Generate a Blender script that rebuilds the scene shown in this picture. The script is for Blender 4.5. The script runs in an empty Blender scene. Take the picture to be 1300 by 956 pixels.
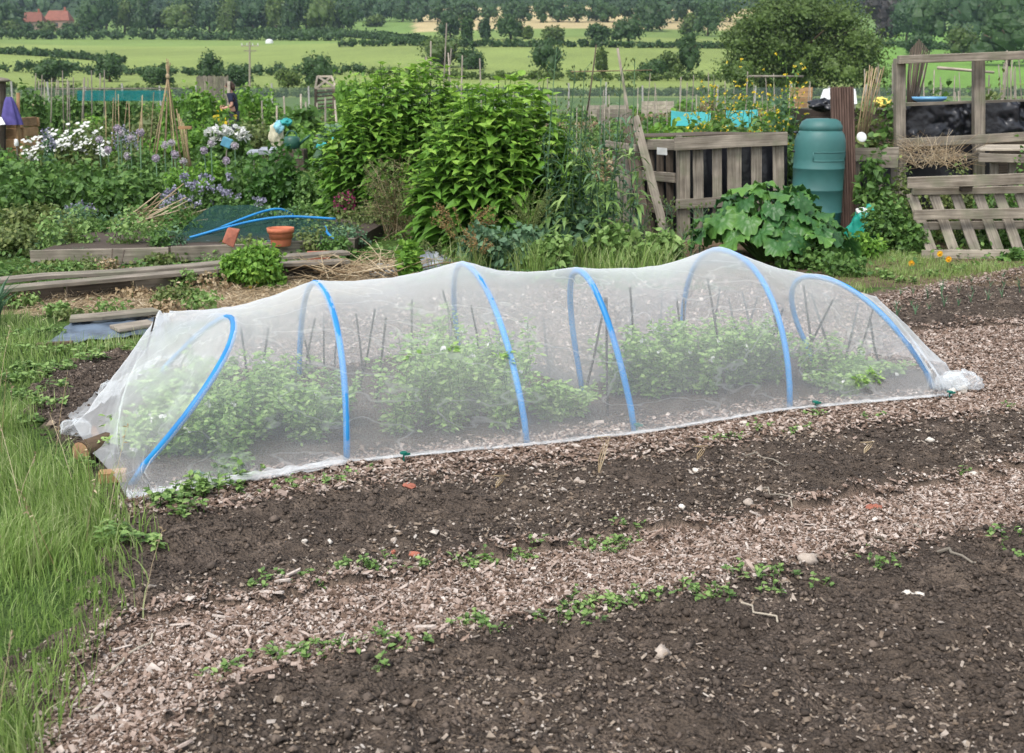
import bpy, math, numpy as np
from mathutils import Vector, Matrix
R = math.radians
rng = np.random.default_rng(7)
S = bpy.context.scene
COL = S.collection
# ------------------------------------------------------------------ camera
F = 1500.0; PX, PY = 650.0, 433.5; TH = R(12.3); CAMZ = 1.6
cd = bpy.data.cameras.new('camera'); cam = bpy.data.objects.new('camera', cd); COL.objects.link(cam)
cam.location = (0, 0, CAMZ); cam.rotation_euler = (R(90) - TH, 0, 0)
cd.sensor_fit = 'HORIZONTAL'; cd.sensor_width = 36; cd.lens = 36 * F / 1300; cd.shift_y = -(478 - PY) / 1300
cd.clip_start = 0.05; cd.clip_end = 12000
cd.dof.use_dof = True; cd.dof.focus_distance = 5.9; cd.dof.aperture_fstop = 6.3
S.camera = cam
# ------------------------------------------------------------------ light
SUN_EL, SUN_AZ = R(58), R(-150)     # azimuth from +Y towards +X
w = bpy.data.worlds.new('World'); S.world = w; w.use_nodes = True
nt = w.node_tree; bg = nt.nodes['Background']
sky = nt.nodes.new('ShaderNodeTexSky'); sky.sky_type = 'NISHITA'; sky.sun_disc = False
sky.sun_elevation = SUN_EL; sky.sun_rotation = SUN_AZ; sky.air_density = 1.0; sky.dust_density = 2.5; sky.ozone_density = 0.6
# overcast: the blue of the clear sky is mostly greyed by cloud
hs = nt.nodes.new('ShaderNodeHueSaturation'); hs.inputs['Saturation'].default_value = 0.42
nt.links.new(sky.outputs[0], hs.inputs['Color']); nt.links.new(hs.outputs[0], bg.inputs[0]); bg.inputs[1].default_value = 0.15
sl = bpy.data.lights.new('sun', 'SUN'); sl.energy = 1.2; sl.angle = R(20); sl.color = (1, 0.975, 0.94)
so = bpy.data.objects.new('sun', sl); COL.objects.link(so)
sd = Vector((math.sin(SUN_AZ) * math.cos(SUN_EL), math.cos(SUN_AZ) * math.cos(SUN_EL), math.sin(SUN_EL)))
so.rotation_euler = sd.to_track_quat('Z', 'Y').to_euler()
S.view_settings.view_transform = 'Standard'; S.view_settings.look = 'None'
S.view_settings.exposure = 1.05; S.view_settings.gamma = 1; S.view_settings.use_curve_mapping = False
S.render.engine = 'CYCLES'
S.cycles.transparent_max_bounces = 24; S.cycles.max_bounces = 6; S.cycles.diffuse_bounces = 3; S.cycles.transmission_bounces = 3
S.cycles.volume_bounces = 0; S.cycles.caustics_reflective = False; S.cycles.caustics_refractive = False
S.cycles.use_denoising = True

# ------------------------------------------------------------------ pixel <-> world
def ray(px, py):
    u, v = (px - PX) / F, (PY - py) / F
    c, s = math.cos(TH), math.sin(TH)
    return np.array([u, c + v * s, -s + v * c])
_prof_d = np.array([-50, 0, 60, 95, 130, 175, 215, 345, 400, 480, 560, 700, 900, 1200, 1700, 6000.])
_prof_y = [None, None, None, None, 124, 104, 90, 53, 46, 33, 24, 8, -25, -60, -62, None]
def _z_at(py, d):
    r = ray(650, py); return CAMZ + d * r[2] / r[1]
_prof_z = np.array([0, 0, 0, 0] + [_z_at(y, d) for y, d in zip(_prof_y[4:15], _prof_d[4:15])] + [60.])
def macro(x, y):
    x = np.asarray(x, float); y = np.asarray(y, float)
    z = np.interp(y, _prof_d, _prof_z)
    az = x / np.maximum(y, 1)
    dip = np.exp(-((az - 0.113) / 0.022) ** 2) * np.clip((y - 480) / 400, 0, 1)
    roll = 0.02 * np.clip(y - 160, 0, 600) * np.sin(az * 9 + 1.0) * 0.35
    return z - dip * 0.45 * np.maximum(z - 25, 0) + roll
def gp(px, py, z=0.0):
    """point on the terrain (raised by z) seen at pixel"""
    r = ray(px, py)
    ds = np.concatenate([np.arange(1.2, 60, 0.02), np.geomspace(60, 2500, 2500)])
    x = r[0] / r[1] * ds; h = CAMZ + r[2] / r[1] * ds
    g = macro(x, ds) + z
    i = np.argmax(h <= g)
    if not (h <= g).any(): i = len(ds) - 1
    return Vector((x[i], ds[i], g[i]))
def at(px, py, d):
    """point at world depth d seen at pixel"""
    r = ray(px, py); return Vector((r[0] / r[1] * d, d, CAMZ + r[2] / r[1] * d))
def xat(px, d, py=300): return at(px, py, d).x
def pxsize(n, d): return n / F * d
def base(px, d):
    """ground point at depth d, under image column px"""
    x = 0
    for _ in range(3):
        z = float(macro(x, d)); c, s = math.cos(TH), math.sin(TH)
        depth = d * c + (CAMZ - z) * s
        x = (px - PX) / F * depth
    return Vector((x, d, float(macro(x, d))))

# ------------------------------------------------------------------ value noise
_perm = np.random.default_rng(3).random((256, 256))
def vnoise(x, y, sc=1.0, oct=3, seed=0):
    out = 0; amp = 1; tot = 0
    for o in range(oct):
        xs = np.asarray(x) * sc * 2 ** o + seed * 17.3 + o * 5.1; ys = np.asarray(y) * sc * 2 ** o + seed * 7.7 + o * 9.2
        xi = np.floor(xs).astype(int); yi = np.floor(ys).astype(int); fx = xs - xi; fy = ys - yi
        fx = fx * fx * (3 - 2 * fx); fy = fy * fy * (3 - 2 * fy)
        a = _perm[xi % 256, yi % 256]; b = _perm[(xi + 1) % 256, yi % 256]; c = _perm[xi % 256, (yi + 1) % 256]; d = _perm[(xi + 1) % 256, (yi + 1) % 256]
        out = out + amp * ((a * (1 - fx) + b * fx) * (1 - fy) + (c * (1 - fx) + d * fx) * fy); tot += amp; amp *= 0.5
    return out / tot
def inpoly(x, y, poly):
    x = np.asarray(x); y = np.asarray(y); ins = np.zeros(x.shape, bool); n = len(poly)
    for i in range(n):
        x1, y1 = poly[i][:2]; x2, y2 = poly[(i + 1) % n][:2]
        if y1 == y2: continue
        c = ((y1 > y) != (y2 > y)) & (x < (x2 - x1) * (y - y1) / (y2 - y1) + x1)
        ins ^= c
    return ins
def wpoly(pts): return [tuple(gp(a, b)[:2]) for a, b in pts]

# ------------------------------------------------------------------ tagging
def tag(o, label=None, cat=None, group=None, kind=None):
    if label: o['label'] = label
    if cat: o['category'] = cat
    if group: o['group'] = group
    if kind: o['kind'] = kind
    return o
def thing(name, label, cat, loc=(0, 0, 0), group=None, rz=0):
    o = bpy.data.objects.new(name, None); COL.objects.link(o); o.location = loc; o.rotation_euler = (0, 0, rz)
    o.empty_display_size = 0.1
    return tag(o, label, cat, group)
def copy_tree(o, parent=None):
    c = o.copy(); COL.objects.link(c); c.parent = parent
    for ch in [q for q in KIDS.get(o.name, [])]:
        k = copy_tree(ch, c); KIDS.setdefault(c.name, []).append(k)
    return c
KIDS = {}

# ------------------------------------------------------------------ mesh builder
def unit(a):
    a = np.asarray(a, float); return a / np.maximum(np.linalg.norm(a, axis=-1, keepdims=True), 1e-9)
def np_mesh(name, V, faces, v=None, g=None, smooth=False):
    """faces: list of (m,k) int arrays"""
    me = bpy.data.meshes.new(name)
    V = np.asarray(V, np.float32); me.vertices.add(len(V)); me.vertices.foreach_set('co', V.ravel())
    faces = [np.asarray(f, np.int32) for f in faces if len(f)]
    tot = np.concatenate([np.full(len(f), f.shape[1], np.int32) for f in faces])
    idx = np.concatenate([f.ravel() for f in faces]).astype(np.int32)
    st = np.concatenate([[0], np.cumsum(tot)[:-1]]).astype(np.int32)
    me.loops.add(len(idx)); me.loops.foreach_set('vertex_index', idx)
    me.polygons.add(len(tot)); me.polygons.foreach_set('loop_start', st); me.polygons.foreach_set('loop_total', tot)
    me.polygons.foreach_set('use_smooth', np.full(len(tot), smooth, bool))
    me.update(calc_edges=True)
    if v is not None:
        a = me.attributes.new('v', 'FLOAT', 'POINT'); a.data.foreach_set('value', np.asarray(v, np.float32).ravel())
    if g is not None:
        a = me.attributes.new('g', 'FLOAT_VECTOR', 'POINT'); a.data.foreach_set('vector', np.asarray(g, np.float32).ravel())
    return me
class MB:
    def __init__(s): s.V = []; s.F = {3: [], 4: []}; s.v = []; s.g = []; s.n = 0; s.mi = []
    def add(s, V, F, v=0.5, g=None):
        V = np.asarray(V, float).reshape(-1, 3); n = len(V)
        s.V.append(V); s.v.append(np.broadcast_to(np.asarray(v, float), (n,)).copy())
        s.g.append(V if g is None else np.asarray(g, float).reshape(-1, 3))
        if isinstance(F, np.ndarray):
            if len(F): s.F[F.shape[1]].append(F + s.n)
        else:
            for f in F: s.F.setdefault(len(f), []).append(np.array([f]) + s.n)
        s.n += n; return s
    def box(s, c, size, rot=None, v=None, jit=0.0):
        """rot: Matrix 3x3; grain coordinate follows the longest side"""
        sx, sy, sz = size; o = rng.random(3) * 20
        P = np.array([[x, y, z] for x in (-.5, .5) for y in (-.5, .5) for z in (-.5, .5)]) * np.array(size)
        ax = int(np.argmax(size)); order = [ax] + [k for k in range(3) if k != ax]
        g = P[:, order] + o
        if jit: P = P + rng.normal(0, jit, P.shape)
        if rot is not None: P = P @ np.array(rot.to_3x3()).T
        P = P + np.array(c)
        s.add(P, np.array([[0, 1, 3, 2], [4, 6, 7, 5], [0, 4, 5, 1], [2, 3, 7, 6], [0, 2, 6, 4], [1, 5, 7, 3]]), rng.random() if v is None else v, g)
        return s
    def beam(s, a, b, w, h, up=(0, 0, 1), v=None, segs=1, bow=0.0, jit=0.0, twist=0.0):
        a = Vector(a); b = Vector(b); d = (b - a); L = d.length; d.normalize()
        u = Vector(up); sd = d.cross(u)
        if sd.length < 1e-4: sd = d.cross(Vector((1, 0, 0)))
        sd.normalize(); u = sd.cross(d).normalized()
        o = rng.random(3) * 20; P = []; G = []
        for i in range(segs + 1):
            t = i / segs; c = a.lerp(b, t) + u * (bow * math.sin(math.pi * t))
            tw = twist * (t - .5); s2 = sd * math.cos(tw) + u * math.sin(tw); u2 = u * math.cos(tw) - sd * math.sin(tw)
            for (p, q) in ((-1, -1), (1, -1), (1, 1), (-1, 1)):
                P.append(c + s2 * (p * w / 2) + u2 * (q * h / 2)); G.append((t * L, p * w / 2, q * h / 2))
        P = np.array([list(p) for p in P]); G = np.array(G) + o
        if jit: P = P + rng.normal(0, jit, P.shape)
        Fc = [[0, 3, 2, 1]]
        for i in range(segs):
            k = i * 4
            for j in range(4): Fc.append([k + j, k + (j + 1) % 4, k + 4 + (j + 1) % 4, k + 4 + j])
        k = segs * 4; Fc.append([k, k + 1, k + 2, k + 3])
        s.add(P, np.array(Fc), rng.random() if v is None else v, G); return s
    def tube(s, pts, r, sides=6, v=None, cap=True):
        pts = np.array([list(p) for p in pts], float); n = len(pts)
        r = np.broadcast_to(np.asarray(r, float), (n,)) if np.ndim(r) == 0 or len(np.atleast_1d(r)) == n else np.linspace(r[0], r[1], n)
        T = np.gradient(pts, axis=0); T = unit(T)
        ref = np.array([0.13, 0.21, 0.97]) if abs(T[0, 2]) < 0.9 else np.array([0.98, .17, .1])
        A = unit(np.cross(T, ref)); B = np.cross(T, A)
        an = np.arange(sides) / sides * 2 * math.pi
        P = pts[:, None] + r[:, None, None] * (np.cos(an)[None, :, None] * A[:, None] + np.sin(an)[None, :, None] * B[:, None])
        Lc = np.concatenate([[0], np.cumsum(np.linalg.norm(np.diff(pts, axis=0), axis=1))])
        o = rng.random(3) * 20
        G = np.zeros((n, sides, 3)); G[..., 0] = Lc[:, None]; G[..., 1] = (r[:, None] * np.cos(an)); G[..., 2] = r[:, None] * np.sin(an)
        i = np.arange(n - 1)[:, None]; j = np.arange(sides)[None]; j2 = (j + 1) % sides
        Q = np.stack([i * sides + j, i * sides + j2, (i + 1) * sides + j2, (i + 1) * sides + j], -1).reshape(-1, 4)
        vv = rng.random() if v is None else v
        P = P.reshape(-1, 3); G = G.reshape(-1, 3) + o
        if cap:
            P = np.vstack([P, pts[0], pts[-1]]); G = np.vstack([G, G[0], G[-1]])
            c0, c1 = n * sides, n * sides + 1
            T3 = np.array([[c0, (k + 1) % sides, k] for k in range(sides)] + [[c1, (n - 1) * sides + k, (n - 1) * sides + (k + 1) % sides] for k in range(sides)])
            s.add(P, Q, vv, G); s.F[3].append(T3 + s.n - len(P))
        else: s.add(P, Q, vv, G)
        return s
    def lathe(s, prof, c=(0, 0, 0), seg=32, v=0.5, rot=None):
        prof = np.array(prof, float); n = len(prof); an = np.arange(seg) / seg * 2 * math.pi
        P = np.stack([prof[:, 0][:, None] * np.cos(an), prof[:, 0][:, None] * np.sin(an), np.broadcast_to(prof[:, 1][:, None], (n, seg))], -1).reshape(-1, 3)
        i = np.arange(n - 1)[:, None]; j = np.arange(seg)[None]; j2 = (j + 1) % seg
        Q = np.stack([i * seg + j, i * seg + j2, (i + 1) * seg + j2, (i + 1) * seg + j], -1).reshape(-1, 4)
        if rot is not None: P = P @ np.array(rot.to_3x3()).T
        s.add(P + np.array(c), Q, v); return s
    def ball(s, c, r, v=0.5, nu=8, nv=6, noise=0.0, rot=None):
        r = np.broadcast_to(np.asarray(r, float), (3,)); th = np.linspace(0, math.pi, nv + 1); an = np.arange(nu) / nu * 2 * math.pi
        P = np.stack([np.sin(th)[:, None] * np.cos(an), np.sin(th)[:, None] * np.sin(an), np.broadcast_to(np.cos(th)[:, None], (nv + 1, nu))], -1).reshape(-1, 3)
        if noise:
            k = 1 + noise * (vnoise(P[:, 0] * 2 + P[:, 2], P[:, 1] * 2 - P[:, 2], 1.3, 2, seed=int(rng.integers(99))) - .5) * 2; P = P * k[:, None]
        P = P * r
        if rot is not None: P = P @ np.array(rot.to_3x3()).T
        i = np.arange(nv)[:, None]; j = np.arange(nu)[None]; j2 = (j + 1) % nu
        Q = np.stack([i * nu + j, (i + 1) * nu + j, (i + 1) * nu + j2, i * nu + j2], -1).reshape(-1, 4)
        s.add(P + np.array(c), Q, v); return s
    def leaves(s, C, D, N, L, W, shape='oval', droop=0.25, fold=0.15, v=None):
        C = np.asarray(C, float).reshape(-1, 3); m = len(C)
        if m == 0: return s
        D = unit(D); N = np.asarray(N, float); N = unit(N - (N * D).sum(-1, keepdims=True) * D); Sd = np.cross(D, N)
        L = np.broadcast_to(np.asarray(L, float), (m,)); W = np.broadcast_to(np.asarray(W, float), (m,)); droop = np.broadcast_to(np.asarray(droop, float), (m,))
        st, wd = SHAPES[shape]; k = len(st)
        if k == 1:   # simple quad (far foliage)
            P = np.stack([C - D * (L / 2)[:, None], C + Sd * (W / 2)[:, None], C + D * (L / 2)[:, None], C - Sd * (W / 2)[:, None]], 1)
            Q = np.arange(m * 4).reshape(m, 4); s.add(P.reshape(-1, 3), Q, np.repeat(rng.random(m) if v is None else np.broadcast_to(v, (m,)), 4)); return s
        st = np.array(st); wd = np.array(wd)
        mid = C[:, None] + D[:, None] * (st * L[:, None])[..., None] - np.array([0, 0, 1.]) * ((st ** 2) * (droop * L)[:, None])[..., None]
        off = Sd[:, None] * (wd * W[:, None] / 2)[..., None]; up = N[:, None] * (wd * W[:, None] * fold)[..., None]
        P = np.stack([mid - off + up, mid, mid + off + up], 2)   # m,k,3,3
        b = (np.arange(m) * k * 3)[:, None, None]; i = np.arange(k - 1)[None, :, None]; j = np.arange(2)[None, None]
        Q = np.stack([b + i * 3 + j, b + i * 3 + j + 1, b + (i + 1) * 3 + j + 1, b + (i + 1) * 3 + j], -1).reshape(-1, 4)
        vv = rng.random(m) if v is None else np.broadcast_to(v, (m,))
        s.add(P.reshape(-1, 3), Q, np.repeat(vv, k * 3)); return s
    def blades(s, C, H, Wd, lean, v=None, seg=3):
        """grass blades: C roots, H heights, lean (m,2) horizontal tip offset"""
        C = np.asarray(C, float); m = len(C); H = np.broadcast_to(H, (m,)); Wd = np.broadcast_to(Wd, (m,))
        t = np.linspace(0, 1, seg + 1); az = rng.random(m) * 2 * math.pi; sd = np.stack([np.cos(az), np.sin(az), 0 * az], -1)
        mid = np.zeros((m, seg + 1, 3)); mid[..., :2] = C[:, None, :2] + lean[:, None] * (t ** 2)[None, :, None]
        ll = np.linalg.norm(lean, axis=1) / np.maximum(H, .001)
        mid[..., 2] = C[:, None, 2] + H[:, None] * (t - 0.35 * np.clip(ll, 0, 1.6)[:, None] * t ** 3)
        wv = (Wd[:, None] * (1 - t ** 1.5) * 0.5)[..., None] * sd[:, None]
        P = np.stack([mid - wv, mid + wv], 2)
        b = (np.arange(m) * (seg + 1) * 2)[:, None]; i = np.arange(seg)[None]
        Q = np.stack([b + i * 2, b + i * 2 + 1, b + i * 2 + 3, b + i * 2 + 2], -1).reshape(-1, 4)
        vv = rng.random(m) if v is None else np.broadcast_to(v, (m,))
        s.add(P.reshape(-1, 3), Q, np.repeat(vv, (seg + 1) * 2)); return s
    def build(s, name, mat, parent=None, smooth=False, local=True, bevel=0):
        V = np.concatenate(s.V); faces = []
        for k, fl in s.F.items():
            if fl: faces.append(np.concatenate(fl))
        if parent is not None and local:
            V = V - np.array(world_loc(parent))
        me = np_mesh(name, V, faces, np.concatenate(s.v), np.concatenate(s.g), smooth)
        me.materials.append(mat); o = bpy.data.objects.new(name, me); COL.objects.link(o)
        if parent is not None: o.parent = parent; KIDS.setdefault(parent.name, []).append(o)
        if bevel:
            b = o.modifiers.new('bevel', 'BEVEL'); b.width = bevel; b.segments = 1; b.limit_method = 'ANGLE'
        return o
def world_loc(o):
    p = np.array(o.location)
    while o.parent is not None: o = o.parent; p = p + np.array(o.location)
    return p
SHAPES = {'quad': ([0], [0]), 'oval': ([0, .3, .65, 1], [.15, 1, .8, 0]), 'heart': ([0, .12, .35, .65, 1], [.2, .9, 1, .6, 0]),
          'lance': ([0, .25, .6, 1], [.3, 1, .7, 0]), 'petal': ([0, .6, 1], [.3, 1, .5])}

# ------------------------------------------------------------------ materials
MATS = {}
def _m(name):
    m = bpy.data.materials.new(name); m.use_nodes = True; n = m.node_tree; n.nodes.clear()
    out = n.nodes.new('ShaderNodeOutputMaterial'); return m, n, out
def N_(n, t, **kw):
    x = n.nodes.new(t)
    for k, v in kw.items(): setattr(x, k, v)
    return x
def ramp(n, stops):
    r = n.nodes.new('ShaderNodeValToRGB'); e = r.color_ramp.elements
    while len(e) < len(stops): e.new(0.5)
    for q, (p, c) in zip(e, stops): q.position = p; q.color = (*c, 1)
    return r
def leafmat(name, stops, trans=0.3, rough=0.55, noise=2.0):
    m, n, out = _m(name); a = N_(n, 'ShaderNodeAttribute', attribute_name='v'); r = ramp(n, stops)
    tc = N_(n, 'ShaderNodeTexCoord'); nz = N_(n, 'ShaderNodeTexNoise'); nz.inputs['Scale'].default_value = noise; nz.inputs['Detail'].default_value = 2
    n.links.new(tc.outputs['Object'], nz.inputs['Vector'])
    ma = N_(n, 'ShaderNodeMath', operation='MULTIPLY_ADD'); ma.inputs[1].default_value = 0.5; ma.inputs[2].default_value = -0.25; n.links.new(nz.outputs['Fac'], ma.inputs[0])
    ad = N_(n, 'ShaderNodeMath', operation='ADD', use_clamp=True); n.links.new(a.outputs['Fac'], ad.inputs[0]); n.links.new(ma.outputs[0], ad.inputs[1])
    n.links.new(ad.outputs[0], r.inputs[0])
    p = N_(n, 'ShaderNodeBsdfPrincipled'); p.inputs['Roughness'].default_value = rough; p.inputs['Specular IOR Level'].default_value = 0.35
    n.links.new(r.outputs[0], p.inputs['Base Color'])
    t = N_(n, 'ShaderNodeBsdfTranslucent'); n.links.new(r.outputs[0], t.inputs['Color'])
    mx = N_(n, 'ShaderNodeMixShader'); mx.inputs[0].default_value = trans
    n.links.new(p.outputs[0], mx.inputs[1]); n.links.new(t.outputs[0], mx.inputs[2]); n.links.new(mx.outputs[0], out.inputs[0])
    return m
def woodmat(name, c1, c2, rough=0.85, grain=(2.5, 55, 55), moss=None):
    m, n, out = _m(name); a = N_(n, 'ShaderNodeAttribute', attribute_name='g'); vv = N_(n, 'ShaderNodeAttribute', attribute_name='v')
    mp = N_(n, 'ShaderNodeMapping'); mp.inputs['Scale'].default_value = grain; n.links.new(a.outputs['Vector'], mp.inputs[0])
    nz = N_(n, 'ShaderNodeTexNoise'); nz.inputs['Scale'].default_value = 1; nz.inputs['Detail'].default_value = 6; nz.inputs['Roughness'].default_value = .65; n.links.new(mp.outputs[0], nz.inputs['Vector'])
    n2 = N_(n, 'ShaderNodeTexNoise'); n2.inputs['Scale'].default_value = 6; n2.inputs['Detail'].default_value = 4; n.links.new(a.outputs['Vector'], n2.inputs['Vector'])
    r = ramp(n, [(0.3, c1), (0.7, c2)]); n.links.new(nz.outputs['Fac'], r.inputs[0])
    r2 = ramp(n, [(0.25, (.45, .45, .45)), (0.75, (1.15, 1.15, 1.15))]); n.links.new(n2.outputs['Fac'], r2.inputs[0])
    mx = N_(n, 'ShaderNodeMixRGB', blend_type='MULTIPLY'); mx.inputs[0].default_value = .8; n.links.new(r.outputs[0], mx.inputs[1]); n.links.new(r2.outputs[0], mx.inputs[2])
    r3 = ramp(n, [(0, (.62, .62, .62)), (1, (1.2, 1.17, 1.12))]); n.links.new(vv.outputs['Fac'], r3.inputs[0])
    m2 = N_(n, 'ShaderNodeMixRGB', blend_type='MULTIPLY'); m2.inputs[0].default_value = 1; n.links.new(mx.outputs[0], m2.inputs[1]); n.links.new(r3.outputs[0], m2.inputs[2])
    last = m2
    if moss:
        n3 = N_(n, 'ShaderNodeTexNoise'); n3.inputs['Scale'].default_value = 4; n3.inputs['Detail'].default_value = 5; n.links.new(a.outputs['Vector'], n3.inputs['Vector'])
        r4 = ramp(n, [(0.5, (0, 0, 0)), (0.68, (.6, .6, .6))]); n.links.new(n3.outputs['Fac'], r4.inputs[0])
        m3 = N_(n, 'ShaderNodeMixRGB'); m3.inputs[2].default_value = (*moss, 1); n.links.new(r4.outputs[0], m3.inputs[0]); n.links.new(m2.outputs[0], m3.inputs[1]); last = m3
    p = N_(n, 'ShaderNodeBsdfPrincipled'); p.inputs['Roughness'].default_value = rough; p.inputs['Specular IOR Level'].default_value = .2
    n.links.new(last.outputs[0], p.inputs['Base Color'])
    b = N_(n, 'ShaderNodeBump'); b.inputs['Strength'].default_value = .5; b.inputs['Distance'].default_value = .004; n.links.new(nz.outputs['Fac'], b.inputs['Height']); n.links.new(b.outputs[0], p.inputs['Normal'])
    n.links.new(p.outputs[0], out.inputs[0]); return m
def plain(name, c, rough=.6, c2=None, scale=8, bump=0.0, bscale=None, spec=.4, metal=0, coord='Object', trans=0):
    m, n, out = _m(name); p = N_(n, 'ShaderNodeBsdfPrincipled'); p.inputs['Roughness'].default_value = rough; p.inputs['Specular IOR Level'].default_value = spec; p.inputs['Metallic'].default_value = metal
    tc = N_(n, 'ShaderNodeTexCoord'); nz = N_(n, 'ShaderNodeTexNoise'); nz.inputs['Scale'].default_value = scale; nz.inputs['Detail'].default_value = 5; n.links.new(tc.outputs[coord], nz.inputs['Vector'])
    c2 = c2 or tuple(min(1, k * 0.72) for k in c)
    r = ramp(n, [(.3, c2), (.62, c)]); n.links.new(nz.outputs['Fac'], r.inputs[0]); n.links.new(r.outputs[0], p.inputs['Base Color'])
    if bump:
        n2 = N_(n, 'ShaderNodeTexNoise'); n2.inputs['Scale'].default_value = bscale or scale * 4; n2.inputs['Detail'].default_value = 4; n.links.new(tc.outputs[coord], n2.inputs['Vector'])
        b = N_(n, 'ShaderNodeBump'); b.inputs['Strength'].default_value = bump; b.inputs['Distance'].default_value = .01; n.links.new(n2.outputs['Fac'], b.inputs['Height']); n.links.new(b.outputs[0], p.inputs['Normal'])
    if trans:
        t = N_(n, 'ShaderNodeBsdfTranslucent'); n.links.new(r.outputs[0], t.inputs['Color']); mx = N_(n, 'ShaderNodeMixShader'); mx.inputs[0].default_value = trans
        n.links.new(p.outputs[0], mx.inputs[1]); n.links.new(t.outputs[0], mx.inputs[2]); n.links.new(mx.outputs[0], out.inputs[0])
    else: n.links.new(p.outputs[0], out.inputs[0])
    return m
def varmat(name, stops, rough=.9, spec=.15, trans=0):
    """colour picked per piece by the v attribute"""
    m, n, out = _m(name); a = N_(n, 'ShaderNodeAttribute', attribute_name='v'); r = ramp(n, stops); n.links.new(a.outputs['Fac'], r.inputs[0])
    tc = N_(n, 'ShaderNodeTexCoord'); nz = N_(n, 'ShaderNodeTexNoise'); nz.inputs['Scale'].default_value = 60; nz.inputs['Detail'].default_value = 2; n.links.new(tc.outputs['Object'], nz.inputs['Vector'])
    r2 = ramp(n, [(.2, (.6, .6, .6)), (.8, (1.2, 1.2, 1.2))]); n.links.new(nz.outputs['Fac'], r2.inputs[0])
    mx = N_(n, 'ShaderNodeMixRGB', blend_type='MULTIPLY'); mx.inputs[0].default_value = 1; n.links.new(r.outputs[0], mx.inputs[1]); n.links.new(r2.outputs[0], mx.inputs[2])
    p = N_(n, 'ShaderNodeBsdfPrincipled'); p.inputs['Roughness'].default_value = rough; p.inputs['Specular IOR Level'].default_value = spec; n.links.new(mx.outputs[0], p.inputs['Base Color'])
    if trans:
        t = N_(n, 'ShaderNodeBsdfTranslucent'); n.links.new(mx.outputs[0], t.inputs['Color']); ms = N_(n, 'ShaderNodeMixShader'); ms.inputs[0].default_value = trans
        n.links.new(p.outputs[0], ms.inputs[1]); n.links.new(t.outputs[0], ms.inputs[2]); n.links.new(ms.outputs[0], out.inputs[0])
    else: n.links.new(p.outputs[0], out.inputs[0])
    return m
def netmat(name, col, alpha, edge=0.25, scale=900, transl=.4, wave=True, var=.12, crease=0):
    """woven mesh: share of thread against holes, denser where the cloth is seen edge on as a real weave is"""
    m, n, out = _m(name)
    d = N_(n, 'ShaderNodeBsdfDiffuse'); d.inputs[0].default_value = (*col, 1); t = N_(n, 'ShaderNodeBsdfTranslucent'); t.inputs[0].default_value = (*col, 1)
    mx = N_(n, 'ShaderNodeMixShader'); mx.inputs[0].default_value = transl; n.links.new(d.outputs[0], mx.inputs[1]); n.links.new(t.outputs[0], mx.inputs[2])
    tr = N_(n, 'ShaderNodeBsdfTransparent'); lw = N_(n, 'ShaderNodeLayerWeight'); lw.inputs[0].default_value = .5
    pw = N_(n, 'ShaderNodeMath', operation='POWER'); pw.inputs[1].default_value = 3.0; n.links.new(lw.outputs['Facing'], pw.inputs[0])
    ma = N_(n, 'ShaderNodeMath', operation='MULTIPLY_ADD'); ma.inputs[1].default_value = edge; ma.inputs[2].default_value = alpha; n.links.new(pw.outputs[0], ma.inputs[0])
    tc = N_(n, 'ShaderNodeTexCoord'); nz = N_(n, 'ShaderNodeTexNoise'); nz.inputs['Scale'].default_value = 3.5; nz.inputs['Detail'].default_value = 6; nz.inputs['Distortion'].default_value = 1.0; n.links.new(tc.outputs['Object'], nz.inputs['Vector'])
    m2 = N_(n, 'ShaderNodeMath', operation='MULTIPLY_ADD'); m2.inputs[1].default_value = var * 2; m2.inputs[2].default_value = -var; n.links.new(nz.outputs['Fac'], m2.inputs[0])
    ad = N_(n, 'ShaderNodeMath', operation='ADD', use_clamp=True); n.links.new(ma.outputs[0], ad.inputs[0]); n.links.new(m2.outputs[0], ad.inputs[1])
    last = ad
    n3 = N_(n, 'ShaderNodeTexNoise'); n3.inputs['Scale'].default_value = scale; n3.inputs['Detail'].default_value = 1; n.links.new(tc.outputs['Object'], n3.inputs['Vector'])
    m3 = N_(n, 'ShaderNodeMath', operation='MULTIPLY_ADD'); m3.inputs[1].default_value = .3; m3.inputs[2].default_value = -.15; n.links.new(n3.outputs['Fac'], m3.inputs[0])
    a2 = N_(n, 'ShaderNodeMath', operation='ADD', use_clamp=True); n.links.new(ad.outputs[0], a2.inputs[0]); n.links.new(m3.outputs[0], a2.inputs[1]); last = a2
    if crease:   # narrow folds where the cloth lies double
        mp = N_(n, 'ShaderNodeMapping'); mp.inputs['Scale'].default_value = (1.1, 1.6, 3.2); mp.inputs['Rotation'].default_value = (.3, .5, .4); n.links.new(tc.outputs['Object'], mp.inputs[0])
        cn = N_(n, 'ShaderNodeTexNoise'); cn.inputs['Scale'].default_value = 1.6; cn.inputs['Detail'].default_value = 3; cn.inputs['Distortion'].default_value = .15; n.links.new(mp.outputs[0], cn.inputs['Vector'])
        cr = ramp(n, [(.485, (0, 0, 0)), (.5, (1, 1, 1)), (.515, (0, 0, 0))]); n.links.new(cn.outputs['Fac'], cr.inputs[0])
        c3 = N_(n, 'ShaderNodeMath', operation='MULTIPLY_ADD', use_clamp=True); c3.inputs[1].default_value = crease; n.links.new(cr.outputs[0], c3.inputs[0]); n.links.new(a2.outputs[0], c3.inputs[2]); last = c3
    ms = N_(n, 'ShaderNodeMixShader'); n.links.new(last.outputs[0], ms.inputs[0]); n.links.new(tr.outputs[0], ms.inputs[1]); n.links.new(mx.outputs[0], ms.inputs[2])
    n.links.new(ms.outputs[0], out.inputs[0]); return m

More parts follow.
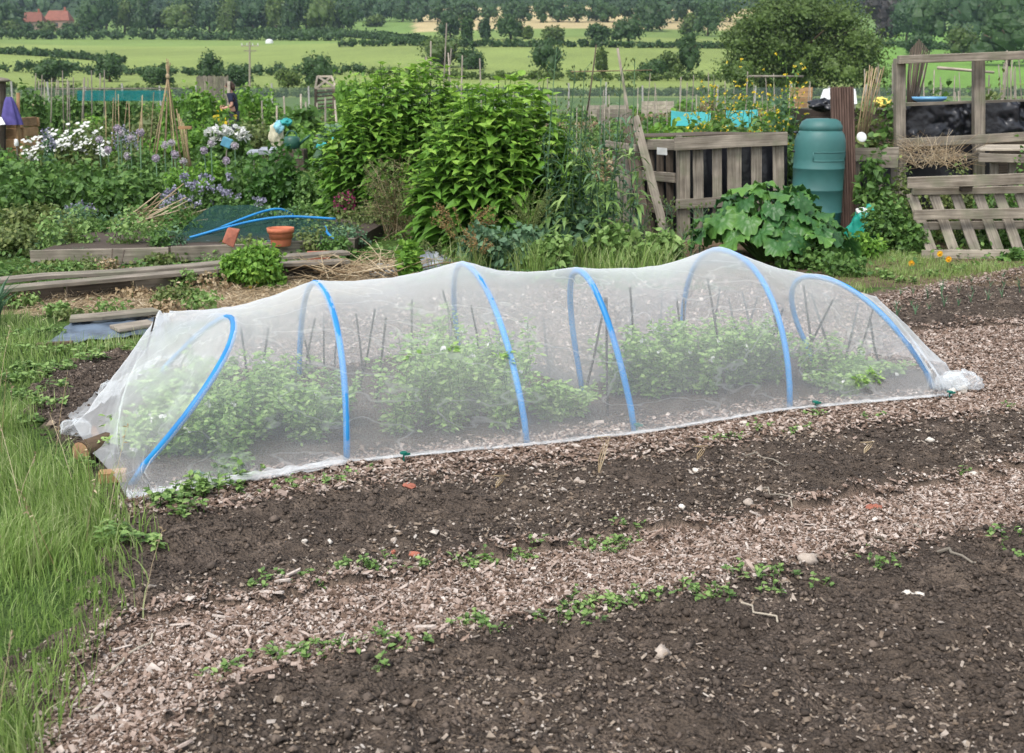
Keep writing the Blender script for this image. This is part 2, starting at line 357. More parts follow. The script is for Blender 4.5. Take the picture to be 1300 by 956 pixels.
M = {}
M['wood'] = woodmat('weathered_grey_wood', (.14, .12, .095), (.37, .33, .275), moss=(.15, .16, .10))
M['wood_dark'] = woodmat('dark_weathered_wood', (.05, .04, .032), (.16, .13, .10))
M['wood_pale'] = woodmat('pale_weathered_wood', (.26, .23, .185), (.50, .45, .37))
M['wood_orange'] = woodmat('orange_pine', (.30, .17, .08), (.52, .33, .18))
M['wood_red'] = woodmat('ribbed_red_brown_wood', (.085, .05, .04), (.20, .135, .11))
M['bark'] = woodmat('bark', (.05, .035, .022), (.17, .12, .08), grain=(8, 30, 30))
M['cane'] = woodmat('bamboo_cane', (.24, .17, .09), (.48, .38, .24), grain=(4, 200, 200))
M['cane_dark'] = woodmat('dark_cane', (.02, .017, .015), (.06, .052, .046), grain=(4, 200, 200))
M['cane_grey'] = woodmat('grey_cane', (.20, .18, .15), (.38, .34, .28), grain=(4, 200, 200))
M['blue'] = plain('blue_water_pipe', (.018, .23, .52), .45, (.016, .17, .42), 5)
M['butt'] = plain('green_plastic', (.045, .15, .14), .5, (.028, .10, .092), 2.2, bump=.05, bscale=90)
M['terracotta'] = plain('terracotta', (.50, .15, .075), .75, (.38, .12, .06), 14, bump=.1)
M['brick'] = plain('broken_brick', (.38, .13, .08), .9, (.25, .09, .06), 18, bump=.4)
M['stone'] = plain('pebble', (.42, .36, .30), .85, (.26, .21, .17), 25, bump=.3)
M['stone_pale'] = plain('pale_flint', (.66, .61, .53), .7, (.45, .40, .34), 25, bump=.3)
M['white'] = plain('white_plastic', (.62, .63, .61), .5, (.45, .46, .44), 9)
M['black_sheet'] = plain('black_plastic_sheet', (.008, .009, .012), .3, (.014, .014, .018), 9, bump=.9, bscale=11, spec=.45)
M['grey_sheet'] = plain('grey_plastic_sheet', (.30, .32, .34), .45, (.15, .17, .20), 12, bump=.3, bscale=18)
M['blue_sheet'] = plain('dull_blue_plastic_sheet', (.12, .16, .21), .4, (.05, .065, .085), 7, bump=.4, bscale=12)
M['cyan'] = plain('turquoise_sheet', (.04, .38, .37), .5, (.03, .28, .28), 4, trans=.2)
M['navy'] = plain('navy_cloth', (.014, .02, .045), .9, (.01, .014, .03), 8)
M['purple'] = plain('purple_cloth', (.10, .08, .27), .9, (.06, .05, .18), 8, bump=.3)
M['skin'] = plain('skin', (.50, .27, .19), .55, (.42, .22, .15), 12)
M['hair'] = plain('brown_hair', (.06, .03, .018), .7)
M['trouser'] = plain('dark_trousers', (.05, .055, .065), .9)
M['concrete'] = plain('concrete', (.38, .37, .34), .9, (.28, .27, .25), 12)
M['wire'] = plain('galvanised_wire', (.35, .37, .36), .5, spec=.5, metal=.4)
M['cut_wood'] = plain('cut_log_face', (.38, .22, .12), .8, (.22, .12, .07), 25, bump=.3)
M['peg'] = plain('green_peg', (.0, .14, .10), .5)
M['bag'] = plain('green_compost_bag', (.02, .30, .22), .35, (.02, .22, .17), 9, bump=.4, bscale=20)
G = lambda a, b, c: [(0.0, a), (0.5, b), (1.0, c)]
M['l_bright'] = leafmat('bright_green_leaf', G((.065, .145, .022), (.13, .28, .035), (.28, .45, .07)), .35)
M['l_dark'] = leafmat('dark_green_leaf', G((.025, .075, .014), (.05, .13, .02), (.085, .20, .03)), .25)
M['l_mid'] = leafmat('mid_green_leaf', G((.045, .10, .025), (.09, .185, .04), (.17, .29, .065)), .3)
M['l_blue'] = leafmat('blue_green_leaf', G((.055, .115, .06), (.10, .19, .10), (.17, .29, .15)), .25)
M['l_pea'] = leafmat('pea_leaf', G((.14, .26, .06), (.26, .42, .11), (.42, .56, .22)), .35)
M['l_rhub'] = leafmat('rhubarb_leaf', G((.022, .075, .022), (.045, .135, .035), (.13, .27, .05)), .25, rough=.4, noise=5)
M['l_olive'] = leafmat('olive_leaf', G((.07, .10, .03), (.13, .18, .05), (.24, .27, .09)), .3)
M['l_dry'] = leafmat('dry_leaf', G((.16, .10, .05), (.34, .25, .14), (.52, .43, .28)), .2)
M['l_far'] = leafmat('far_tree_leaf', G((.018, .045, .012), (.035, .08, .017), (.06, .125, .026)), .15, noise=.12)
M['l_far2'] = leafmat('far_olive_tree_leaf', G((.035, .06, .013), (.075, .125, .022), (.14, .20, .04)), .15, noise=.1)
M['l_copper'] = leafmat('copper_tree_leaf', G((.02, .02, .018), (.035, .03, .025), (.05, .045, .03)), .15, noise=.12)
M['l_wood'] = leafmat('wooded_hill_leaf', G((.014, .04, .014), (.032, .075, .022), (.065, .13, .034)), .1, noise=.02)
M['grass'] = leafmat('grass_blade', G((.13, .22, .05), (.25, .37, .09), (.46, .50, .25)), .35, noise=1.5)
M['l_weed'] = leafmat('seedling_leaf', G((.10, .18, .05), (.18, .30, .08), (.30, .42, .14)), .3)
M['straw'] = leafmat('straw', G((.22, .15, .08), (.42, .32, .19), (.62, .52, .36)), .2)
M['rust_seed'] = varmat('rusty_seedhead', G((.20, .10, .05), (.32, .19, .08), (.30, .27, .12)))
M['p_white'] = varmat('white_petal', G((.72, .74, .68), (.80, .80, .76), (.85, .85, .82)), .6, trans=.3)
M['p_yellow'] = varmat('yellow_petal', G((.75, .50, .02), (.80, .62, .04), (.80, .68, .15)), .6, trans=.3)
M['p_orange'] = varmat('orange_petal', G((.80, .30, .01), (.85, .45, .02), (.85, .55, .05)), .6, trans=.3)
M['p_purple'] = varmat('violet_petal', G((.22, .20, .30), (.34, .33, .43), (.47, .47, .56)), .7, trans=.2)
M['p_allium'] = varmat('allium_floret', G((.36, .28, .38), (.50, .44, .50), (.62, .62, .55)), .7, trans=.2)
M['p_crimson'] = varmat('crimson_petal', G((.10, .01, .04), (.20, .025, .08), (.30, .05, .12)), .7, trans=.2)
M['green_net'] = netmat('green_garden_net', (.035, .085, .075), .42, .15, 300, .2, var=.2)
M['teal_net'] = netmat('teal_windbreak_net', (.02, .22, .22), .6, .2, 300, .2)
M['fence_net'] = netmat('wire_mesh', (.16, .22, .19), .33, .1, 40, .1)
M['net'] = netmat('white_insect_mesh', (.92, .95, .96), .24, .5, 420, .5, var=.05, crease=.10)
# ------------------------------------------------------------------ ground
SOIL_A = wpoly([(-60, 905), (100, 800), (165, 648), (250, 640), (330, 622), (450, 610), (560, 595), (700, 582), (850, 567), (1000, 548), (1120, 534), (1300, 520), (1420, 510),
                (1420, 572), (1300, 594), (1150, 622), (1000, 650), (900, 668), (750, 692), (600, 714), (480, 735), (400, 748), (330, 765), (230, 775), (150, 800), (60, 905)])
CHIP_B = wpoly([(40, 1000), (85, 860), (150, 790), (230, 768), (330, 760), (400, 744), (600, 712), (750, 690), (900, 666), (1000, 648), (1150, 620), (1420, 570),
                (1420, 650), (1300, 668), (1150, 696), (1050, 705), (960, 738), (800, 768), (700, 778), (600, 797), (450, 834), (290, 872), (150, 1000)])
SOIL_C = wpoly([(130, 1010), (290, 870), (450, 832), (600, 795), (700, 776), (800, 766), (960, 736), (1050, 703), (1150, 694), (1420, 645), (1700, 1200), (0, 1200)])
LEFT_SOIL = wpoly([(60, 480), (120, 455), (210, 448), (230, 500), (180, 540), (130, 600), (70, 560), (40, 520)])
STRAW = wpoly([(-60, 400), (10, 372), (130, 358), (300, 352), (430, 345), (520, 330), (560, 345), (470, 372), (240, 410), (100, 402)])
RBED = wpoly([(1125, 395), (1180, 372), (1300, 345), (1420, 335), (1420, 395), (1300, 412), (1180, 420), (1130, 425)])
RGRASS = wpoly([(1040, 345), (1110, 322), (1300, 310), (1500, 305), (1500, 322), (1300, 342), (1230, 352), (1160, 366), (1090, 372)])
GRASS_L = wpoly([(-400, 1200), (40, 1000), (95, 850), (150, 770), (175, 690), (165, 640), (95, 575), (60, 520), (50, 470), (140, 440), (230, 432), (260, 410), (150, 402), (0, 398), (-200, 400), (-900, 600)])
TUN = wpoly([(120, 640), (240, 620), (450, 590), (670, 562), (807, 548), (1010, 517), (1200, 500), (1240, 480), (1120, 455), (1030, 450), (865, 432), (740, 440), (580, 440), (380, 465), (190, 480), (90, 550)])
def zone_cols(x, y):
    n1 = vnoise(x, y, 3.0, 4, 1); n2 = vnoise(x, y, 14, 3, 2); n3 = vnoise(x, y, 45, 2, 3)
    jx = x + (n2 - .5) * .22 + (n3 - .5) * .08; jy = y + (vnoise(x, y, 14, 3, 5) - .5) * .22 + (n3 - .5) * .06
    c = np.zeros(x.shape + (3,)); soil = np.array([.092, .073, .060]); chip = np.array([.24, .18, .145]); grass = np.array([.065, .115, .03])
    dry = np.array([.30, .235, .15]); far = np.array([.075, .135, .03])
    c[:] = far; z = np.full(x.shape, 9)                       # 9 = plots
    near = (y < 9.3); c[near] = chip * .72; z[near] = 2
    def put(poly, col, k):
        m = inpoly(jx, jy, poly); c[m] = col; z[m] = k
    put(STRAW, dry, 4); put(RGRASS, grass, 5)
    put(GRASS_L, grass, 5); put(LEFT_SOIL, soil, 1); put(TUN, soil * 1.1, 6); put(RBED, soil, 1)
    put(CHIP_B, chip, 3); put(SOIL_A, soil, 1); put(SOIL_C, soil, 1)
    left = (x < -2.2) & (y < 5) & (z == 2); c[left] = grass; z[left] = 5
    m = (z == 1) & (n2 > .63); c[m] = soil * 1.5
    # far land: meadow, dry field, far pasture
    return c, z
def far_cols(x, y, c):
    n = vnoise(x, y, .02, 4, 7); n2 = vnoise(x, y, .2, 3, 8)
    az = x / np.maximum(y, 1)
    def s(m, col): c[m] = np.array(col)
    plots = (y > 9.3) & (y <= 75)
    bare = plots & (vnoise(x, y * .6, .55, 2, 11) > .6); s(bare, (.16, .12, .08))
    s((y > 75) & (y <= 130), (.10, .17, .04))
    s((y > 130) & (y <= 345), (.20, .26, .075))
    s((y > 345) & (y <= 420), (.15, .22, .06))
    s((y > 420) & (y <= 600), (.13, .21, .055))
    s((y > 420) & (y <= 620) & (az > -.08) & (az < .25), (.40, .33, .18))
    s((y > 150) & (y < 500) & (az > .29), (.13, .25, .05))
    s(y > 620, (.03, .06, .02))
    m = y > 100; c[m] *= (0.6 + .5 * n[m] + .3 * n2[m])[:, None]
    return c
def graded(lo, hi, step, end_lo, end_hi, gr):
    a = list(np.arange(lo, hi, step)); s_ = step; v = a[-1]
    while v < end_hi: s_ *= gr; v += s_; a.append(v)
    s_ = step; v = lo; b = []
    while v > end_lo: s_ *= gr; v -= s_; b.append(v)
    return np.array(b[::-1] + a)
def bumps(x, y, z):
    n1 = vnoise(x, y, 2.2, 4, 21) - .5; n2 = vnoise(x, y, 9, 4, 22) - .5; n3 = vnoise(x, y, 30, 3, 23) - .5
    soil = (z == 1) * 1.0; chip = ((z == 3) | (z == 2)) * 1.0; oth = 1 - soil - chip
    b = soil * (.018 + .06 * n1 + .075 * n2 + .034 * n3) + chip * (-.005 + .02 * n1 + .02 * n2) + oth * (.04 * n1 + .02 * n2)
    b = np.where(z == 6, .012 * n2 * 2 + .01 * n3, b)
    return b
def H(x, y):
    """ground height incl. small relief (scalar or array)"""
    X = np.atleast_1d(np.asarray(x, float)); Y = np.atleast_1d(np.asarray(y, float))
    c, z = zone_cols(X, Y); f = np.clip((60 - Y) / 40, 0, 1)
    r = macro(X, Y) + bumps(X, Y, z) * f
    return r if np.ndim(x) else float(r[0])
gx = graded(-2.6, 4.4, .022, -4500, 4500, 1.05); gy = graded(2.0, 8.6, .022, -60, 6000, 1.028)
GX, GY = np.meshgrid(gx, gy); c, zz = zone_cols(GX, GY); c = far_cols(GX, GY, c)
GZ = macro(GX, GY) + bumps(GX, GY, zz) * np.clip((60 - GY) / 40, 0, 1)
nx, ny = len(gx), len(gy); i = np.arange(ny - 1)[:, None]; j = np.arange(nx - 1)[None]
Q = np.stack([i * nx + j, i * nx + j + 1, (i + 1) * nx + j + 1, (i + 1) * nx + j], -1).reshape(-1, 4)
me = np_mesh('ground', np.stack([GX, GY, GZ], -1).reshape(-1, 3), [Q], smooth=True)
ca = me.attributes.new('base', 'FLOAT_VECTOR', 'POINT'); ca.data.foreach_set('vector', c.astype(np.float32).ravel())
m, n, out = _m('ground_mixed'); a = N_(n, 'ShaderNodeAttribute', attribute_name='base'); geo = N_(n, 'ShaderNodeNewGeometry')
nz = N_(n, 'ShaderNodeTexNoise'); nz.inputs['Scale'].default_value = 22; nz.inputs['Detail'].default_value = 8; nz.inputs['Roughness'].default_value = .7; n.links.new(geo.outputs['Position'], nz.inputs['Vector'])
n2 = N_(n, 'ShaderNodeTexNoise'); n2.inputs['Scale'].default_value = 2.2; n2.inputs['Detail'].default_value = 5; n.links.new(geo.outputs['Position'], n2.inputs['Vector'])
vo = N_(n, 'ShaderNodeTexVoronoi'); vo.inputs['Scale'].default_value = 90; n.links.new(geo.outputs['Position'], vo.inputs['Vector'])
r = ramp(n, [(.3, (.5, .5, .5)), (.7, (1.5, 1.47, 1.42))]); n.links.new(nz.outputs['Fac'], r.inputs[0])
r2 = ramp(n, [(.3, (.75, .75, .75)), (.7, (1.2, 1.18, 1.12))]); n.links.new(n2.outputs['Fac'], r2.inputs[0])
x1 = N_(n, 'ShaderNodeMixRGB', blend_type='MULTIPLY'); x1.inputs[0].default_value = 1; n.links.new(a.outputs['Vector'], x1.inputs[1]); n.links.new(r.outputs[0], x1.inputs[2])
x2 = N_(n, 'ShaderNodeMixRGB', blend_type='MULTIPLY'); x2.inputs[0].default_value = 1; n.links.new(x1.outputs[0], x2.inputs[1]); n.links.new(r2.outputs[0], x2.inputs[2])
p = N_(n, 'ShaderNodeBsdfPrincipled'); p.inputs['Roughness'].default_value = .95; p.inputs['Specular IOR Level'].default_value = .15; n.links.new(x2.outputs[0], p.inputs['Base Color'])
ad = N_(n, 'ShaderNodeMath', operation='ADD'); n.links.new(nz.outputs['Fac'], ad.inputs[0]); n.links.new(vo.outputs['Distance'], ad.inputs[1])
b = N_(n, 'ShaderNodeBump'); b.inputs['Strength'].default_value = .9; b.inputs['Distance'].default_value = .02; n.links.new(ad.outputs[0], b.inputs['Height']); n.links.new(b.outputs[0], p.inputs['Normal'])
n.links.new(p.outputs[0], out.inputs[0]); me.materials.append(m)
ground = bpy.data.objects.new('ground', me); COL.objects.link(ground); tag(ground, kind='structure')

# ------------------------------------------------------------------ wood chips, crumbs and stones
def scatter(poly, dens, jitter=.05, nmax=90000):
    P = np.array(poly); lo, hi = P.min(0), P.max(0); lo = np.maximum(lo, [-3.5, 2.0]); hi = np.minimum(hi, [6.5, 11]); n = int(min(nmax, dens * np.prod(hi - lo)))
    q = lo + rng.random((n, 2)) * (hi - lo); k = inpoly(q[:, 0] + rng.normal(0, jitter, n), q[:, 1] + rng.normal(0, jitter, n), poly); q = q[k]
    # keep what a camera near the photographer's place can see
    return q[np.abs(q[:, 0] / q[:, 1]) < .62]
def flakes(mb, q, L, W, T, tilt=.35, vlo=0, vhi=1):
    m = len(q); z = H(q[:, 0], q[:, 1]); az = rng.random(m) * 6.283
    d = np.stack([np.cos(az), np.sin(az), rng.normal(0, tilt, m)], -1); d = unit(d)
    nn = unit(np.stack([rng.normal(0, tilt, m), rng.normal(0, tilt, m), np.ones(m)], -1)); nn = unit(nn - (nn * d).sum(-1, keepdims=True) * d); s_ = np.cross(d, nn)
    C = np.stack([q[:, 0], q[:, 1], z + rng.random(m) * .012 + T * .4], -1)
    a = (L / 2)[:, None]; b_ = (W / 2)[:, None]; t = (T / 2)[:, None] if np.ndim(T) else T / 2
    k1 = rng.uniform(.35, 1, m)[:, None]; k2 = rng.uniform(.35, 1, m)[:, None]
    top = [C - d * a * k1 - s_ * b_ + nn * t, C + d * a - s_ * b_ * k2 + nn * t, C + d * a * k2 + s_ * b_ + nn * t, C - d * a + s_ * b_ * k1 + nn * t]
    bot = [p - nn * 2 * t for p in top]
    P = np.stack(top + bot, 1); o = np.arange(m)[:, None, None] * 8
    fq = np.array([[0, 1, 2, 3], [0, 4, 5, 1], [1, 5, 6, 2], [2, 6, 7, 3], [3, 7, 4, 0]])[None]
    mb.add(P.reshape(-1, 3), (o + fq).reshape(-1, 4), np.repeat(rng.uniform(vlo, vhi, m), 8))
def clods(mb, q, r, vlo=0, vhi=1, sink=.3):
    m = len(q); z = H(q[:, 0], q[:, 1]); o8 = np.array([[1, 0, 0], [-1, 0, 0], [0, 1, 0], [0, -1, 0], [0, 0, 1], [0, 0, -1.]])
    P = o8[None] * rng.uniform(.55, 1.35, (m, 6, 1)) + rng.normal(0, .22, (m, 6, 3))
    an = rng.random(m) * 6.28; ca_, sa = np.cos(an)[:, None], np.sin(an)[:, None]
    P = np.stack([P[..., 0] * ca_ - P[..., 1] * sa, P[..., 0] * sa + P[..., 1] * ca_, P[..., 2] * .75], -1) * r[:, None, None]
    P += np.stack([q[:, 0], q[:, 1], z + r * sink], -1)[:, None]
    f = np.array([[0, 2, 4], [2, 1, 4], [1, 3, 4], [3, 0, 4], [2, 0, 5], [1, 2, 5], [3, 1, 5], [0, 3, 5]])[None]
    mb.add(P.reshape(-1, 3), (np.arange(m)[:, None, None] * 6 + f).reshape(-1, 3), np.repeat(rng.uniform(vlo, vhi, m), 6))
chipm = varmat('wood_chip', [(0, (.08, .052, .038)), (.2, (.16, .11, .08)), (.5, (.29, .21, .165)), (.75, (.39, .31, .26)), (1, (.56, .49, .43))])
soilm = varmat('soil_crumb', [(0, (.045, .035, .028)), (.7, (.095, .075, .06)), (1, (.16, .125, .10))])
gritm = varmat('pale_grit', [(0, (.16, .115, .08)), (.5, (.30, .245, .19)), (.85, (.40, .34, .285)), (1, (.54, .49, .43))])
mb = MB()
q = scatter(CHIP_B, 19000, .045, 220000); L = rng.gamma(2.2, .0036, len(q)) + .005; flakes(mb, q, L, L * rng.uniform(.22, .75, len(q)), rng.uniform(.0015, .004, len(q)), .45)
q = scatter(CHIP_B, 160, .04); L = rng.uniform(.04, .085, len(q)); flakes(mb, q, L, L * rng.uniform(.08, .2, len(q)), rng.uniform(.004, .008, len(q)), .3, .4, 1)
tag(mb.build('woodchip_mulch', chipm), 'thick pinkish brown woodchip mulch covering the diagonal path between the two bare beds', kind='stuff')
mb = MB()
strip = wpoly([(150, 665), (250, 655), (450, 624), (700, 592), (1000, 558), (1300, 525), (1300, 505), (1200, 498), (1000, 512), (670, 555), (440, 582), (240, 615), (150, 635)])
rch = wpoly([(1120, 462), (1130, 425), (1180, 418), (1300, 408), (1420, 395), (1420, 510), (1300, 525), (1200, 520), (1230, 480)])
rch2 = wpoly([(1085, 385), (1160, 366), (1230, 352), (1300, 342), (1420, 330), (1420, 340), (1300, 350), (1180, 378), (1120, 400)])
back = wpoly([(190, 470), (380, 440), (580, 415), (740, 412), (865, 400), (1060, 410), (1130, 425), (1120, 462), (1030, 450), (865, 440), (740, 480), (580, 445), (380, 475)])
back2 = wpoly([(250, 440), (300, 400), (600, 370), (900, 350), (1100, 372), (1130, 430), (860, 425), (600, 435), (400, 450)])
for poly, dn in ((strip, 9500), (rch, 6200), (rch2, 4000), (back, 2600), (back2, 1800)):
    q = scatter(poly, dn, .05, 60000); L = rng.gamma(2.5, .0042, len(q)) + .007; flakes(mb, q, L, L * rng.uniform(.25, .7, len(q)), rng.uniform(.002, .005, len(q)), .4, .05, .95)
tag(mb.build('woodchip_mulch', chipm), 'thinner greyish woodchip mulch along and behind the netted tunnel', kind='stuff')
mb = MB()
for poly, dn in ((SOIL_A, 6500), (SOIL_C, 6500), (LEFT_SOIL, 3000), (RBED, 1500)):
    q = scatter(poly, dn, .04, 40000); clods(mb, q, rng.gamma(1.5, .0022, len(q)) + .0025)
tag(mb.build('soil_crumbs', soilm, smooth=True), 'dark loose crumbs of dug soil on the bare beds', kind='stuff')
mb = MB(); polys = ((SOIL_A, 900), (SOIL_C, 1300), (LEFT_SOIL, 300), (RBED, 300))
for poly, dn in polys:
    q = scatter(poly, dn, .03, 30000); q = q[vnoise(q[:, 0], q[:, 1], 2.5, 2, 9) > rng.uniform(.3, .62, len(q))]; clods(mb, q, rng.gamma(1.6, .0018, len(q)) + .0025, sink=.5)
    q = scatter(poly, dn * 1.1, .03, 30000); q = q[vnoise(q[:, 0], q[:, 1], 2.5, 2, 9) > rng.uniform(.3, .62, len(q))]; L = rng.gamma(2, .003, len(q)) + .005; flakes(mb, q, L, L * .4, rng.uniform(.002, .004, len(q)), .4)
q = scatter(wpoly([(560, 850), (760, 812), (900, 800), (1040, 812), (1300, 790), (1420, 1000), (500, 1000)]), 1500, .12); q = q[vnoise(q[:, 0], q[:, 1], 3.2, 3, 19) > rng.uniform(.35, .6, len(q))]; L = rng.gamma(2, .0035, len(q)) + .005; flakes(mb, q, L, L * .45, rng.uniform(.0015, .0035, len(q)), .4, 0, .8)
tag(mb.build('grit_and_chips', gritm), 'pale grit and stray wood chips scattered over the dark beds', kind='stuff')

def stone(px, py, r, label, mat='stone', flat=.6, cat='stone'):
    p = gp(px, py); z = H(p.x, p.y); mb = MB(); mb.ball((p.x, p.y, z + r * flat * .45), (r, r * .7, r * flat), nu=12, nv=8, noise=.45, rot=Matrix.Rotation(rng.random() * 3, 3, 'Z'))
    tag(mb.build('stone' if 'brick' not in mat and mat != 'terracotta' else 'brick_fragment', M[mat], smooth='brick' not in mat), label, cat)
stone(950, 647, .026, 'flat grey oval stone on the upper bare bed right of centre')
stone(840, 836, .030, 'square beige stone fragment near the bottom edge, largest in the lower bed', 'stone')
stone(1236, 604, .024, 'sandy orange stone at the right end of the upper bed beside a small seedling', 'stone_pale')
stone(865, 653, .016, 'bright white pebble left of the flat grey oval stone', 'stone_pale')
stone(1025, 722, .034, 'grey brown stone at the lower edge of the woodchip path')
stone(1110, 646, .034, 'flat dusky pink stone half sunk at the upper edge of the woodchip path', 'brick', .3)
stone(1180, 567, .020, 'pale flat stone in the upper bed below the white bundle of netting', 'stone_pale')
stone(500, 695, .016, 'grey pebble in the middle of the upper bed left of the brick fragments')
stone(318, 858, .022, 'oval white flint at the bottom edge where path meets lower bed', 'stone_pale')
stone(418, 690, .016, 'larger of the cream pebbles on the left part of the upper bed', 'stone_pale')
stone(386, 693, .013, 'small cream pebble left of the larger cream pebble on the upper bed', 'stone_pale')
stone(885, 608, .022, 'buff stone high on the upper bed under the last but one hoop', 'stone_pale')
stone(1152, 768, .020, 'rounded white pebble on the lower bed, left one of a pair', 'stone_pale')
stone(1167, 767, .017, 'rounded white pebble on the lower bed, right one of a pair', 'stone_pale')
stone(520, 625, .030, 'orange brick fragment at the top edge of the upper bed', 'brick', .35, 'brick fragment')
stone(526, 707, .020, 'orange brick fragment in the lower middle of the upper bed', 'brick', .4, 'brick fragment')
stone(500, 702, .011, 'tiny red brick crumb left of an orange brick fragment', 'brick', .7, 'brick fragment')
stone(735, 612, .030, 'dark grey blue stone by a withered stalk under the fourth hoop')
for (px, py, l_, az, lab) in ((690, 778, .16, .2, 'thick grey stick lying on the lower edge of the woodchip path'), (975, 588, .2, -.6, 'thin pale bent twig lying on the upper bed below the last but one hoop'),
        (985, 640, .16, -.9, 'thin pale twig on the upper bed beside the flat grey oval stone'), (1215, 720, .12, -.8, 'short grey driftwood like stick on the lower bed at right'),
        (965, 797, .12, -.6, 'straight pale splinter on the lower bed right of the square stone'), (1170, 680, .1, 1.4, 'upright looking pale splinter on the woodchip path at right'), (170, 835, .16, 1.2, 'long split pale splinter on the path at bottom left'), (1130, 690, .12, -.5, 'dark broken stick on the woodchip path at right')):
    p = gp(px, py); n_ = 6; pts = []
    for k in range(n_):
        t = k / (n_ - 1) - .5; x = p.x + t * l_ * math.cos(az) + .012 * math.sin(k * 2.1); y = p.y + t * l_ * 1.6 * math.sin(az); pts.append((x, y, H(x, y) + .009 + .006 * (k % 2)))
    mb = MB(); mb.tube(pts, [.007 if 'thick' in lab or 'dark' in lab or 'drift' in lab else .0035, .003], 6)
    tag(mb.build('stick', M['wood_dark' if 'dark' in lab else 'wood_pale' if 'pale' in lab else 'wood']), lab, 'stick')
# ------------------------------------------------------------------ netted tunnel
def arc_pts(A, B, apx, apy, ex=2.0, n=25, lean=0.0):
    """hoop from near foot A to far foot B through the apex seen at pixel"""
    A, B = Vector(A), Vector(B); mid = (A + B) / 2
    C = at(apx, apy, mid.y + lean); w_ = (A - B) / 2; u_ = C - mid; out = []
    for k in range(n):
        t = math.pi * k / (n - 1); c_, s_ = math.cos(t), math.sin(t)
        q = mid + w_ * (math.copysign(abs(c_) ** (2 / ex), c_)) + u_ * (abs(s_) ** (2 / ex)); out.append(q)
    return out
HP = [((163, 614), (192, 486), (297, 413), -.25, 'first hoop at the left end, leaning low towards the grass'),
      ((440, 587), (380, 476), (408, 364), 0, 'second hoop from the left'),
      ((670, 563), (583, 444), (598, 341), 0, 'third hoop from the left, under a peak of the netting'),
      ((807, 549), (741, 500), (737, 345), 0, 'fourth hoop from the left, its far leg slanting close behind'),
      ((1003, 518), (866, 440), (926, 320), 0, 'fifth and tallest hoop, under the highest peak'),
      ((1187, 492), (1034, 458), (1040, 352), .05, 'sixth hoop at the right end, leaning down to the white bundle')]
arcs = []
for (a, b_, ap, lean, lab) in HP:
    A = gp(*a); B = gp(*b_); pts = arc_pts(A, B, *ap, ex=2.25, lean=lean); arcs.append(pts)
    mb = MB(); P = [Vector(p) for p in pts]; P[0] = P[0] + Vector((0, 0, -.03)); P[-1] = P[-1] + Vector((0, 0, -.03)); mb.tube(P, .015, 10, .5)
    tag(mb.build('hoop', M['blue'], smooth=True), 'blue pipe, ' + lab, 'hoop', 'blue pipe hoops holding up the netted tunnel')
# ---- netting: sections of equal point count lofted into one sheet
K = 56
def resamp(P, n=K):
    P = np.array([list(p) for p in P]); d = np.concatenate([[0], np.cumsum(np.linalg.norm(np.diff(P, axis=0), axis=1))]); t = np.linspace(0, d[-1], n)
    return np.stack([np.interp(t, d, P[:, k]) for k in range(3)], -1)
def swell(P, k=.02):
    P = [Vector(p) for p in P]; c_ = (P[0] + P[-1]) / 2; return [p + (p - c_).normalized() * k for p in P]
def near(px, py, z=.008): q = gp(px, py); q.z += z; return q
TIPL = at(204, 394, 6.75); TIPR = at(1113, 374, 6.65)
secs = []
secs.append([near(160, 634), near(150, 622, .04), near(128, 600, .05), near(118, 590, .05), near(104, 572, .06), near(96, 560, .07), near(92, 545, .05), near(88, 540)])
secs.append([near(190, 634), at(152, 565, 4.75), at(150, 522, 4.95), at(164, 480, 5.5), at(184, 440, 6.1), TIPL + Vector((-.01, 0, .01)), TIPL + Vector((.02, .2, -.35)), near(170, 474)])
s2 = swell(arcs[0][:15], .02)
secs.append([near(205, 628)] + s2[1:] + [TIPL + Vector((.05, -.02, .0)), TIPL + Vector((.1, .2, -.3)), near(200, 466)])
def out(p, q, k): p = Vector(p); d = (p - Vector(q)); d.z = 0; d.normalize(); return p + d * k
for i_, a in enumerate(arcs[1:]):
    s_ = swell(a, .018); A = out(a[0], a[-1], .05 if i_ < 4 else .04); B = out(a[-1], a[0], .05); A.z = .012; B.z = .012
    secs.append([A] + s_[1:-1] + [B])
secs[-1][0] = near(1176, 507)
secs.append([near(1196, 505), at(1192, 490, 5.85), at(1188, 475, 5.95), at(1165, 440, 6.2), at(1140, 405, 6.45), TIPR + Vector((0, 0, .01)), TIPR + Vector((.02, .15, -.2)), near(1108, 452)])
secs.append([near(1208, 506), near(1208, 500, .05), near(1207, 492, .06), near(1206, 485, .06), near(1204, 478, .06), near(1200, 470, .04), near(1196, 466, .02), near(1190, 462)])
SP = np.array([resamp(s_) for s_ in secs]); ns = len(SP)
centre = SP.mean(1); du = np.concatenate([[0], np.cumsum(np.linalg.norm(np.diff(centre, axis=0), axis=1))])
U = []; 
for i_ in range(ns - 1):
    m_ = max(8, int((du[i_ + 1] - du[i_]) / .022)); U += [i_ + k / m_ for k in range(m_)]
U.append(ns - 1.0); U = np.array(U)
grid = np.zeros((len(U), K, 3))
for r_, u in enumerate(U):
    i_ = min(int(u), ns - 2); t = u - i_; grid[r_] = SP[i_] * (1 - t) + SP[i_ + 1] * t
    span = du[i_ + 1] - du[i_]; bell = math.sin(math.pi * t)
    vv = np.linspace(0, 1, K); top = np.sin(vv * math.pi)
    sag = span * (.045 if 2 <= i_ <= 6 else .02) * bell
    c_ = (grid[r_][0] + grid[r_][-1]) / 2; inw = c_ - grid[r_]; inw[:, 2] = 0
    grid[r_] += unit(inw) * (sag * .3 * np.clip(top * 2.2, 0, 1) * (np.abs(vv - .5) * 2))[:, None]
    grid[r_][:, 2] -= sag * top ** .8
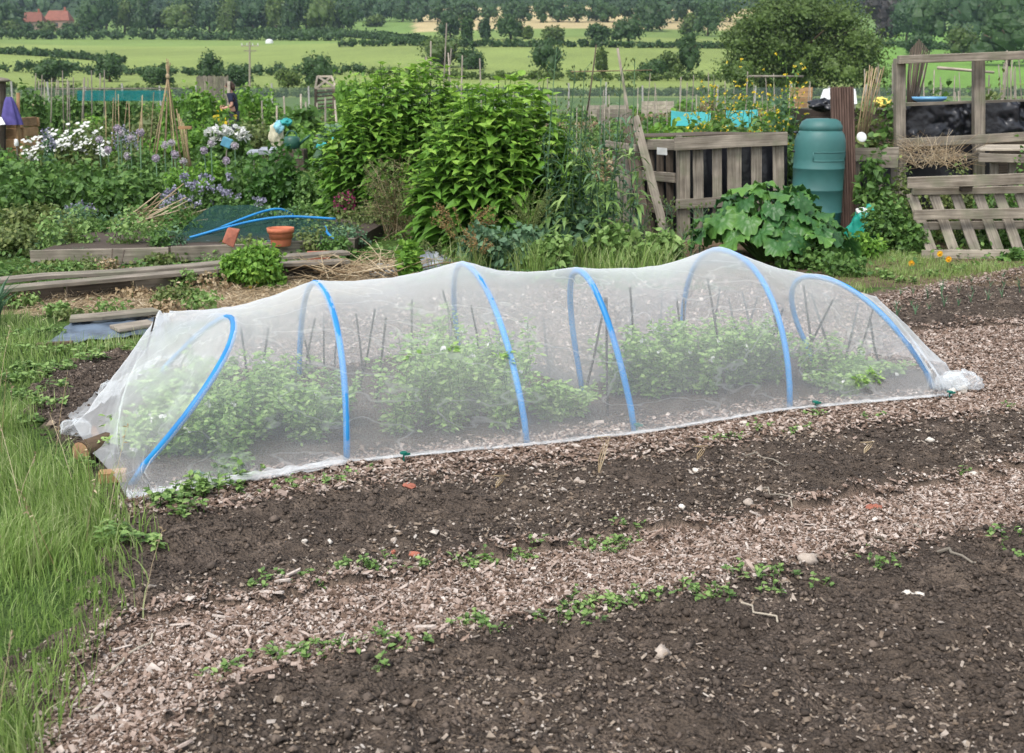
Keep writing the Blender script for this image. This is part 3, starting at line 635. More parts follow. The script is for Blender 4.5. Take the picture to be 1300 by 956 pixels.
UU = np.repeat(U[:, None], K, 1); VV = np.repeat(np.linspace(0, 1, K)[None], len(U), 0)
fold = vnoise(UU * 3.2 + VV * 4, VV * 2.2, 1.0, 3, 31) - .5; fold2 = vnoise(UU * 9 - VV * 5, VV * 9 + UU * 2, 1.0, 3, 33) - .5
# folds: strong near the hem and at both ends
hem = np.exp(-VV / .07) + .6 * np.exp(-(1 - VV) / .06); ends = np.exp(-((UU - 1.6) / .9) ** 2) + np.exp(-((UU - 8.2) / .7) ** 2)
amp = .012 + .022 * ends * np.clip(VV * 8, 0, 1) + .01 * hem
nrm = np.cross(np.gradient(grid, axis=0), np.gradient(grid, axis=1)); nrm = unit(nrm); nrm *= np.sign((nrm * (grid - grid.mean(1, keepdims=True))).sum(-1, keepdims=True) + 1e-9)
grid += nrm * (fold * amp * 1.6 + fold2 * amp * .8)[..., None]
grid[..., 2] = np.maximum(grid[..., 2], .006)
# loose hem lying on the soil, wavy and rucked at the left
edge = grid[:, 0].copy(); dirn = unit(grid[:, 0] * [1, 1, 0] - grid[:, -1] * [1, 1, 0])
rows = []
for k in range(7):
    t = k / 6; wv = (vnoise(U * 6, U * 0 + k * .2, 1, 3, 41) - .5); ww = np.where(U < 3, .065, .02) * (1 + .5 * wv)
    e = edge + dirn * (ww * t)[:, None]; e[:, 2] = .007 + np.abs(np.sin(t * 9 + wv * 9)) * np.where(U < 3, .03, .008) * (1 - t * .5) + .01 * (vnoise(U * 14, U * 0 + k, 1, 2, 5))
    rows.append(e)
full = np.concatenate([np.stack(rows[::-1], 1)[:, :-1], grid], 1); full[..., 2] = np.maximum(full[..., 2], H(full[..., 0].ravel(), full[..., 1].ravel()).reshape(full.shape[:2]) + .008)
mb = MB(); a_, b_ = full.shape[:2]; i = np.arange(a_ - 1)[:, None]; j = np.arange(b_ - 1)[None]
Q = np.stack([i * b_ + j, i * b_ + j + 1, (i + 1) * b_ + j + 1, (i + 1) * b_ + j], -1).reshape(-1, 4); mb.add(full, Q)
net = mb.build('insect_netting', M['net'], smooth=True); tag(net, 'sheer white insect netting draped over blue hoops as a long low tunnel', 'netting')
# doubled hem of the net: a second layer folded back, a part of the net
mb = MB(); hemr = np.stack([rows[6], rows[4], rows[2], rows[0]], 1).copy(); hemr[..., 2] = np.maximum(hemr[..., 2] + .006, H(hemr[..., 0].ravel(), hemr[..., 1].ravel()).reshape(hemr.shape[:2]) + .012)
hemr += (dirn * .004)[:, None]; a_, b_ = hemr.shape[:2]; i = np.arange(a_ - 1)[:, None]; j = np.arange(b_ - 1)[None]
mb.add(hemr, np.stack([i * b_ + j, i * b_ + j + 1, (i + 1) * b_ + j + 1, (i + 1) * b_ + j], -1).reshape(-1, 4)); mb.build('hem', M['net'], net, smooth=True)
# crumpled bundles of net at each end (parts of the same net)
def crumple(cx, cy, cz, r, seed):
    th = np.linspace(0, math.pi, 26); an = np.linspace(0, 2 * math.pi, 41)[:-1]; T_, A_ = np.meshgrid(th, an, indexing='ij')
    k = 1 + .8 * (vnoise(np.cos(A_) * 1.5 + 5, np.sin(A_) * 1.5 + T_ * 1.6, 1.2, 3, seed) - .5) + .13 * np.sin(A_ * 4 + T_ * 3 + seed) + .06 * np.sin(A_ * 9 - T_ * 5)
    P = np.stack([np.sin(T_) * np.cos(A_) * r[0] * k, np.sin(T_) * np.sin(A_) * r[1] * k, np.cos(T_) * r[2] * k], -1); P += np.array([cx, cy, cz]); P[..., 2] = np.maximum(P[..., 2], .008)
    n0, n1 = T_.shape; i = np.arange(n0 - 1)[:, None]; j = np.arange(n1)[None]; j2 = (j + 1) % n1
    return P, np.stack([i * n1 + j, (i + 1) * n1 + j, (i + 1) * n1 + j2, i * n1 + j2], -1).reshape(-1, 4)
p = gp(1214, 494)
for s_, rr in ((3, (.11, .08, .06)), (8, (.09, .07, .04))):
    mb = MB(); mb.add(*crumple(p.x + (.02 if s_ == 3 else -.03), p.y, .035, rr, s_)); mb.build('gathered_end', M['net'], net, smooth=True)
p = gp(98, 554); mb = MB(); mb.add(*crumple(p.x, p.y, .03, (.065, .05, .045), 12)); mb.build('gathered_end', M['net'], net, smooth=True)
p = gp(120, 520); mb = MB(); mb.add(*crumple(p.x + .04, p.y + .1, .05, (.05, .04, .06), 15)); mb.build('gathered_end', M['net'], net, smooth=True)
# ---- logs, blocks and stones holding the net
def log(px, py, ln, r, az, label):
    p = gp(px, py); t = thing('log', label, 'log', (p.x, p.y, 0)); d = Vector((math.cos(az), math.sin(az), 0)); mb = MB()
    c0 = Vector((p.x, p.y, r)); mb.tube([c0 + d * (ln * k) for k in (0, .3, .6, 1)], [r, r * .98, r * 1.03, r * .97][0], 14, cap=False); mb.build('bark', M['bark'], t, smooth=True)
    for e, q in ((0, -1), (1, 1)):
        mb = MB()
        c_ = c0 + d * ln * e; sd_ = Vector((-d.y, d.x, 0)); ring = [c_ + d * q * .002 + sd_ * (r * .97 * math.cos(a)) + Vector((0, 0, r * .97 * math.sin(a))) for a in np.linspace(0, 6.283, 15)[:-1]]
        P = [list(c_ + d * q * .004)] + [list(v_) for v_ in ring]; mb.add(P, np.array([[0, 1 + k, 1 + (k + 1) % 14] for k in range(14)]))
        mb.build('cut_face', M['cut_wood'], t)
log(104, 590, .16, .05, R(65), 'thick dark cut log weighing down the left end of the netting')
log(122, 560, .14, .036, R(50), 'smaller reddish cut log tucked in the netting folds behind the thick log')
p = gp(144, 614); t = thing('wood_block', 'orange sawn softwood block on the near left corner of the netting', 'wood block', (p.x, p.y, 0)); mb = MB(); mb.box((p.x, p.y, .028), (.11, .06, .045), Matrix.Rotation(.25, 3, 'Z'), .7); mb.build('block', M['wood_orange'], t, bevel=.003)
for (px, py, r, lab) in ((1208, 500, .03, 'cream stone inside the gathered netting bundle, left one'), (1222, 497, .036, 'cream stone inside the gathered netting bundle, right one')):
    stone(px, py, r, lab, 'stone_pale', .8)
for (px, py, lab) in ((513, 586, 'below the first gap of peas'), (808, 549, 'at the foot of the fourth hoop'), (1034, 520, 'just right of the foot of the fifth hoop'), (1204, 507, 'beside the gathered bundle at the right end'), (252, 612, 'in the rucked folds at the left end')):
    p = gp(px, py); mb = MB(); mb.lathe([(0.0, .045), (.016, .045), (.016, .038), (.004, .034), (.003, -.03), (0, -.05)], (p.x, p.y - .012, .0), 8); mb.box((p.x + .014, p.y - .015, .036), (.03, .010, .008), Matrix.Rotation(.5, 3, 'Z'))
    tag(mb.build('net_peg', M['peg']), 'small green peg pinning the net hem ' + lab, 'peg')
# ---- canes inside
CANES = [((197, 402), (176, 480)), ((238, 392), (246, 462)), ((252, 420), (215, 485)), ((306, 415), (316, 500)), ((341, 416), (324, 505)), ((376, 392), (400, 480)), ((400, 404), (384, 482)), ((411, 402), (412, 478)),
         ((476, 392), (452, 500)), ((490, 403), (476, 512)), ((523, 380), (520, 500)), ((530, 430), (518, 485)), ((562, 369), (592, 470)), ((576, 378), (570, 440)), ((555, 412), (566, 470)), ((598, 388), (608, 455)), ((624, 382), (636, 450)), ((635, 402), (636, 470)),
         ((769, 378), (738, 510)), ((770, 378), (772, 530)), ((806, 383), (790, 470)), ((800, 365), (812, 480)), ((841, 368), (838, 430)), ((858, 368), (870, 450)), ((868, 378), (870, 445)), ((898, 352), (924, 500)), ((914, 365), (900, 450)), ((925, 378), (942, 440)), ((942, 370), (966, 450)), ((962, 376), (940, 440)),
         ((994, 392), (966, 470)), ((1020, 362), (1038, 480)), ((1030, 372), (1060, 460)), ((1058, 380), (1008, 470)), ((1090, 385), (1070, 460)), ((1113, 377), (1080, 470)), ((1104, 402), (1122, 470)), ((452, 398), (462, 480)), ((690, 402), (700, 480)), ((980, 386), (1000, 470)), ((430, 410), (424, 480))]
for k, (tp, bt) in enumerate(CANES):
    B = gp(*bt); tipd = B.y + (.12 if k % 3 else -.05); T_ = at(tp[0], tp[1], tipd)
    # stay under the cloth
    mb = MB(); B.z = -.05; mid = (B + T_) / 2 + Vector((rng.normal(0, .005), rng.normal(0, .005), 0)); mb.tube([B, mid, T_], [.0068, .0058] if k not in (0, 35) else [.006, .005], 6)
    edge_ = 'short dark cane propping the left back corner of the netting' if k == 0 else 'short dark cane propping the right back corner of the netting' if k == 35 else 'thin dark garden cane standing among the peas under the netting'
    o = tag(mb.build('cane', M['cane_dark']), edge_, 'cane')
    if k not in (0, 35): o['group'] = 'canes standing under the netted tunnel'
# ---- peas
CLUMPS = [('left', [(238, 545), (228, 525), (262, 572), (300, 535), (320, 560), (356, 545), (392, 560), (420, 540), (262, 520), (245, 575), (350, 515), (290, 580), (196, 578), (190, 560), (205, 545), (215, 515), (222, 560)], .30, 'in the long left hand mass of peas under the netting'),
          ('mid', [(508, 552), (545, 540), (575, 548), (600, 530), (640, 545), (560, 510), (625, 515), (654, 528)], .42, 'in the middle clump of peas between second and third hoop'),
          ('gap', [(705, 535), (722, 528)], .17, 'low and spreading just right of the third hoop'),
          ('right', [(790, 500), (832, 506), (860, 498), (895, 500), (925, 490), (950, 488), (880, 480), (830, 490), (930, 476), (978, 484)], .33, 'in the clump of peas between fourth and fifth hoop'),
          ('end', [(1045, 492), (1070, 500), (1090, 478), (1110, 476)], .22, 'in the small last clump of peas near the right end')]
for nm, pos, h, lab in CLUMPS:
    for k, (px, py) in enumerate(pos):
        b0 = gp(px, py); hh = h * rng.uniform(.8, 1.2)
        if nm == 'end': hh = (.27, .14, .08, .05)[k]
        if nm == 'left': hh *= .85
        if nm == 'left' and k in (0, 1, 9): hh = .2
        if nm == 'left' and k > 11: hh = (.10, .11, .13, .17, .15)[k - 12]
        t = thing('pea_plant', 'pale green pea plant ' + lab, 'pea plant', tuple(b0), 'pea plants in the ' + {'left': 'left', 'mid': 'middle', 'gap': 'low', 'right': 'right', 'end': 'last'}[nm] + ' clump')
        st = MB(); fo = MB(); fl = MB(); C = []; D = []; NN = []
        for s_ in range(11):
            az = rng.random() * 6.28; r0 = rng.uniform(.01, .06); b1 = b0 + Vector((math.cos(az) * r0, math.sin(az) * r0, 0)); sp = rng.uniform(.04, .15)
            pts = [b1 + Vector((math.cos(az) * sp * q ** 1.3 + .012 * math.sin(9 * q + s_), math.sin(az) * sp * q ** 1.3 + .012 * math.cos(8 * q + s_), hh * rng.uniform(.95, 1.02) * q * (.75 + .25 * ((s_ * 7) % 5) / 4))) for q in np.linspace(0, 1, 6)]
            st.tube(pts, [.0022, .0012], 4, cap=False)
            PA = np.array([list(p_) for p_ in pts])
            for q in np.linspace(.08, 1, 11):
                c_ = np.array([np.interp(q, np.linspace(0, 1, 6), PA[:, w_]) for w_ in range(3)])
                for l_ in range(7):
                    a2 = rng.random() * 6.28; d_ = np.array([math.cos(a2), math.sin(a2), rng.uniform(-.2, .7)]); C.append(c_ + unit(d_) * rng.uniform(.0, .035)); D.append(d_); NN.append([rng.normal(0, .5), rng.normal(0, .5), 1])
            if rng.random() < .25:
                c_ = PA[-1] + [0, 0, -.02]; fl = MB(); fl.leaves([c_] * 4, rng.normal(0, 1, (4, 3)), rng.normal(0, 1, (4, 3)), .02, .02, 'petal'); fl.build('flower', M['p_white'], t)
        m_ = len(C); fo.leaves(C, D, NN, rng.uniform(.016, .042, m_), rng.uniform(.011, .026, m_), 'oval', .2, .1)
        st.build('stem', M['l_mid'], t); fo.build('foliage', M['l_pea'], t)
# ------------------------------------------------------------------ plant generators
def lobes_for(rx, ry, h, n, lo=.25):
    L = []
    for k in range(n):
        a = k * 2.399 + rng.random() * .5; t = rng.random(); zc = h * (lo + (1 - lo) * .78 * t); r_ = math.sqrt(max(.05, 1 - (t * .85) ** 2)) * rng.uniform(.35, .72)
        s_ = rng.uniform(.30, .48); L.append((np.array([math.cos(a) * rx * r_, math.sin(a) * ry * r_, zc]), np.array([rx * s_, ry * s_, h * s_ * .62])))
    L.append((np.array([0, 0, h * .52]), np.array([rx * .68, ry * .68, h * .44]))); return L
def shell_pts(lobes, m, out=1.0, th=.25):
    w_ = np.array([l[1].prod() ** (2 / 3) for l in lobes]); w_ /= w_.sum(); idx = rng.choice(len(lobes), m, p=w_)
    c_ = np.array([l[0] for l in lobes])[idx]; r_ = np.array([l[1] for l in lobes])[idx]
    d = unit(rng.normal(0, 1, (m, 3))); k = out * (1 + rng.normal(0, th, m)); return c_ + d * r_ * k[:, None], d
def crown(mb, b, rx, ry, h, nl, nleaf, leaf, shape='quad', core=.86, lo=.25, vbias=0, th=.16, seg=(9, 7)):
    lb = lobes_for(rx, ry, h, nl, lo); b = np.array(b)
    if core:
        for c_, r_ in lb: mb.ball(b + c_, r_ * (core if shape != 'quad' else core * .78), np.clip(.45 + vbias, 0, 1), seg[0], seg[1], .45)
    P, D = shell_pts(lb, nleaf, 1.02, th); P[:, 2] = np.maximum(P[:, 2], .01 * h)
    N = unit(D * .7 + rng.normal(0, .45, D.shape) + [0, 0, .45]); dr = unit(rng.normal(0, 1, D.shape) + D * .5)
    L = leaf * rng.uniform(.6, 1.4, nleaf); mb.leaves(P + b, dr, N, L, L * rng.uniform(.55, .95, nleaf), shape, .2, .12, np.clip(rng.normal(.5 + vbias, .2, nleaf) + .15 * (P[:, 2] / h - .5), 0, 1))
def tree(name, label, cat, b, h, wd, mat='l_far', nleaf=1500, leaf=None, nl=11, group=None, lo=.22, trunk=True, core=.84, dep=.9):
    t = thing(name, label, cat, tuple(b), group); d = b.y; leaf = leaf or 3.0 / F * d
    if trunk:
        mb = MB(); r = wd * .035 + .05; tp = [b + Vector((0, 0, -.3)), b + Vector((r * .5, 0, h * .2)), b + Vector((-r * .4, 0, h * .45)), b + Vector((0, 0, h * .7))]; mb.tube(tp, [r, r * .4], 8)
        for k in range(5):
            a = k * 1.3 + rng.random(); q = b + Vector((0, 0, h * (.22 + .07 * k))); e = q + Vector((math.cos(a) * wd * .3, math.sin(a) * wd * .3, h * .22)); mb.tube([q, q.lerp(e, .5) + Vector((0, 0, h * .02)), e], [r * .5, r * .15], 5)
        mb.build('trunk', M['bark'], t, smooth=True)
    mb = MB(); crown(mb, b, wd / 2, wd / 2 * dep, h, nl, nleaf, leaf, 'quad', core, lo, rng.uniform(-.12, .12)); mb.build('crown', M[mat], t)
    return t
def ptree(px, topy, wpx, basey, label, name='tree', cat='tree', mat='l_far', group=None, nleaf=1100, **kw):
    b = gp(px, basey); h = at(px, topy, b.y).z - b.z; wd = wpx / F * b.y
    return tree(name, label, cat, b, h * 1.05, wd * 1.1, mat, nleaf, group=group, **kw)
def hedge(pts, hpx, label, mat='l_far', name='hedge', leafpx=3.0, dens=1.0, group=None):
    """pts: pixel points on the ground line of the hedge"""
    W_ = [gp(a, b_) for a, b_ in pts]; t = thing(name, label, 'hedge', tuple(W_[0]), group); mb = MB()
    for A, B in zip(W_[:-1], W_[1:]):
        L = (B - A).length; d0 = (A.y + B.y) / 2; hh = hpx / F * d0; n = max(2, int(L / (hh * .9)))
        for k in range(n):
            c_ = A.lerp(B, (k + rng.random() * .6) / n); c_.z = float(macro(c_.x, c_.y)); q = hh * rng.uniform(.75, 1.25)
            crown(mb, c_, L / n * .8, hh * .55, q, 3, int(95 * dens), leafpx / F * d0, 'quad', .88, .15, rng.uniform(-.15, .15), seg=(6, 5))
    mb.build('foliage', M[mat], t); return t
def stems_of(mb, b, rx, ry, h, n, r=.006):
    b = Vector(b)
    for k in range(n):
        a = rng.random() * 6.28; q = math.sqrt(rng.random()); e = b + Vector((math.cos(a) * rx * q * .8, math.sin(a) * ry * q * .8, h * rng.uniform(.5, .85)))
        s_ = b + Vector((math.cos(a) * rx * q * .35, math.sin(a) * ry * q * .35, -.02)); mb.tube([s_, s_.lerp(e, .5) + Vector((0, 0, h * .05)), e], [r, r * .5], 4, cap=False)
def bush(px, topy, wpx, d, label, name='plant', cat='plant', mat='l_mid', leaf=.05, nleaf=900, group=None, shape='oval', nl=6, dep=.8, core=0, lo=.1, th=.25, stem='l_mid'):
    b = base(px, d); h = max(.08, at(px, topy, d).z - b.z); rx = wpx / F * d / 2
    t = thing(name, label, cat, tuple(b), group); mb = MB(); stems_of(mb, b, rx, rx * dep, h, 7, max(.003, h * .006)); mb.build('stem', M[stem], t)
    mb = MB(); crown(mb, b, rx, rx * dep, h, nl, nleaf, leaf, shape, core, lo, 0, th); mb.build('foliage', M[mat], t); return t, b, h, rx
def leafy_stems(name, label, cat, b, rx, ry, h, n, L, mat='l_bright', group=None, pairs=9, low=.15, top=.45):
    """clump of upright stems clothed in opposite pointed leaves"""
    t = thing(name, label, cat, tuple(b), group); st = MB(); C = []; D = []; NN = []; LL = []; V = []
    for k in range(n):
        a = k * 2.399; q = math.sqrt((k + .5) / n); e0 = Vector((math.cos(a) * rx * q * .9, math.sin(a) * ry * q * .9, 0)) + b; hh = h * math.sqrt(max(.08, 1 - (.93 * q) ** 2.2)) * rng.uniform(.86, .99)
        lean = Vector((math.cos(a) * rx * .3 * q, math.sin(a) * ry * .3 * q, 0)) + Vector((rng.normal(0, .04), rng.normal(0, .04), 0)); pts = [e0 + lean * (s_ ** 1.5) + Vector((0, 0, hh * s_)) for s_ in (0, .3, .6, .85, 1)]
        st.tube(pts, [.008, .004], 5, cap=False); PA = np.array([list(p_) for p_ in pts]); tt = [0, .3, .6, .85, 1]
        ph = rng.random() * 6.28
        for j_, s_ in enumerate(np.linspace(low, 1, pairs)):
            c_ = np.array([np.interp(s_, tt, PA[:, w_]) for w_ in range(3)]); ph += 1.57
            for sg in (0, math.pi):
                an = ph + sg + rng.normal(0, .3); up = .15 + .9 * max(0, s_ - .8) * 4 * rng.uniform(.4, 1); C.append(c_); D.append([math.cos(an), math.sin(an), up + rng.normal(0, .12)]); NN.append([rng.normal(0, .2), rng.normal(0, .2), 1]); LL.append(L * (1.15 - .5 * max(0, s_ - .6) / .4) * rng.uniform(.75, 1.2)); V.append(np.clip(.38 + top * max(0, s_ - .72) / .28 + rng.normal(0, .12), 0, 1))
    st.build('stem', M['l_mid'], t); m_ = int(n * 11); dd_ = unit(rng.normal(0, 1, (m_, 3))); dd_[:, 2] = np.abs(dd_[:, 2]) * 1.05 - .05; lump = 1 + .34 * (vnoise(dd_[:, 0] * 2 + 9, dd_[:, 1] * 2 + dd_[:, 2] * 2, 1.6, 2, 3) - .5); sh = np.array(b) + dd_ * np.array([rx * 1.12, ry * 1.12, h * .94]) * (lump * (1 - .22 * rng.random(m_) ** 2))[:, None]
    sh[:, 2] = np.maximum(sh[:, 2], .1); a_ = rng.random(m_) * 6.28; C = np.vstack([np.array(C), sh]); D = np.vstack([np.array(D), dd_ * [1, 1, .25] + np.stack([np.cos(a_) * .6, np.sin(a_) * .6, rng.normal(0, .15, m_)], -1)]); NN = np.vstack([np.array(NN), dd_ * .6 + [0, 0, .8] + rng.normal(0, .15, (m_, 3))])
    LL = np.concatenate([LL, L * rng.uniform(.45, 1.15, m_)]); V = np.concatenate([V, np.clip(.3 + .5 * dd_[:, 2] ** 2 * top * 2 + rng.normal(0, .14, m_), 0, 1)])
    mb = MB(); LL = np.array(LL); mb.leaves(C, D, NN, LL, LL * .62, 'heart', rng.uniform(.25, .6, len(LL)), .16, np.array(V)); mb.build('foliage', M[mat], t); return t
def cane(a, b_, label, group=None, r=.008, mat='cane', name='cane', cat='cane', bend=.01):
    mb = MB(); a = Vector(a); b_ = Vector(b_); m_ = (a + b_) / 2 + Vector((rng.normal(0, bend), rng.normal(0, bend), 0)); mb.tube([a, m_, b_], [r, r * .75], 6); return tag(mb.build(name, M[mat], smooth=True), label, cat, group)
def stake(px, topy, d, label, group=None, lean=0, r=.012, mat='cane_grey', name='stake', cat='stake', boty=None):
    b_ = base(px, d); b_.z -= .1; tp = at(px + lean, topy, d); return cane(b_, tp, label, group, r, mat, name, cat, .015)

# ------------------------------------------------------------------ far land
def fhouse(px, basey, wpx, hpx, label, roofc, wallc, name='house'):
    b = gp(px, basey); d = b.y; W_ = wpx / F * d; Hh = hpx / F * d; t = thing(name, label, 'house', tuple(b)); dp = W_ * .6; wh = Hh * .5
    mw = plain('house_wall', wallc, .9); mr = plain('house_roof', roofc, .85, scale=1)
    mb = MB(); mb.box((b.x, b.y, b.z + wh / 2), (W_, dp, wh)); mb.build('wall', mw, t)
    mb = MB(); e = W_ * .04; P = [(-W_ / 2 - e, -dp / 2 - e, wh), (W_ / 2 + e, -dp / 2 - e, wh), (W_ / 2 + e, dp / 2 + e, wh), (-W_ / 2 - e, dp / 2 + e, wh), (-W_ / 2 + W_ * .12, 0, Hh), (W_ / 2 - W_ * .12, 0, Hh)]
    mb.add([(b.x + p_[0], b.y + p_[1], b.z + p_[2]) for p_ in P], [[0, 1, 5, 4], [1, 2, 5], [2, 3, 4, 5], [3, 0, 4], [3, 2, 1, 0]]); rf = mb.build('roof', mr, t)
    mb = MB(); mb.box((b.x + W_ * .28, b.y, b.z + Hh * 1.0), (W_ * .07, W_ * .07, Hh * .3)); mb.build('chimney', M['brick'], rf)
    for k in (-.3, 0, .3):
        mb = MB(); mb.box((b.x + W_ * k, b.y - dp / 2 - .05, b.z + wh * .6), (W_ * .12, .12, wh * .35)); mb.build('window', plain('window_glass', (.06, .07, .08), .2), t)
fhouse(44, 41, 26, 24, 'far house with dull red roof among trees, left one of the pair', (.20, .075, .05), (.32, .24, .18))
fhouse(76, 40, 30, 25, 'far house with dull red roof among trees, right one of the pair', (.24, .09, .06), (.36, .24, .18))
fhouse(12, 40, 22, 20, 'far grey roofed house at the top left corner', (.12, .11, .11), (.40, .37, .33))
fhouse(354, 34, 16, 20, 'small far house with orange roof glimpsed among the trees above the left fields', (.38, .13, .06), (.4, .3, .22))
fhouse(118, 30, 16, 18, 'small far house with pinkish gable among the trees at top left', (.26, .12, .09), (.55, .45, .4))
b = gp(342, 55); mb = MB(); mb.lathe([(.0, 1.3), (.8, 1.1), (1.15, .6), (1.2, -.1)], b, 12, .5); tag(mb.build('pasture_shelter', M['white'], smooth=True), 'tiny white domed animal shelter on the pale pasture', 'shelter')
# wooded hill: one mass
mb = MB(); rr = np.random.default_rng(11)
for d in np.geomspace(640, 1290, 13):
    half = d * .52; n_ = int(2 * half / 10)
    for k in range(n_):
        x = -half + 10 * (k + rr.random()); y = d + rr.normal(0, 14); az = x / y
        z = float(macro(x, y)); hh = rr.uniform(11, 19); wd = rr.uniform(9, 16); pv = -1500 * 0 + (z - CAMZ) / y
        if pv > .35: continue
        vb = rr.choice([-.3, -.15, 0, .05, .25], p=[.25, .25, .2, .15, .15])
        crown(mb, (x, y, z), wd / 2, wd / 2, hh, 3, 95, 2.6 / F * d, 'quad', .9, .2, vb, .12, seg=(7, 5))
tag(mb.build('wooded_hillside', M['l_wood']), 'dense dark mixed woodland covering the hillside along the top of the picture', kind='stuff')
gT = 'trees standing along the foot of the woods'
for k, px in enumerate(list(range(-10, 450, 21))):
    if 20 < px < 105: continue
    ptree(px + rng.uniform(-6, 6), rng.uniform(-14, 8), rng.uniform(26, 44), rng.uniform(41, 45), 'dark broadleaf tree at the foot of the woods above the long left hedge', name='broadleaf_tree', mat=['l_far', 'l_wood', 'l_far2'][k % 3], group=gT, nleaf=800)
for k, px in enumerate((14, 32, 60, 88, 104)):
    ptree(px, 27 + (k % 2) * 3, 24, 44, 'rounded green bush in front of the far red roofed houses', name='bush', cat='bush', mat=['l_far2', 'l_far'][k % 2], group='bushes below the far houses', nleaf=380)
for k, px in enumerate(list(range(445, 930, 22))):
    ptree(px + rng.uniform(-5, 5), rng.uniform(-8, 6), rng.uniform(24, 38), 27 + rng.uniform(-1, 2), 'dark tree along the upper edge of the dry tan field', name='woodland_edge_tree', mat=['l_wood', 'l_far'][k % 2], group='trees along the top of the dry field', nleaf=420)
T_ = [(571, 18, 32, 48, 'dark round tree at the left end of the dry tan field', 'l_far'), (593, 23, 18, 53, 'narrow dark tree on the dry field, between a round tree and a slim conifer', 'l_far'), (616, 24, 15, 50, 'slim dark conifer like tree on the dry tan field', 'l_wood'), (648, 20, 36, 50, 'broad dark tree in the middle of the dry tan field', 'l_far'),
      (670, 36, 12, 50, 'very small pale tree right of the broad dark tree on the dry field', 'l_far2'), (703, 33, 30, 54, 'pale loose tree at the hedge below the dry field', 'l_far2'), (759, 33, 32, 54, 'low dark bushy tree below the dry tan field, left of a wider one', 'l_far'), (797, 25, 42, 54, 'wide dark tree at the right part of the dry tan field', 'l_far'),
      (827, 3, 36, 40, 'tall rounded tree at the right end of the dry tan field', 'l_far'), (875, 20, 26, 44, 'pale green round tree above the far pasture left of the great tree', 'l_far2'), (898, 5, 34, 46, 'dark tree standing directly left of the great spreading tree', 'l_far'), (478, 20, 24, 34, 'pale round bush at the edge of the little green field', 'l_far2'),
      (562, 47, 66, 86, 'large round olive bush on the near edge of the pasture', 'l_far2'), (598, 62, 34, 88, 'smaller green bush beside the large round olive bush', 'l_far'), (694, 54, 40, 98, 'dark upright tree on the near edge of the pasture', 'l_far'), (763, 62, 16, 95, 'small slender pale tree at the near hedge', 'l_far2'), (873, 43, 32, 98, 'tall dark narrow tree left of the great tree', 'l_far'), (850, 68, 30, 98, 'low pale bush at the foot of the tall dark narrow tree', 'l_far2'), (828, 76, 40, 100, 'low grey green bush at the left of the tall narrow tree', 'l_far'),
      (68, 73, 56, 104, 'wide dark bush at the left end of the middle hedge', 'l_far'), (139, 70, 34, 104, 'rounded tree in the middle hedge, left of the utility pole', 'l_far'), (266, 67, 34, 106, 'bushy dark tree left of the utility pole', 'l_far'), (404, 68, 42, 112, 'dark round tree right of the utility pole', 'l_far'), (365, 88, 34, 112, 'low dull green bush between the utility pole and the dark round tree', 'l_far2'), (200, 84, 40, 108, 'low dark bush behind the bean wigwam', 'l_far'), (300, 88, 40, 110, 'low dark bush just left of the utility pole', 'l_far')]
for (px, ty, wp, by, lab, mt) in T_: ptree(px, ty, wp, by, lab, mat=mt, name='tree', nleaf=1100)
# right hand woods
for (px, ty, wp, by, lab, mt) in ((1119, -8, 62, 52, 'dark copper coloured tree right of the great spreading tree', 'l_copper'), (1150, 0, 50, 54, 'dark green tree beside the copper coloured tree', 'l_wood'), (1180, -2, 56, 58, 'dark rounded tree second right of the copper tree', 'l_far'), (1222, -10, 62, 60, 'big dark tree with pale lit crown at upper right', 'l_wood'),
      (1268, -14, 70, 60, 'tall dark tree at the top right', 'l_far'), (1221, 36, 46, 76, 'pale green bush in front of the right hand woods', 'l_far2'), (1278, 18, 90, 84, 'large near dark tree at the right edge', 'l_far'), (1310, 5, 60, 80, 'tree cut by the right edge of the picture', 'l_wood'), (1165, 42, 40, 70, 'low bush at the edge of the bright green pasture', 'l_far')):
    ptree(px, ty, wp, by, lab, mat=mt, nleaf=900)
hedge([(-40, 50), (60, 50), (200, 50), (330, 51), (440, 52)], 13, 'long dark clipped hedge along the top of the left pasture')
hedge([(300, 44), (440, 47), (540, 56)], 9, 'short hedge beside the little green field at centre left')
hedge([(432, 60), (520, 58), (600, 60)], 9, 'dark hedge under the little green field')
hedge([(590, 60), (700, 60), (800, 61), (930, 62)], 9, 'long dark hedge dividing dry field from pasture')
hedge([(-40, 66), (60, 72), (160, 80)], 9, 'dark hedge slanting down across the left pasture')
hedge([(-40, 92), (60, 92), (110, 93)], 14, 'dark hedge at the left edge between the two pale pastures')
hedge([(110, 95), (230, 96), (360, 96), (470, 95)], 13, 'low dark hedge along the foot of the left pasture')
hedge([(470, 97), (600, 101), (760, 103), (940, 103)], 11, 'low hedge along the foot of the middle pasture', 'l_far2')
hedge([(1090, 58), (1180, 62), (1300, 70)], 8, 'thin hedge across the right hand pasture')
hedge([(-60, 122), (200, 124), (420, 124)], 14, 'rough low hedge just beyond the left plots', 'l_far2', dens=2)
hedge([(420, 122), (700, 122), (950, 122), (1320, 122)], 10, 'rough low hedge just beyond the middle and right plots', 'l_far2', dens=2)
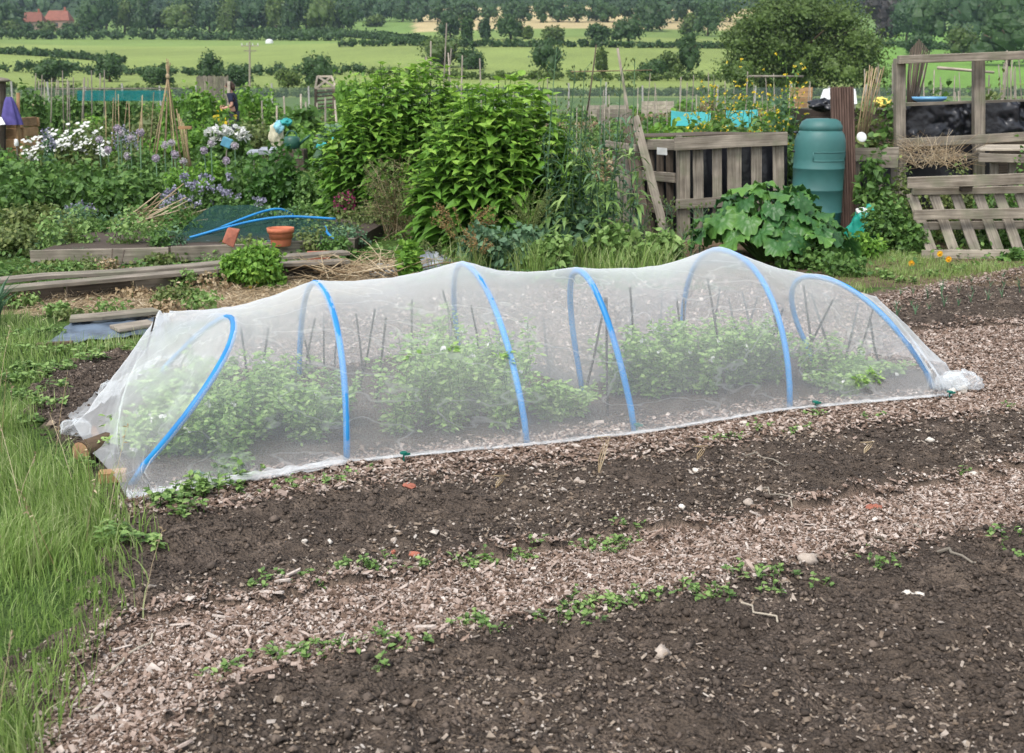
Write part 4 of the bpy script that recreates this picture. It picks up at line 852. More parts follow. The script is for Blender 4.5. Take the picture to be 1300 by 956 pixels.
# great tree
b = base(1010, 118); hh = at(1010, -8, 118).z; wd = 212 / F * 118
t = thing('great_tree', 'great spreading green tree standing behind the plots right of centre', 'tree', tuple(b)); mb = MB()
mb.tube([b + Vector((0, 0, -.3)), b + Vector((.1, 0, 1.5)), b + Vector((0, 0, 3.2)), b + Vector((.2, 0, 5.5))], [.5, .2], 10)
for k in range(9):
    a = k * .7; q = b + Vector((0, 0, 1.2 + .3 * k)); e = q + Vector((math.cos(a) * wd * .36, math.sin(a) * wd * .3, hh * .3)); mb.tube([q, q.lerp(e, .5) + Vector((0, 0, .5)), e], [.2, .05], 6)
mb.build('trunk', M['bark'], t, smooth=True); mb = MB()
lb = []
for k in range(85):
    u_, v_ = rng.uniform(-1, 1), rng.random() ** .9; env = math.sqrt(max(0, 1 - (v_ * 1.02 - .18) ** 2 * 1.25)); lb.append((np.array([u_ * wd * .42 * env, rng.uniform(-.42, .3) * wd * env * .8, hh * (.10 + .78 * v_)]), np.array([wd * .11, wd * .11, wd * .085]) * rng.uniform(.75, 1.3)))
for c_, r_ in lb: mb.ball(np.array(b) + c_, r_ * .5, .5, 10, 8, .6)
P, D = shell_pts(lb, 42000, .88, .3); N = unit(D * .7 + rng.normal(0, .5, D.shape) + [0, 0, .5]); L = rng.uniform(.15, .36, len(P)); mb.leaves(P + np.array(b), unit(rng.normal(0, 1, P.shape) + D * .4), N, L, L * .8, 'quad', v=np.clip(rng.normal(.5, .12, len(P)), 0, 1))
mb.build('crown', M['l_far2'], t)
# utility pole
b = gp(317, 113); tp = at(317, 53, b.y); t = thing('utility_pole', 'thin grey wooden utility pole with crossarm rising before the left pasture', 'utility pole', tuple(b))
mb = MB(); mb.tube([b, tp], [.14, .10], 8); mb.build('pole', M['cane_grey'], t); mb = MB(); mb.beam(tp + Vector((-1.1, 0, -.5)), tp + Vector((1.1, 0, -.5)), .1, .12); mb.beam(tp + Vector((-.8, 0, -1.1)), tp + Vector((.8, 0, -1.1)), .1, .1); mb.build('crossarm', M['cane_grey'], t)
for k in (-1, -.35, .35, 1):
    mb = MB(); mb.lathe([(0, .3), (.07, .24), (.05, .1), (.07, 0)], tp + Vector((k, 0, -.45)), 8); mb.build('insulator', M['white'], t)
# allotment boundary fence
t = thing('wire_fence', 'long wire mesh fence on grey posts behind all the plots', 'fence', tuple(base(650, 66)))
for k in range(30):
    px = -30 + k * 47; b = base(px, 66); mb = MB(); mb.beam(b, b + Vector((rng.normal(0, .02), 0, 1.45 + .3 * rng.random())), .08, .08, (0, -1, 0)); mb.build('post', M['concrete'], t)
mb = MB(); A = base(-80, 66.2); B = base(1380, 66.2); P = [A + Vector((0, 0, .05)), B + Vector((0, 0, .05)), B + Vector((0, 0, 1.4)), A + Vector((0, 0, 1.4))]; mb.add([list(p_) for p_ in P], [[0, 1, 2, 3]]); mb.build('mesh', M['fence_net'], t)
# ------------------------------------------------------------------ far and middle plots
# ground cover: one mass of low leaves, d 9..64
n_ = 42000; dd = 9.4 * (64 / 9.4) ** rng.random(n_); az = rng.uniform(-.5, .5, n_); xx = az * dd
den = vnoise(xx, dd * .7, .55, 2, 11); straw_ = inpoly(xx, dd, STRAW); left_bare = (den > .6); k = ~straw_ & (~left_bare | (rng.random(n_) < .25)) & ~(inpoly(xx, dd, back2)) & ~((dd < 10.2) & (xx > 3))
xx, dd = xx[k], dd[k]; m_ = len(xx); L = (.022 + .0035 * dd) * rng.uniform(.6, 1.4, m_); hg = vnoise(xx, dd, .9, 2, 5) * (.06 + .012 * dd)
mb = MB(); D = unit(np.stack([rng.normal(0, 1, m_), rng.normal(0, 1, m_), rng.uniform(-.1, 1.0, m_)], -1))
mb.leaves(np.stack([xx, dd, macro(xx, dd) + hg * rng.random(m_)], -1), D, np.stack([rng.normal(0, .4, m_), rng.normal(0, .4, m_), np.ones(m_)], -1), L, L * .5, 'oval', .3, .1)
tag(mb.build('weedy_ground_cover', M['l_mid']), 'low mixed weeds and crops covering the ground of the plots', kind='stuff')
# leafy crop bushes on far plots
rr = np.random.default_rng(5); far_kinds = [('l_mid', 'mid green leafy crop plant on the distant plots', 'mid green crops on the distant plots'), ('l_bright', 'bright green leafy crop plant on the distant plots', 'bright green crops on the distant plots'), ('l_dark', 'dark green leafy crop plant on the distant plots', 'dark green crops on the distant plots'), ('l_olive', 'dull olive weedy plant on the distant plots', 'olive weeds on the distant plots'), ('l_dry', 'dry tan seeded plant on the distant plots', 'dry plants on the distant plots')]
for d in (60, 54, 48, 43, 38, 34, 30, 26, 23, 20.5):
    px = -30 + rr.random() * 20
    while px < 1330:
        wpx = rr.uniform(.9, 1.9) * F / d * .75; hm = rr.uniform(.3, .85) if d > 22 else rr.uniform(.25, .55)
        if 640 < px < 860: hm *= .6
        if 190 < px < 240 and d < 24: px += wpx; continue
        if 280 < px < 308 and d < 31: hm = .3
        kd = far_kinds[rr.choice(5, p=[.42, .24, .14, .14, .06] if not (640 < px < 1010) else [.3, .12, .05, .31, .22])]
        ty = 433.5 - F * math.tan(TH - math.atan((CAMZ - hm) / d))
        bush(px, ty, wpx, d + rr.uniform(-1, 1), kd[1], name='crop_plant', cat='crop plant', mat=kd[0], leaf=(.035 + .0018 * d), nleaf=int(220 + 7000 / d), group=kd[2], nl=4, core=.6, stem='l_olive', shape='lance' if kd[0] in ('l_dry', 'l_olive') else 'oval'); px += wpx * rr.uniform(.75, 1.5)
# tall bean / raspberry rows
def row(px0, px1, topy, d, label, mat, group, n, leaf=.11, nleaf=420):
    for k in range(n):
        px = px0 + (px1 - px0) * (k + .5) / n; bush(px, topy + rng.uniform(-3, 4), (px1 - px0) / n * 1.5, d + rng.uniform(-.4, .4), label, 'climbing_bean', 'bean plant', mat, leaf, nleaf, group, core=.75, nl=6)
row(212, 352, 116, 34, 'tall leafy climbing bean plant in the row behind the standing person', 'l_bright', 'row of climbing beans behind the person', 9)
row(30, 60, 112, 30, 'tall dark green leafy shrub behind the timber crate', 'l_mid', 'tall plants behind the timber crate', 2)
row(60, 200, 122, 36, 'leafy currant bush in the row behind the white daisies', 'l_mid', 'row of currant bushes behind the daisies', 8)
row(425, 470, 92, 30, 'tall leafy bush at the back behind the rusty garden arch', 'l_bright', 'tall bushes by the rusty arch', 2)
# white daisies
gD = 'white daisy plants in the big clump at left'
for k in range(15):
    px = 42 + (k % 8) * 14 + rng.uniform(-4, 4); d = 18.5 + (k // 8) * 1.1; ty = 158 + abs((k % 8) - 4.5) * 5 + (0 if k > 7 else 12); t, b, h, rx = bush(px, ty, 26, d, 'bushy plant with white daisy flowers in the big clump at left', 'daisy_plant', 'daisy', 'l_olive', .06, 260, gD, 'lance', nl=4)
    for q in range(13):
        a = rng.random() * 6.28; rq = rx * rng.random() ** .5; c_ = np.array([b.x + math.cos(a) * rq, b.y + math.sin(a) * rq * .7 - .05, b.z + h * rng.uniform(.72, 1.08)]); mb = MB(); nn_ = unit(np.array([rng.normal(0, .4), -.5, .8])); e1 = unit(np.cross(nn_, [1, 0, 0])); e2 = np.cross(nn_, e1)
        an = np.arange(9) / 9 * 6.28; Dp = np.cos(an)[:, None] * e1 + np.sin(an)[:, None] * e2; mb.leaves(np.repeat(c_[None], 9, 0), Dp, np.repeat(nn_[None], 9, 0), .034, .022, 'petal', .1, 0); f_ = mb.build('flower', M['p_white'], t)
# alliums
AL = [(149, 163), (153, 169), (126, 177), (166, 175), (178, 168), (209, 184), (222, 196), (162, 198), (259, 191), (298, 185), (287, 204), (218, 181), (198, 201), (268, 182), (137, 190), (233, 205)]
for k, (px, py) in enumerate(AL):
    d = 15.3 + (k % 4) * .35; b = base(px + rng.uniform(-3, 3), d); tp = at(px, py, d); t = thing('allium', 'tall allium with round ' + ('greyish white' if k % 2 else 'mauve') + ' flower head on a bare stalk at left', 'allium', tuple(b), 'alliums with ' + ('greyish white' if k % 2 else 'mauve') + ' heads')
    mb = MB(); mb.tube([b, b.lerp(tp, .5) + Vector((.02, 0, 0)), tp], [.012, .007], 6); mb.build('stalk', M['l_blue'], t, smooth=True)
    r_ = .042 + .008 * rng.random(); mb = MB(); mb.ball(tp, r_ * .7, .3, 8, 6); Dd = unit(rng.normal(0, 1, (110, 3))); mb.leaves(np.array(tp) + Dd * r_ * .85, Dd, rng.normal(0, 1, (110, 3)), .016, .016, 'petal', 0, 0, rng.uniform(.5, 1, 110) if k % 2 else rng.uniform(0, .6, 110)); mb.build('flower_head', M['p_allium'], t)
    mb = MB(); a = rng.random(5) * 6.28; mb.leaves(np.repeat(np.array(b)[None], 5, 0), np.stack([np.cos(a) * .4, np.sin(a) * .4, np.ones(5)], -1), rng.normal(0, 1, (5, 3)), .45, .03, 'lance', .35); mb.build('foliage', M['l_blue'], t)
# near left bushes
PB = [(10, 208, 80, 14.6), (52, 202, 80, 15.2), (98, 204, 80, 15.0), (142, 212, 70, 14.6), (28, 226, 90, 13.6), (88, 226, 70, 13.9), (150, 226, 60, 13.8), (185, 218, 60, 14.6)]
for k, (px, ty, wp, d) in enumerate(PB): bush(px, ty, wp, d, 'leafy green potato plant in the thick left bed below the alliums', 'potato_plant', 'potato plant', 'l_mid', .075, 750, 'potato plants in the left bed', 'heart', core=.6)
for (px, ty, wp, d, lab, mt, lf, nm) in ((352, 192, 86, 15.0, 'big dense dark green bush behind the orange pot', 'l_dark', .07, 'bush'), (392, 228, 40, 14.6, 'small green plant at the edge of the mown grass path', 'l_mid', .05, 'plant'), (318, 206, 60, 15.6, 'pale leafy bush left of the big dense dark bush', 'l_mid', .07, 'bush'),
        (230, 215, 70, 15.2, 'feathery green plant under the round allium heads', 'l_bright', .05, 'plant'), (190, 196, 60, 16.5, 'tangled green plant left of the bean wigwam', 'l_mid', .06, 'plant'), (268, 206, 60, 16, 'soft green plant right of the bean wigwam', 'l_bright', .06, 'plant'), (170, 186, 40, 17.4, 'dull green herb behind the allium stalks', 'l_olive', .05, 'herb'),
        (390, 146, 44, 25, 'large leaved pumpkin like plant before the rusty arch', 'l_mid', .20, 'pumpkin_plant'), (368, 158, 46, 23, 'sprawling large leaved plant beside the watering can', 'l_mid', .18, 'pumpkin_plant'), (425, 166, 40, 22, 'dark blue green leafy cabbage like plant by the back shrub', 'l_blue', .14, 'cabbage_plant'), (328, 150, 60, 26, 'loose green plant in front of the climbing beans', 'l_olive', .08, 'plant'), (250, 150, 60, 26, 'loose yellow green plant right of the wigwam', 'l_bright', .07, 'plant'), (130, 150, 90, 24, 'pale green tangle behind the daisies', 'l_olive', .07, 'plant')):
    bush(px, ty, wp, d, lab, nm, nm.split('_')[0], mt, lf, 1000, core=.6 if 'big' in lab else .4)
def spikes(px, topy, wpx, d, label, name, cat, fmat, n=40, sl=.09, lm='l_blue', spr=1.0, leafn=500, r=.012):
    b = base(px, d); h = at(px, topy, d).z; rx = wpx / F * d / 2; t = thing(name, label, cat, tuple(b)); st = MB(); fl = MB(); fo = MB(); C = []
    for k in range(n):
        a = rng.random() * 6.28; q = rng.random() ** .6; tp = b + Vector((math.cos(a) * rx * q, math.sin(a) * rx * q * .8, h * (1 - .25 * q) * rng.uniform(.8, 1.02))); r0 = b + Vector((math.cos(a) * rx * q * .4 * spr, math.sin(a) * rx * q * .3, 0)); st.tube([r0, r0.lerp(tp, .6) + Vector((0, 0, .03)), tp], [.003, .002], 4, cap=False)
        fl = MB(); m_ = 12; s_ = rng.uniform(0, sl, m_); Dd = unit(rng.normal(0, 1, (m_, 3))); fl.leaves(np.array(tp)[None] - np.stack([0 * s_, 0 * s_, s_], -1) + Dd * r * .6, Dd, rng.normal(0, 1, (m_, 3)), r * 1.8, r * 1.6, 'petal', 0, 0); fl.build('flower_spike', M[fmat], t)
    st.build('stem', M['l_mid'], t); crown(fo, b, rx * .85, rx * .7, h * .75, 5, leafn, .05, 'lance', 0, .1); fo.build('foliage', M[lm], t); return t
spikes(75, 240, 66, 14.0, 'rounded lavender bush with pale violet flower spikes at the left', 'lavender', 'lavender', 'p_purple', 90, .04, r=.009)
spikes(104, 254, 40, 13.6, 'smaller straggly lavender with grey stems beside the rounded lavender', 'lavender', 'lavender', 'p_purple', 30, .05)
spikes(162, 150, 34, 19, 'tall purple sage like spikes behind the alliums', 'purple_sage', 'sage', 'p_purple', 30, .2, 'l_mid', r=.014)
spikes(66, 150, 16, 18, 'single grey violet flower clump among the white daisies', 'purple_sage', 'sage', 'p_purple', 12, .1, r=.018)
for (px, py, wp, lab) in ((262, 218, 44, 'highest phacelia with blue violet heads right of the allium stalks'), (250, 240, 50, 'lower left phacelia with blue violet heads above the green net'), (286, 236, 60, 'lower right phacelia with blue violet heads above the green net'), (232, 246, 34, 'small phacelia with blue violet heads at the left end of the green net')):
    spikes(px, py, wp, 13.8, lab, 'phacelia', 'phacelia', 'p_purple', 13, .02, 'l_mid', r=.016)
spikes(437, 233, 34, 13.2, 'clump of dark crimson flower spikes left of the wispy shrub', 'crimson_flower', 'flowering plant', 'p_crimson', 16, .14, 'l_olive', leafn=260, r=.016)
bush(18, 286, 90, 11.2, 'low dull purple brown heather like shrub at the left edge', 'heather', 'heather', 'l_olive', .035, 1500, None, 'lance', core=.6)
bush(70, 296, 80, 11.3, 'trailing grey green herb spilling over the bed edge', 'trailing_herb', 'herb', 'l_blue', .03, 1100, None, 'lance', core=.5)
bush(45, 262, 110, 12.6, 'yellowish tangled grass clump behind the heather', 'grass_clump', 'grass clump', 'l_olive', .06, 1000, None, 'lance')
bush(120, 282, 90, 12.2, 'green weedy plant behind the dry sticks', 'weed', 'weed', 'l_mid', .05, 800, None, 'lance')
bush(180, 262, 60, 13, 'soft green weed right of the dry sticks', 'weed', 'weed', 'l_mid', .045, 600)
bush(322, 316, 84, 9.45, 'bright green plant with small yellow flowers at the far side of the tunnel', 'yellow_flowered_weed', 'weed', 'l_bright', .036, 4500, None, 'lance', lo=.02)
for k, (px, py, d) in enumerate(((334, 345, 9.35), (321, 352, 9.3), (327, 358, 9.3), (318, 364, 9.3), (300, 344, 9.4), (345, 338, 9.4))):
    c_ = at(px, py, d); mb = MB(); mb.ball(c_, .009, .5, 8, 6, .2); a = np.arange(7) / 7 * 6.28; mb.leaves(np.repeat(np.array(c_)[None], 7, 0), np.stack([np.cos(a), np.full(7, -.3), np.sin(a)], -1), np.tile([0, -1., .2], (7, 1)), .015, .012, 'petal', 0, 0); o = mb.build('yellow_bloom', M['p_yellow']); tag(o, 'small yellow bloom on the bright green plant beside the tunnel', 'bloom', 'yellow blooms beside the tunnel')
# blue fescue tuft and spiky plant at the left edge
def tuft(px, py, h, n, label, mat='l_blue', name='grass_tuft', wd=.006, spread=.8, cat='grass tuft'):
    b = gp(px, py); t_ = MB(); a = rng.random(n) * 6.28; r_ = rng.random(n) * .04; C = np.stack([b.x + np.cos(a) * r_, b.y + np.sin(a) * r_, np.full(n, b.z)], -1); Hh = h * rng.uniform(.6, 1, n); ln = np.stack([np.cos(a), np.sin(a)], -1) * (Hh * rng.uniform(.1, spread, n))[:, None]; t_.blades(C, Hh, wd, ln, seg=4); tag(t_.build(name, M[mat]), label, cat)
tuft(103, 336, .2, 160, 'small blue grey grass tuft between the planks')
tuft(-8, 415, .42, 60, 'blue green spiky leaved plant cut by the left edge', wd=.03, name='spiky_plant', cat='plant')
# ------------------------------------------------------------------ the two big shrubs and weeds at centre
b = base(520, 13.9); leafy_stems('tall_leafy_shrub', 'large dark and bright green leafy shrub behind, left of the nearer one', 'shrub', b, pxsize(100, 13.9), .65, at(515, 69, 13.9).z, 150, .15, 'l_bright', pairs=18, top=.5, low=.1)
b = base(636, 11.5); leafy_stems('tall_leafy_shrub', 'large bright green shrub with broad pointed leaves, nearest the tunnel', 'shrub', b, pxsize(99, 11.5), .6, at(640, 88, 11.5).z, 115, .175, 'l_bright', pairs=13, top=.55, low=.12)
def lanky(px, topy, d, label, group=None, n=14, L=.2, mat='l_blue', lean=0.0, head=True, by=None):
    b = base(px, d); h = at(px, topy, d).z; t = thing('tall_weed', label, 'weed', tuple(b), group); st = MB(); pts = [b + Vector((lean * s_ ** 2, .03 * math.sin(5 * s_), h * s_)) for s_ in np.linspace(0, 1, 7)]; st.tube(pts, [.008, .003], 5, cap=False); PA = np.array([list(p_) for p_ in pts])
    s_ = rng.uniform(.08, .85, n); C = np.stack([np.interp(s_, np.linspace(0, 1, 7), PA[:, w_]) for w_ in range(3)], -1); a = rng.random(n) * 6.28; mb = MB(); mb.leaves(C, np.stack([np.cos(a), np.sin(a), rng.uniform(.1, .9, n)], -1), np.tile([0, 0, 1.], (n, 1)), L * rng.uniform(.6, 1.2, n) * (1.2 - .6 * s_), L * .17, 'lance', rng.uniform(.4, 1.0, n), .15); mb.build('foliage', M[mat], t)
    if head:
        for q in range(9):
            hb = MB()
            a1 = rng.random() * 6.28; p0 = Vector(PA[5]).lerp(Vector(PA[6]), rng.random()); e = p0 + Vector((math.cos(a1) * .07, math.sin(a1) * .07, rng.uniform(.02, .12))); st.tube([p0, e], .0018, 4, cap=False); hb.ball(e, (.008, .008, .014), .4, 6, 4); hb.build('seed_head', M['l_olive'], t)
    st.build('stem', M['l_blue'], t)
for k in range(22):
    px = 690 + k * 5.6 + rng.uniform(-6, 6); lanky(px, rng.uniform(120, 240) if k % 4 else rng.uniform(55, 115), 10.9 + rng.uniform(-.35, .5), 'lanky tall weed with narrow drooping leaves between shrub and leaning posts', 'lanky weeds between the shrub and the posts', n=22, lean=rng.normal(0, .12))
for k in range(9): lanky(800 + k * 11, rng.uniform(255, 300), 10.6, 'thin low weed at the foot of the leaning posts', 'low weeds below the leaning posts', n=14, L=.12, lean=rng.normal(0, .05), mat='l_mid')
def dock(px, topy, wpx, d, label, seed='rust_seed', n=16, lean=0.0, name='dock', cat='dock'):
    b = base(px, d); h = at(px, topy, d).z; rx = wpx / F * d / 2; t = thing(name, label, cat, tuple(b)); st = MB(); sd_ = MB()
    for k in range(n):
        a = rng.random() * 6.28; tp = b + Vector((math.cos(a) * rx + lean * .5, math.sin(a) * rx * .6, h * rng.uniform(.65, 1))); pts = [b + Vector(((tp.x - b.x) * s_ ** 1.6, (tp.y - b.y) * s_ ** 1.6, (tp.z - b.z) * (1 - (1 - s_) ** 1.5))) for s_ in np.linspace(0, 1, 8)]; st.tube(pts, [.005, .0015], 4, cap=False); PA = np.array([list(p_) for p_ in pts]); m_ = 70; s_ = rng.uniform(.5, 1, m_); C = np.stack([np.interp(s_, np.linspace(0, 1, 8), PA[:, w_]) for w_ in range(3)], -1) + rng.normal(0, .008, (m_, 3)); sd_.leaves(C, rng.normal(0, 1, (m_, 3)), rng.normal(0, 1, (m_, 3)), .016, .010, 'quad')
    st.build('stem', M['l_olive'], t); sd_.build('seed_heads', M[seed], t); fo = MB(); m_ = 30; a = rng.random(m_) * 6.28; fo.leaves(np.repeat(np.array(b)[None], m_, 0) + rng.normal(0, .05, (m_, 3)) * [1, 1, .2], np.stack([np.cos(a), np.sin(a), rng.uniform(.4, 1.2, m_)], -1), np.tile([0, 0, 1.], (m_, 1)), rng.uniform(.15, .3, m_), .05, 'lance', .6); fo.build('foliage', M['l_blue'], t)
dock(588, 258, 90, 10.6, 'arching dock with rusty brown seed sprays in front of the big shrub', n=22); dock(606, 290, 40, 10.0, 'short dock with small rust red seed heads just above the netting', n=9)
dock(672, 236, 70, 10.3, 'upright yellow green plant with many thin seed stalks beside the broad shrub', 'l_olive', 26, name='seeding_goosefoot', cat='weed'); dock(560, 300, 60, 10.2, 'dull green low dock left of the rusty one', 'l_olive', 10)
for (px, ty, wp, d, lab, mt) in ((610, 285, 70, 10.3, 'blue green leafy weed clump behind the tunnel crest', 'l_blue'), (660, 288, 80, 10.2, 'blue green leafy weed right of the tunnel crest clump', 'l_blue'), (735, 262, 80, 10.7, 'thick green weed clump at the foot of the lanky weeds', 'l_blue'), (780, 285, 80, 10.4, 'dark green weed clump before the dark gap', 'l_mid'), (520, 312, 30, 9.7, 'bright green rosette beside the grey plastic sack', 'l_bright'), (700, 300, 60, 10.0, 'small mixed weed clump just over the netting', 'l_mid'), (840, 298, 60, 10.2, 'low grassy weed left of the rhubarb', 'l_mid')):
    bush(px, ty, wp, d, lab, 'weed_clump', 'weed', mt if mt != 'l_mid' else 'l_weed', .06, 620, None, 'lance', core=0)
# wispy shrub
b = base(505, 12.4); h = at(505, 196, 12.4).z; t = thing('wispy_shrub', 'wispy olive shrub with fine dry twigs in front of the back shrub', 'shrub', tuple(b)); st = MB(); C = []
b00 = b
for k in range(46):
    a = rng.random() * 6.28; b = b00 + Vector((rng.normal(0, .08), rng.normal(0, .06), 0)); e = b00 + Vector((math.cos(a) * .42 * rng.random() ** .5, math.sin(a) * .3, h * rng.uniform(.3, 1.02))); pts = [b, b.lerp(e, .4) + Vector((rng.normal(0, .03), 0, .05)), b.lerp(e, .75) + Vector((rng.normal(0, .03), 0, .03)), e]; st.tube(pts, [.005, .0012], 4, cap=False)
    for q in range(13):
        s_ = Vector(pts[1]).lerp(pts[3], rng.random()); e2 = s_ + Vector((rng.normal(0, .09), rng.normal(0, .08), rng.normal(.03, .05))); st.tube([s_, e2], .0012, 3, cap=False); C += [list(s_.lerp(e2, x_)) for x_ in (.3, .5, .65, .8, 1)]
st.build('twigs', M['l_dry'], t); mb = MB(); m_ = len(C); mb.leaves(C, rng.normal(0, 1, (m_, 3)), rng.normal(0, 1, (m_, 3)), .028, .014, 'lance'); mb.build('foliage', M['l_olive'], t)
bush(470, 262, 70, 12.8, 'pale grey green herb left of the wispy shrub', 'herb', 'herb', 'l_olive', .035, 900, None, 'lance')
bush(440, 288, 60, 11.6, 'low grey green herb above the dry twigs', 'herb', 'herb', 'l_blue', .035, 600, None, 'lance')
# person
def person():
    b = base(297, 31.0); t = thing('person', 'standing person in navy short sleeved shirt holding a wooden stake, side view', 'person', tuple(b)); sc = (at(297, 105, 31).z) / 1.76
    def J(x, y, z): return Vector((b.x + x * sc, b.y + y * sc, b.z + z * sc))
    def skin(name, J_, E_, R_, mat):
        me = bpy.data.meshes.new(name); me.from_pydata([J(*j) - b for j in J_], E_, []); o = bpy.data.objects.new(name, me); COL.objects.link(o); o.parent = t; KIDS.setdefault(t.name, []).append(o)
        s_ = o.modifiers.new('skin', 'SKIN'); o.modifiers.new('sub', 'SUBSURF').levels = 2; o.modifiers[-1].render_levels = 2; me.skin_vertices[0].data[0].use_root = True
        for k, r_ in enumerate(R_): me.skin_vertices[0].data[k].radius = r_
        me.materials.append(mat); return o
    # facing -x; left/right along y
    body = [(0, 0, .95), (.01, 0, 1.15), (.02, 0, 1.38), (0, 0, 1.48), (-.03, 0, 1.56), (-.05, 0, 1.65), (-.04, 0, 1.73),
            (0, .16, 1.42), (.06, .22, 1.14), (-.17, .2, 1.08), (-.25, .18, 1.1), (0, -.16, 1.42), (.06, -.22, 1.14), (-.17, -.2, 1.06), (-.25, -.17, 1.08),
            (0, .09, .9), (-.02, .1, .5), (.03, .1, .09), (-.1, .1, .04), (0, -.09, .9), (.03, -.1, .5), (.06, -.1, .09), (-.07, -.1, .04)]
    ed = [(0, 1), (1, 2), (2, 3), (3, 4), (4, 5), (5, 6), (2, 7), (7, 8), (8, 9), (9, 10), (2, 11), (11, 12), (12, 13), (13, 14), (0, 15), (15, 16), (16, 17), (17, 18), (0, 19), (19, 20), (20, 21), (21, 22)]
    ra = [(.13, .16), (.11, .14), (.12, .16), (.06, .07), (.06, .06), (.095, .08), (.07, .06), (.055, .055), (.042, .042), (.034, .034), (.03, .03), (.055, .055), (.042, .042), (.034, .034), (.03, .03), (.09, .09), (.065, .065), (.04, .04), (.035, .035), (.09, .09), (.065, .065), (.04, .04), (.035, .035)]
    skin('body', body, ed, ra, M['skin'])
    skin('shirt', [(0, 0, .93), (.01, 0, 1.15), (.02, 0, 1.38), (0, 0, 1.47), (0, .17, 1.42), (.045, .21, 1.22), (0, -.17, 1.42), (.045, -.21, 1.22)], [(0, 1), (1, 2), (2, 3), (2, 4), (4, 5), (2, 6), (6, 7)], [(.15, .18), (.135, .165), (.14, .18), (.075, .085), (.08, .08), (.065, .065), (.08, .08), (.065, .065)], M['navy'])
    skin('trousers', [(0, 0, .95), (0, .09, .88), (-.02, .1, .5), (.03, .1, .12), (0, -.09, .88), (.03, -.1, .5), (.06, -.1, .12)], [(0, 1), (1, 2), (2, 3), (0, 4), (4, 5), (5, 6)], [(.15, .17), (.11, .11), (.085, .085), (.065, .065), (.11, .11), (.085, .085), (.065, .065)], M['trouser'])
    mb = MB(); mb.ball(J(-.02, 0, 1.70), (.115 * sc, .095 * sc, .10 * sc), .5, 14, 10, .15); mb.ball(J(.05, 0, 1.64), (.07 * sc, .085 * sc, .10 * sc), .5, 12, 8, .15); mb.build('hair', M['hair'], t, smooth=True)
    mb = MB(); mb.ball(J(-.155, 0, 1.655), (.022, .014, .018), .5, 8, 6); mb.build('nose', M['skin'], t, smooth=True)
    for s_ in (-1, 1):
        mb = MB(); mb.ball(J(-.135, .035 * s_, 1.685), .012, .5, 8, 6); mb.build('eye', M['black_sheet'], t); mb = MB(); mb.ball(J(-.02, .085 * s_, 1.65), (.025, .012, .035), .5, 8, 6); mb.build('ear', M['skin'], t, smooth=True)
        for f_ in range(4):
            mb = MB(); y_ = .18 * s_; mb.tube([J(-.265, y_, 1.12 - .02 * f_), J(-.295, y_ - .03 * s_, 1.12 - .02 * f_), J(-.285, y_ - .06 * s_, 1.115 - .02 * f_)], [.010, .008], 6); mb.build('finger', M['skin'], t, smooth=True)
        mb = MB(); mb.tube([J(-.25, .165 * s_, 1.12), J(-.27, .13 * s_, 1.15)], [.012, .009], 6); mb.build('thumb', M['skin'], t, smooth=True)
        mb = MB(); mb.ball(J(-.07 + (.03 if s_ < 0 else 0), .1 * s_, .05), (.14, .05, .05), .5, 12, 8); mb.build('boot', M['black_sheet'], t, smooth=True)
person()
b_ = base(290, 30.9); tag(MB().beam(b_, at(290.5, 103, 30.9), .07, .07, (0, -1, 0), .9).build('wooden_stake', M['wood_pale']), 'tall square pale stake held by the standing person', 'stake')

for k in range(16):
    px = 570 + k * 19 + rng.uniform(-6, 6); b = base(px, 9.95 + rng.uniform(-.25, .5)); mb = MB(); m_ = 60; a = rng.random(m_) * 6.28; Hh = rng.uniform(.25, .6) * rng.uniform(.5, 1, m_); C = np.stack([b.x + rng.normal(0, .06, m_), b.y + rng.normal(0, .05, m_), np.zeros(m_)], -1); mb.blades(C, Hh, .009, np.stack([np.cos(a), np.sin(a)], -1) * (Hh * rng.uniform(.1, .7, m_))[:, None], seg=4)
    tag(mb.build('grass_tuft', M['grass']), 'tall pale grass tuft growing close behind the middle of the tunnel', 'grass tuft', 'grass tufts behind the middle of the tunnel')
for k in range(10):
    px = 700 + k * 12 + rng.uniform(-5, 5); lanky(px, rng.uniform(150, 260), 10.5 + rng.uniform(-.2, .3), 'pale drooping leaved weed in front of the lanky weeds', 'pale weeds in front of the lanky weeds', n=26, L=.26, mat='l_weed', lean=rng.normal(0, .15))
# ------------------------------------------------------------------ right hand compost bays
def vboard(px0, py0, px1, py1, d0, d1, wpx, th=.02, v=None, face=(0, -1, 0), gz=False, bow=0):
    a = at(px0, py0, d0); b_ = at(px1, py1, d1)
    if gz: b_.z = max(b_.z, -.02)
    mb = MB(); mb.beam(a, b_, wpx / F * (d0 + d1) / 2, th, face, v, segs=4, jit=.0015, bow=bow); return mb
def part(mb, name, mat, t, bevel=.003): return mb.build(name, M[mat], t, bevel=bevel)
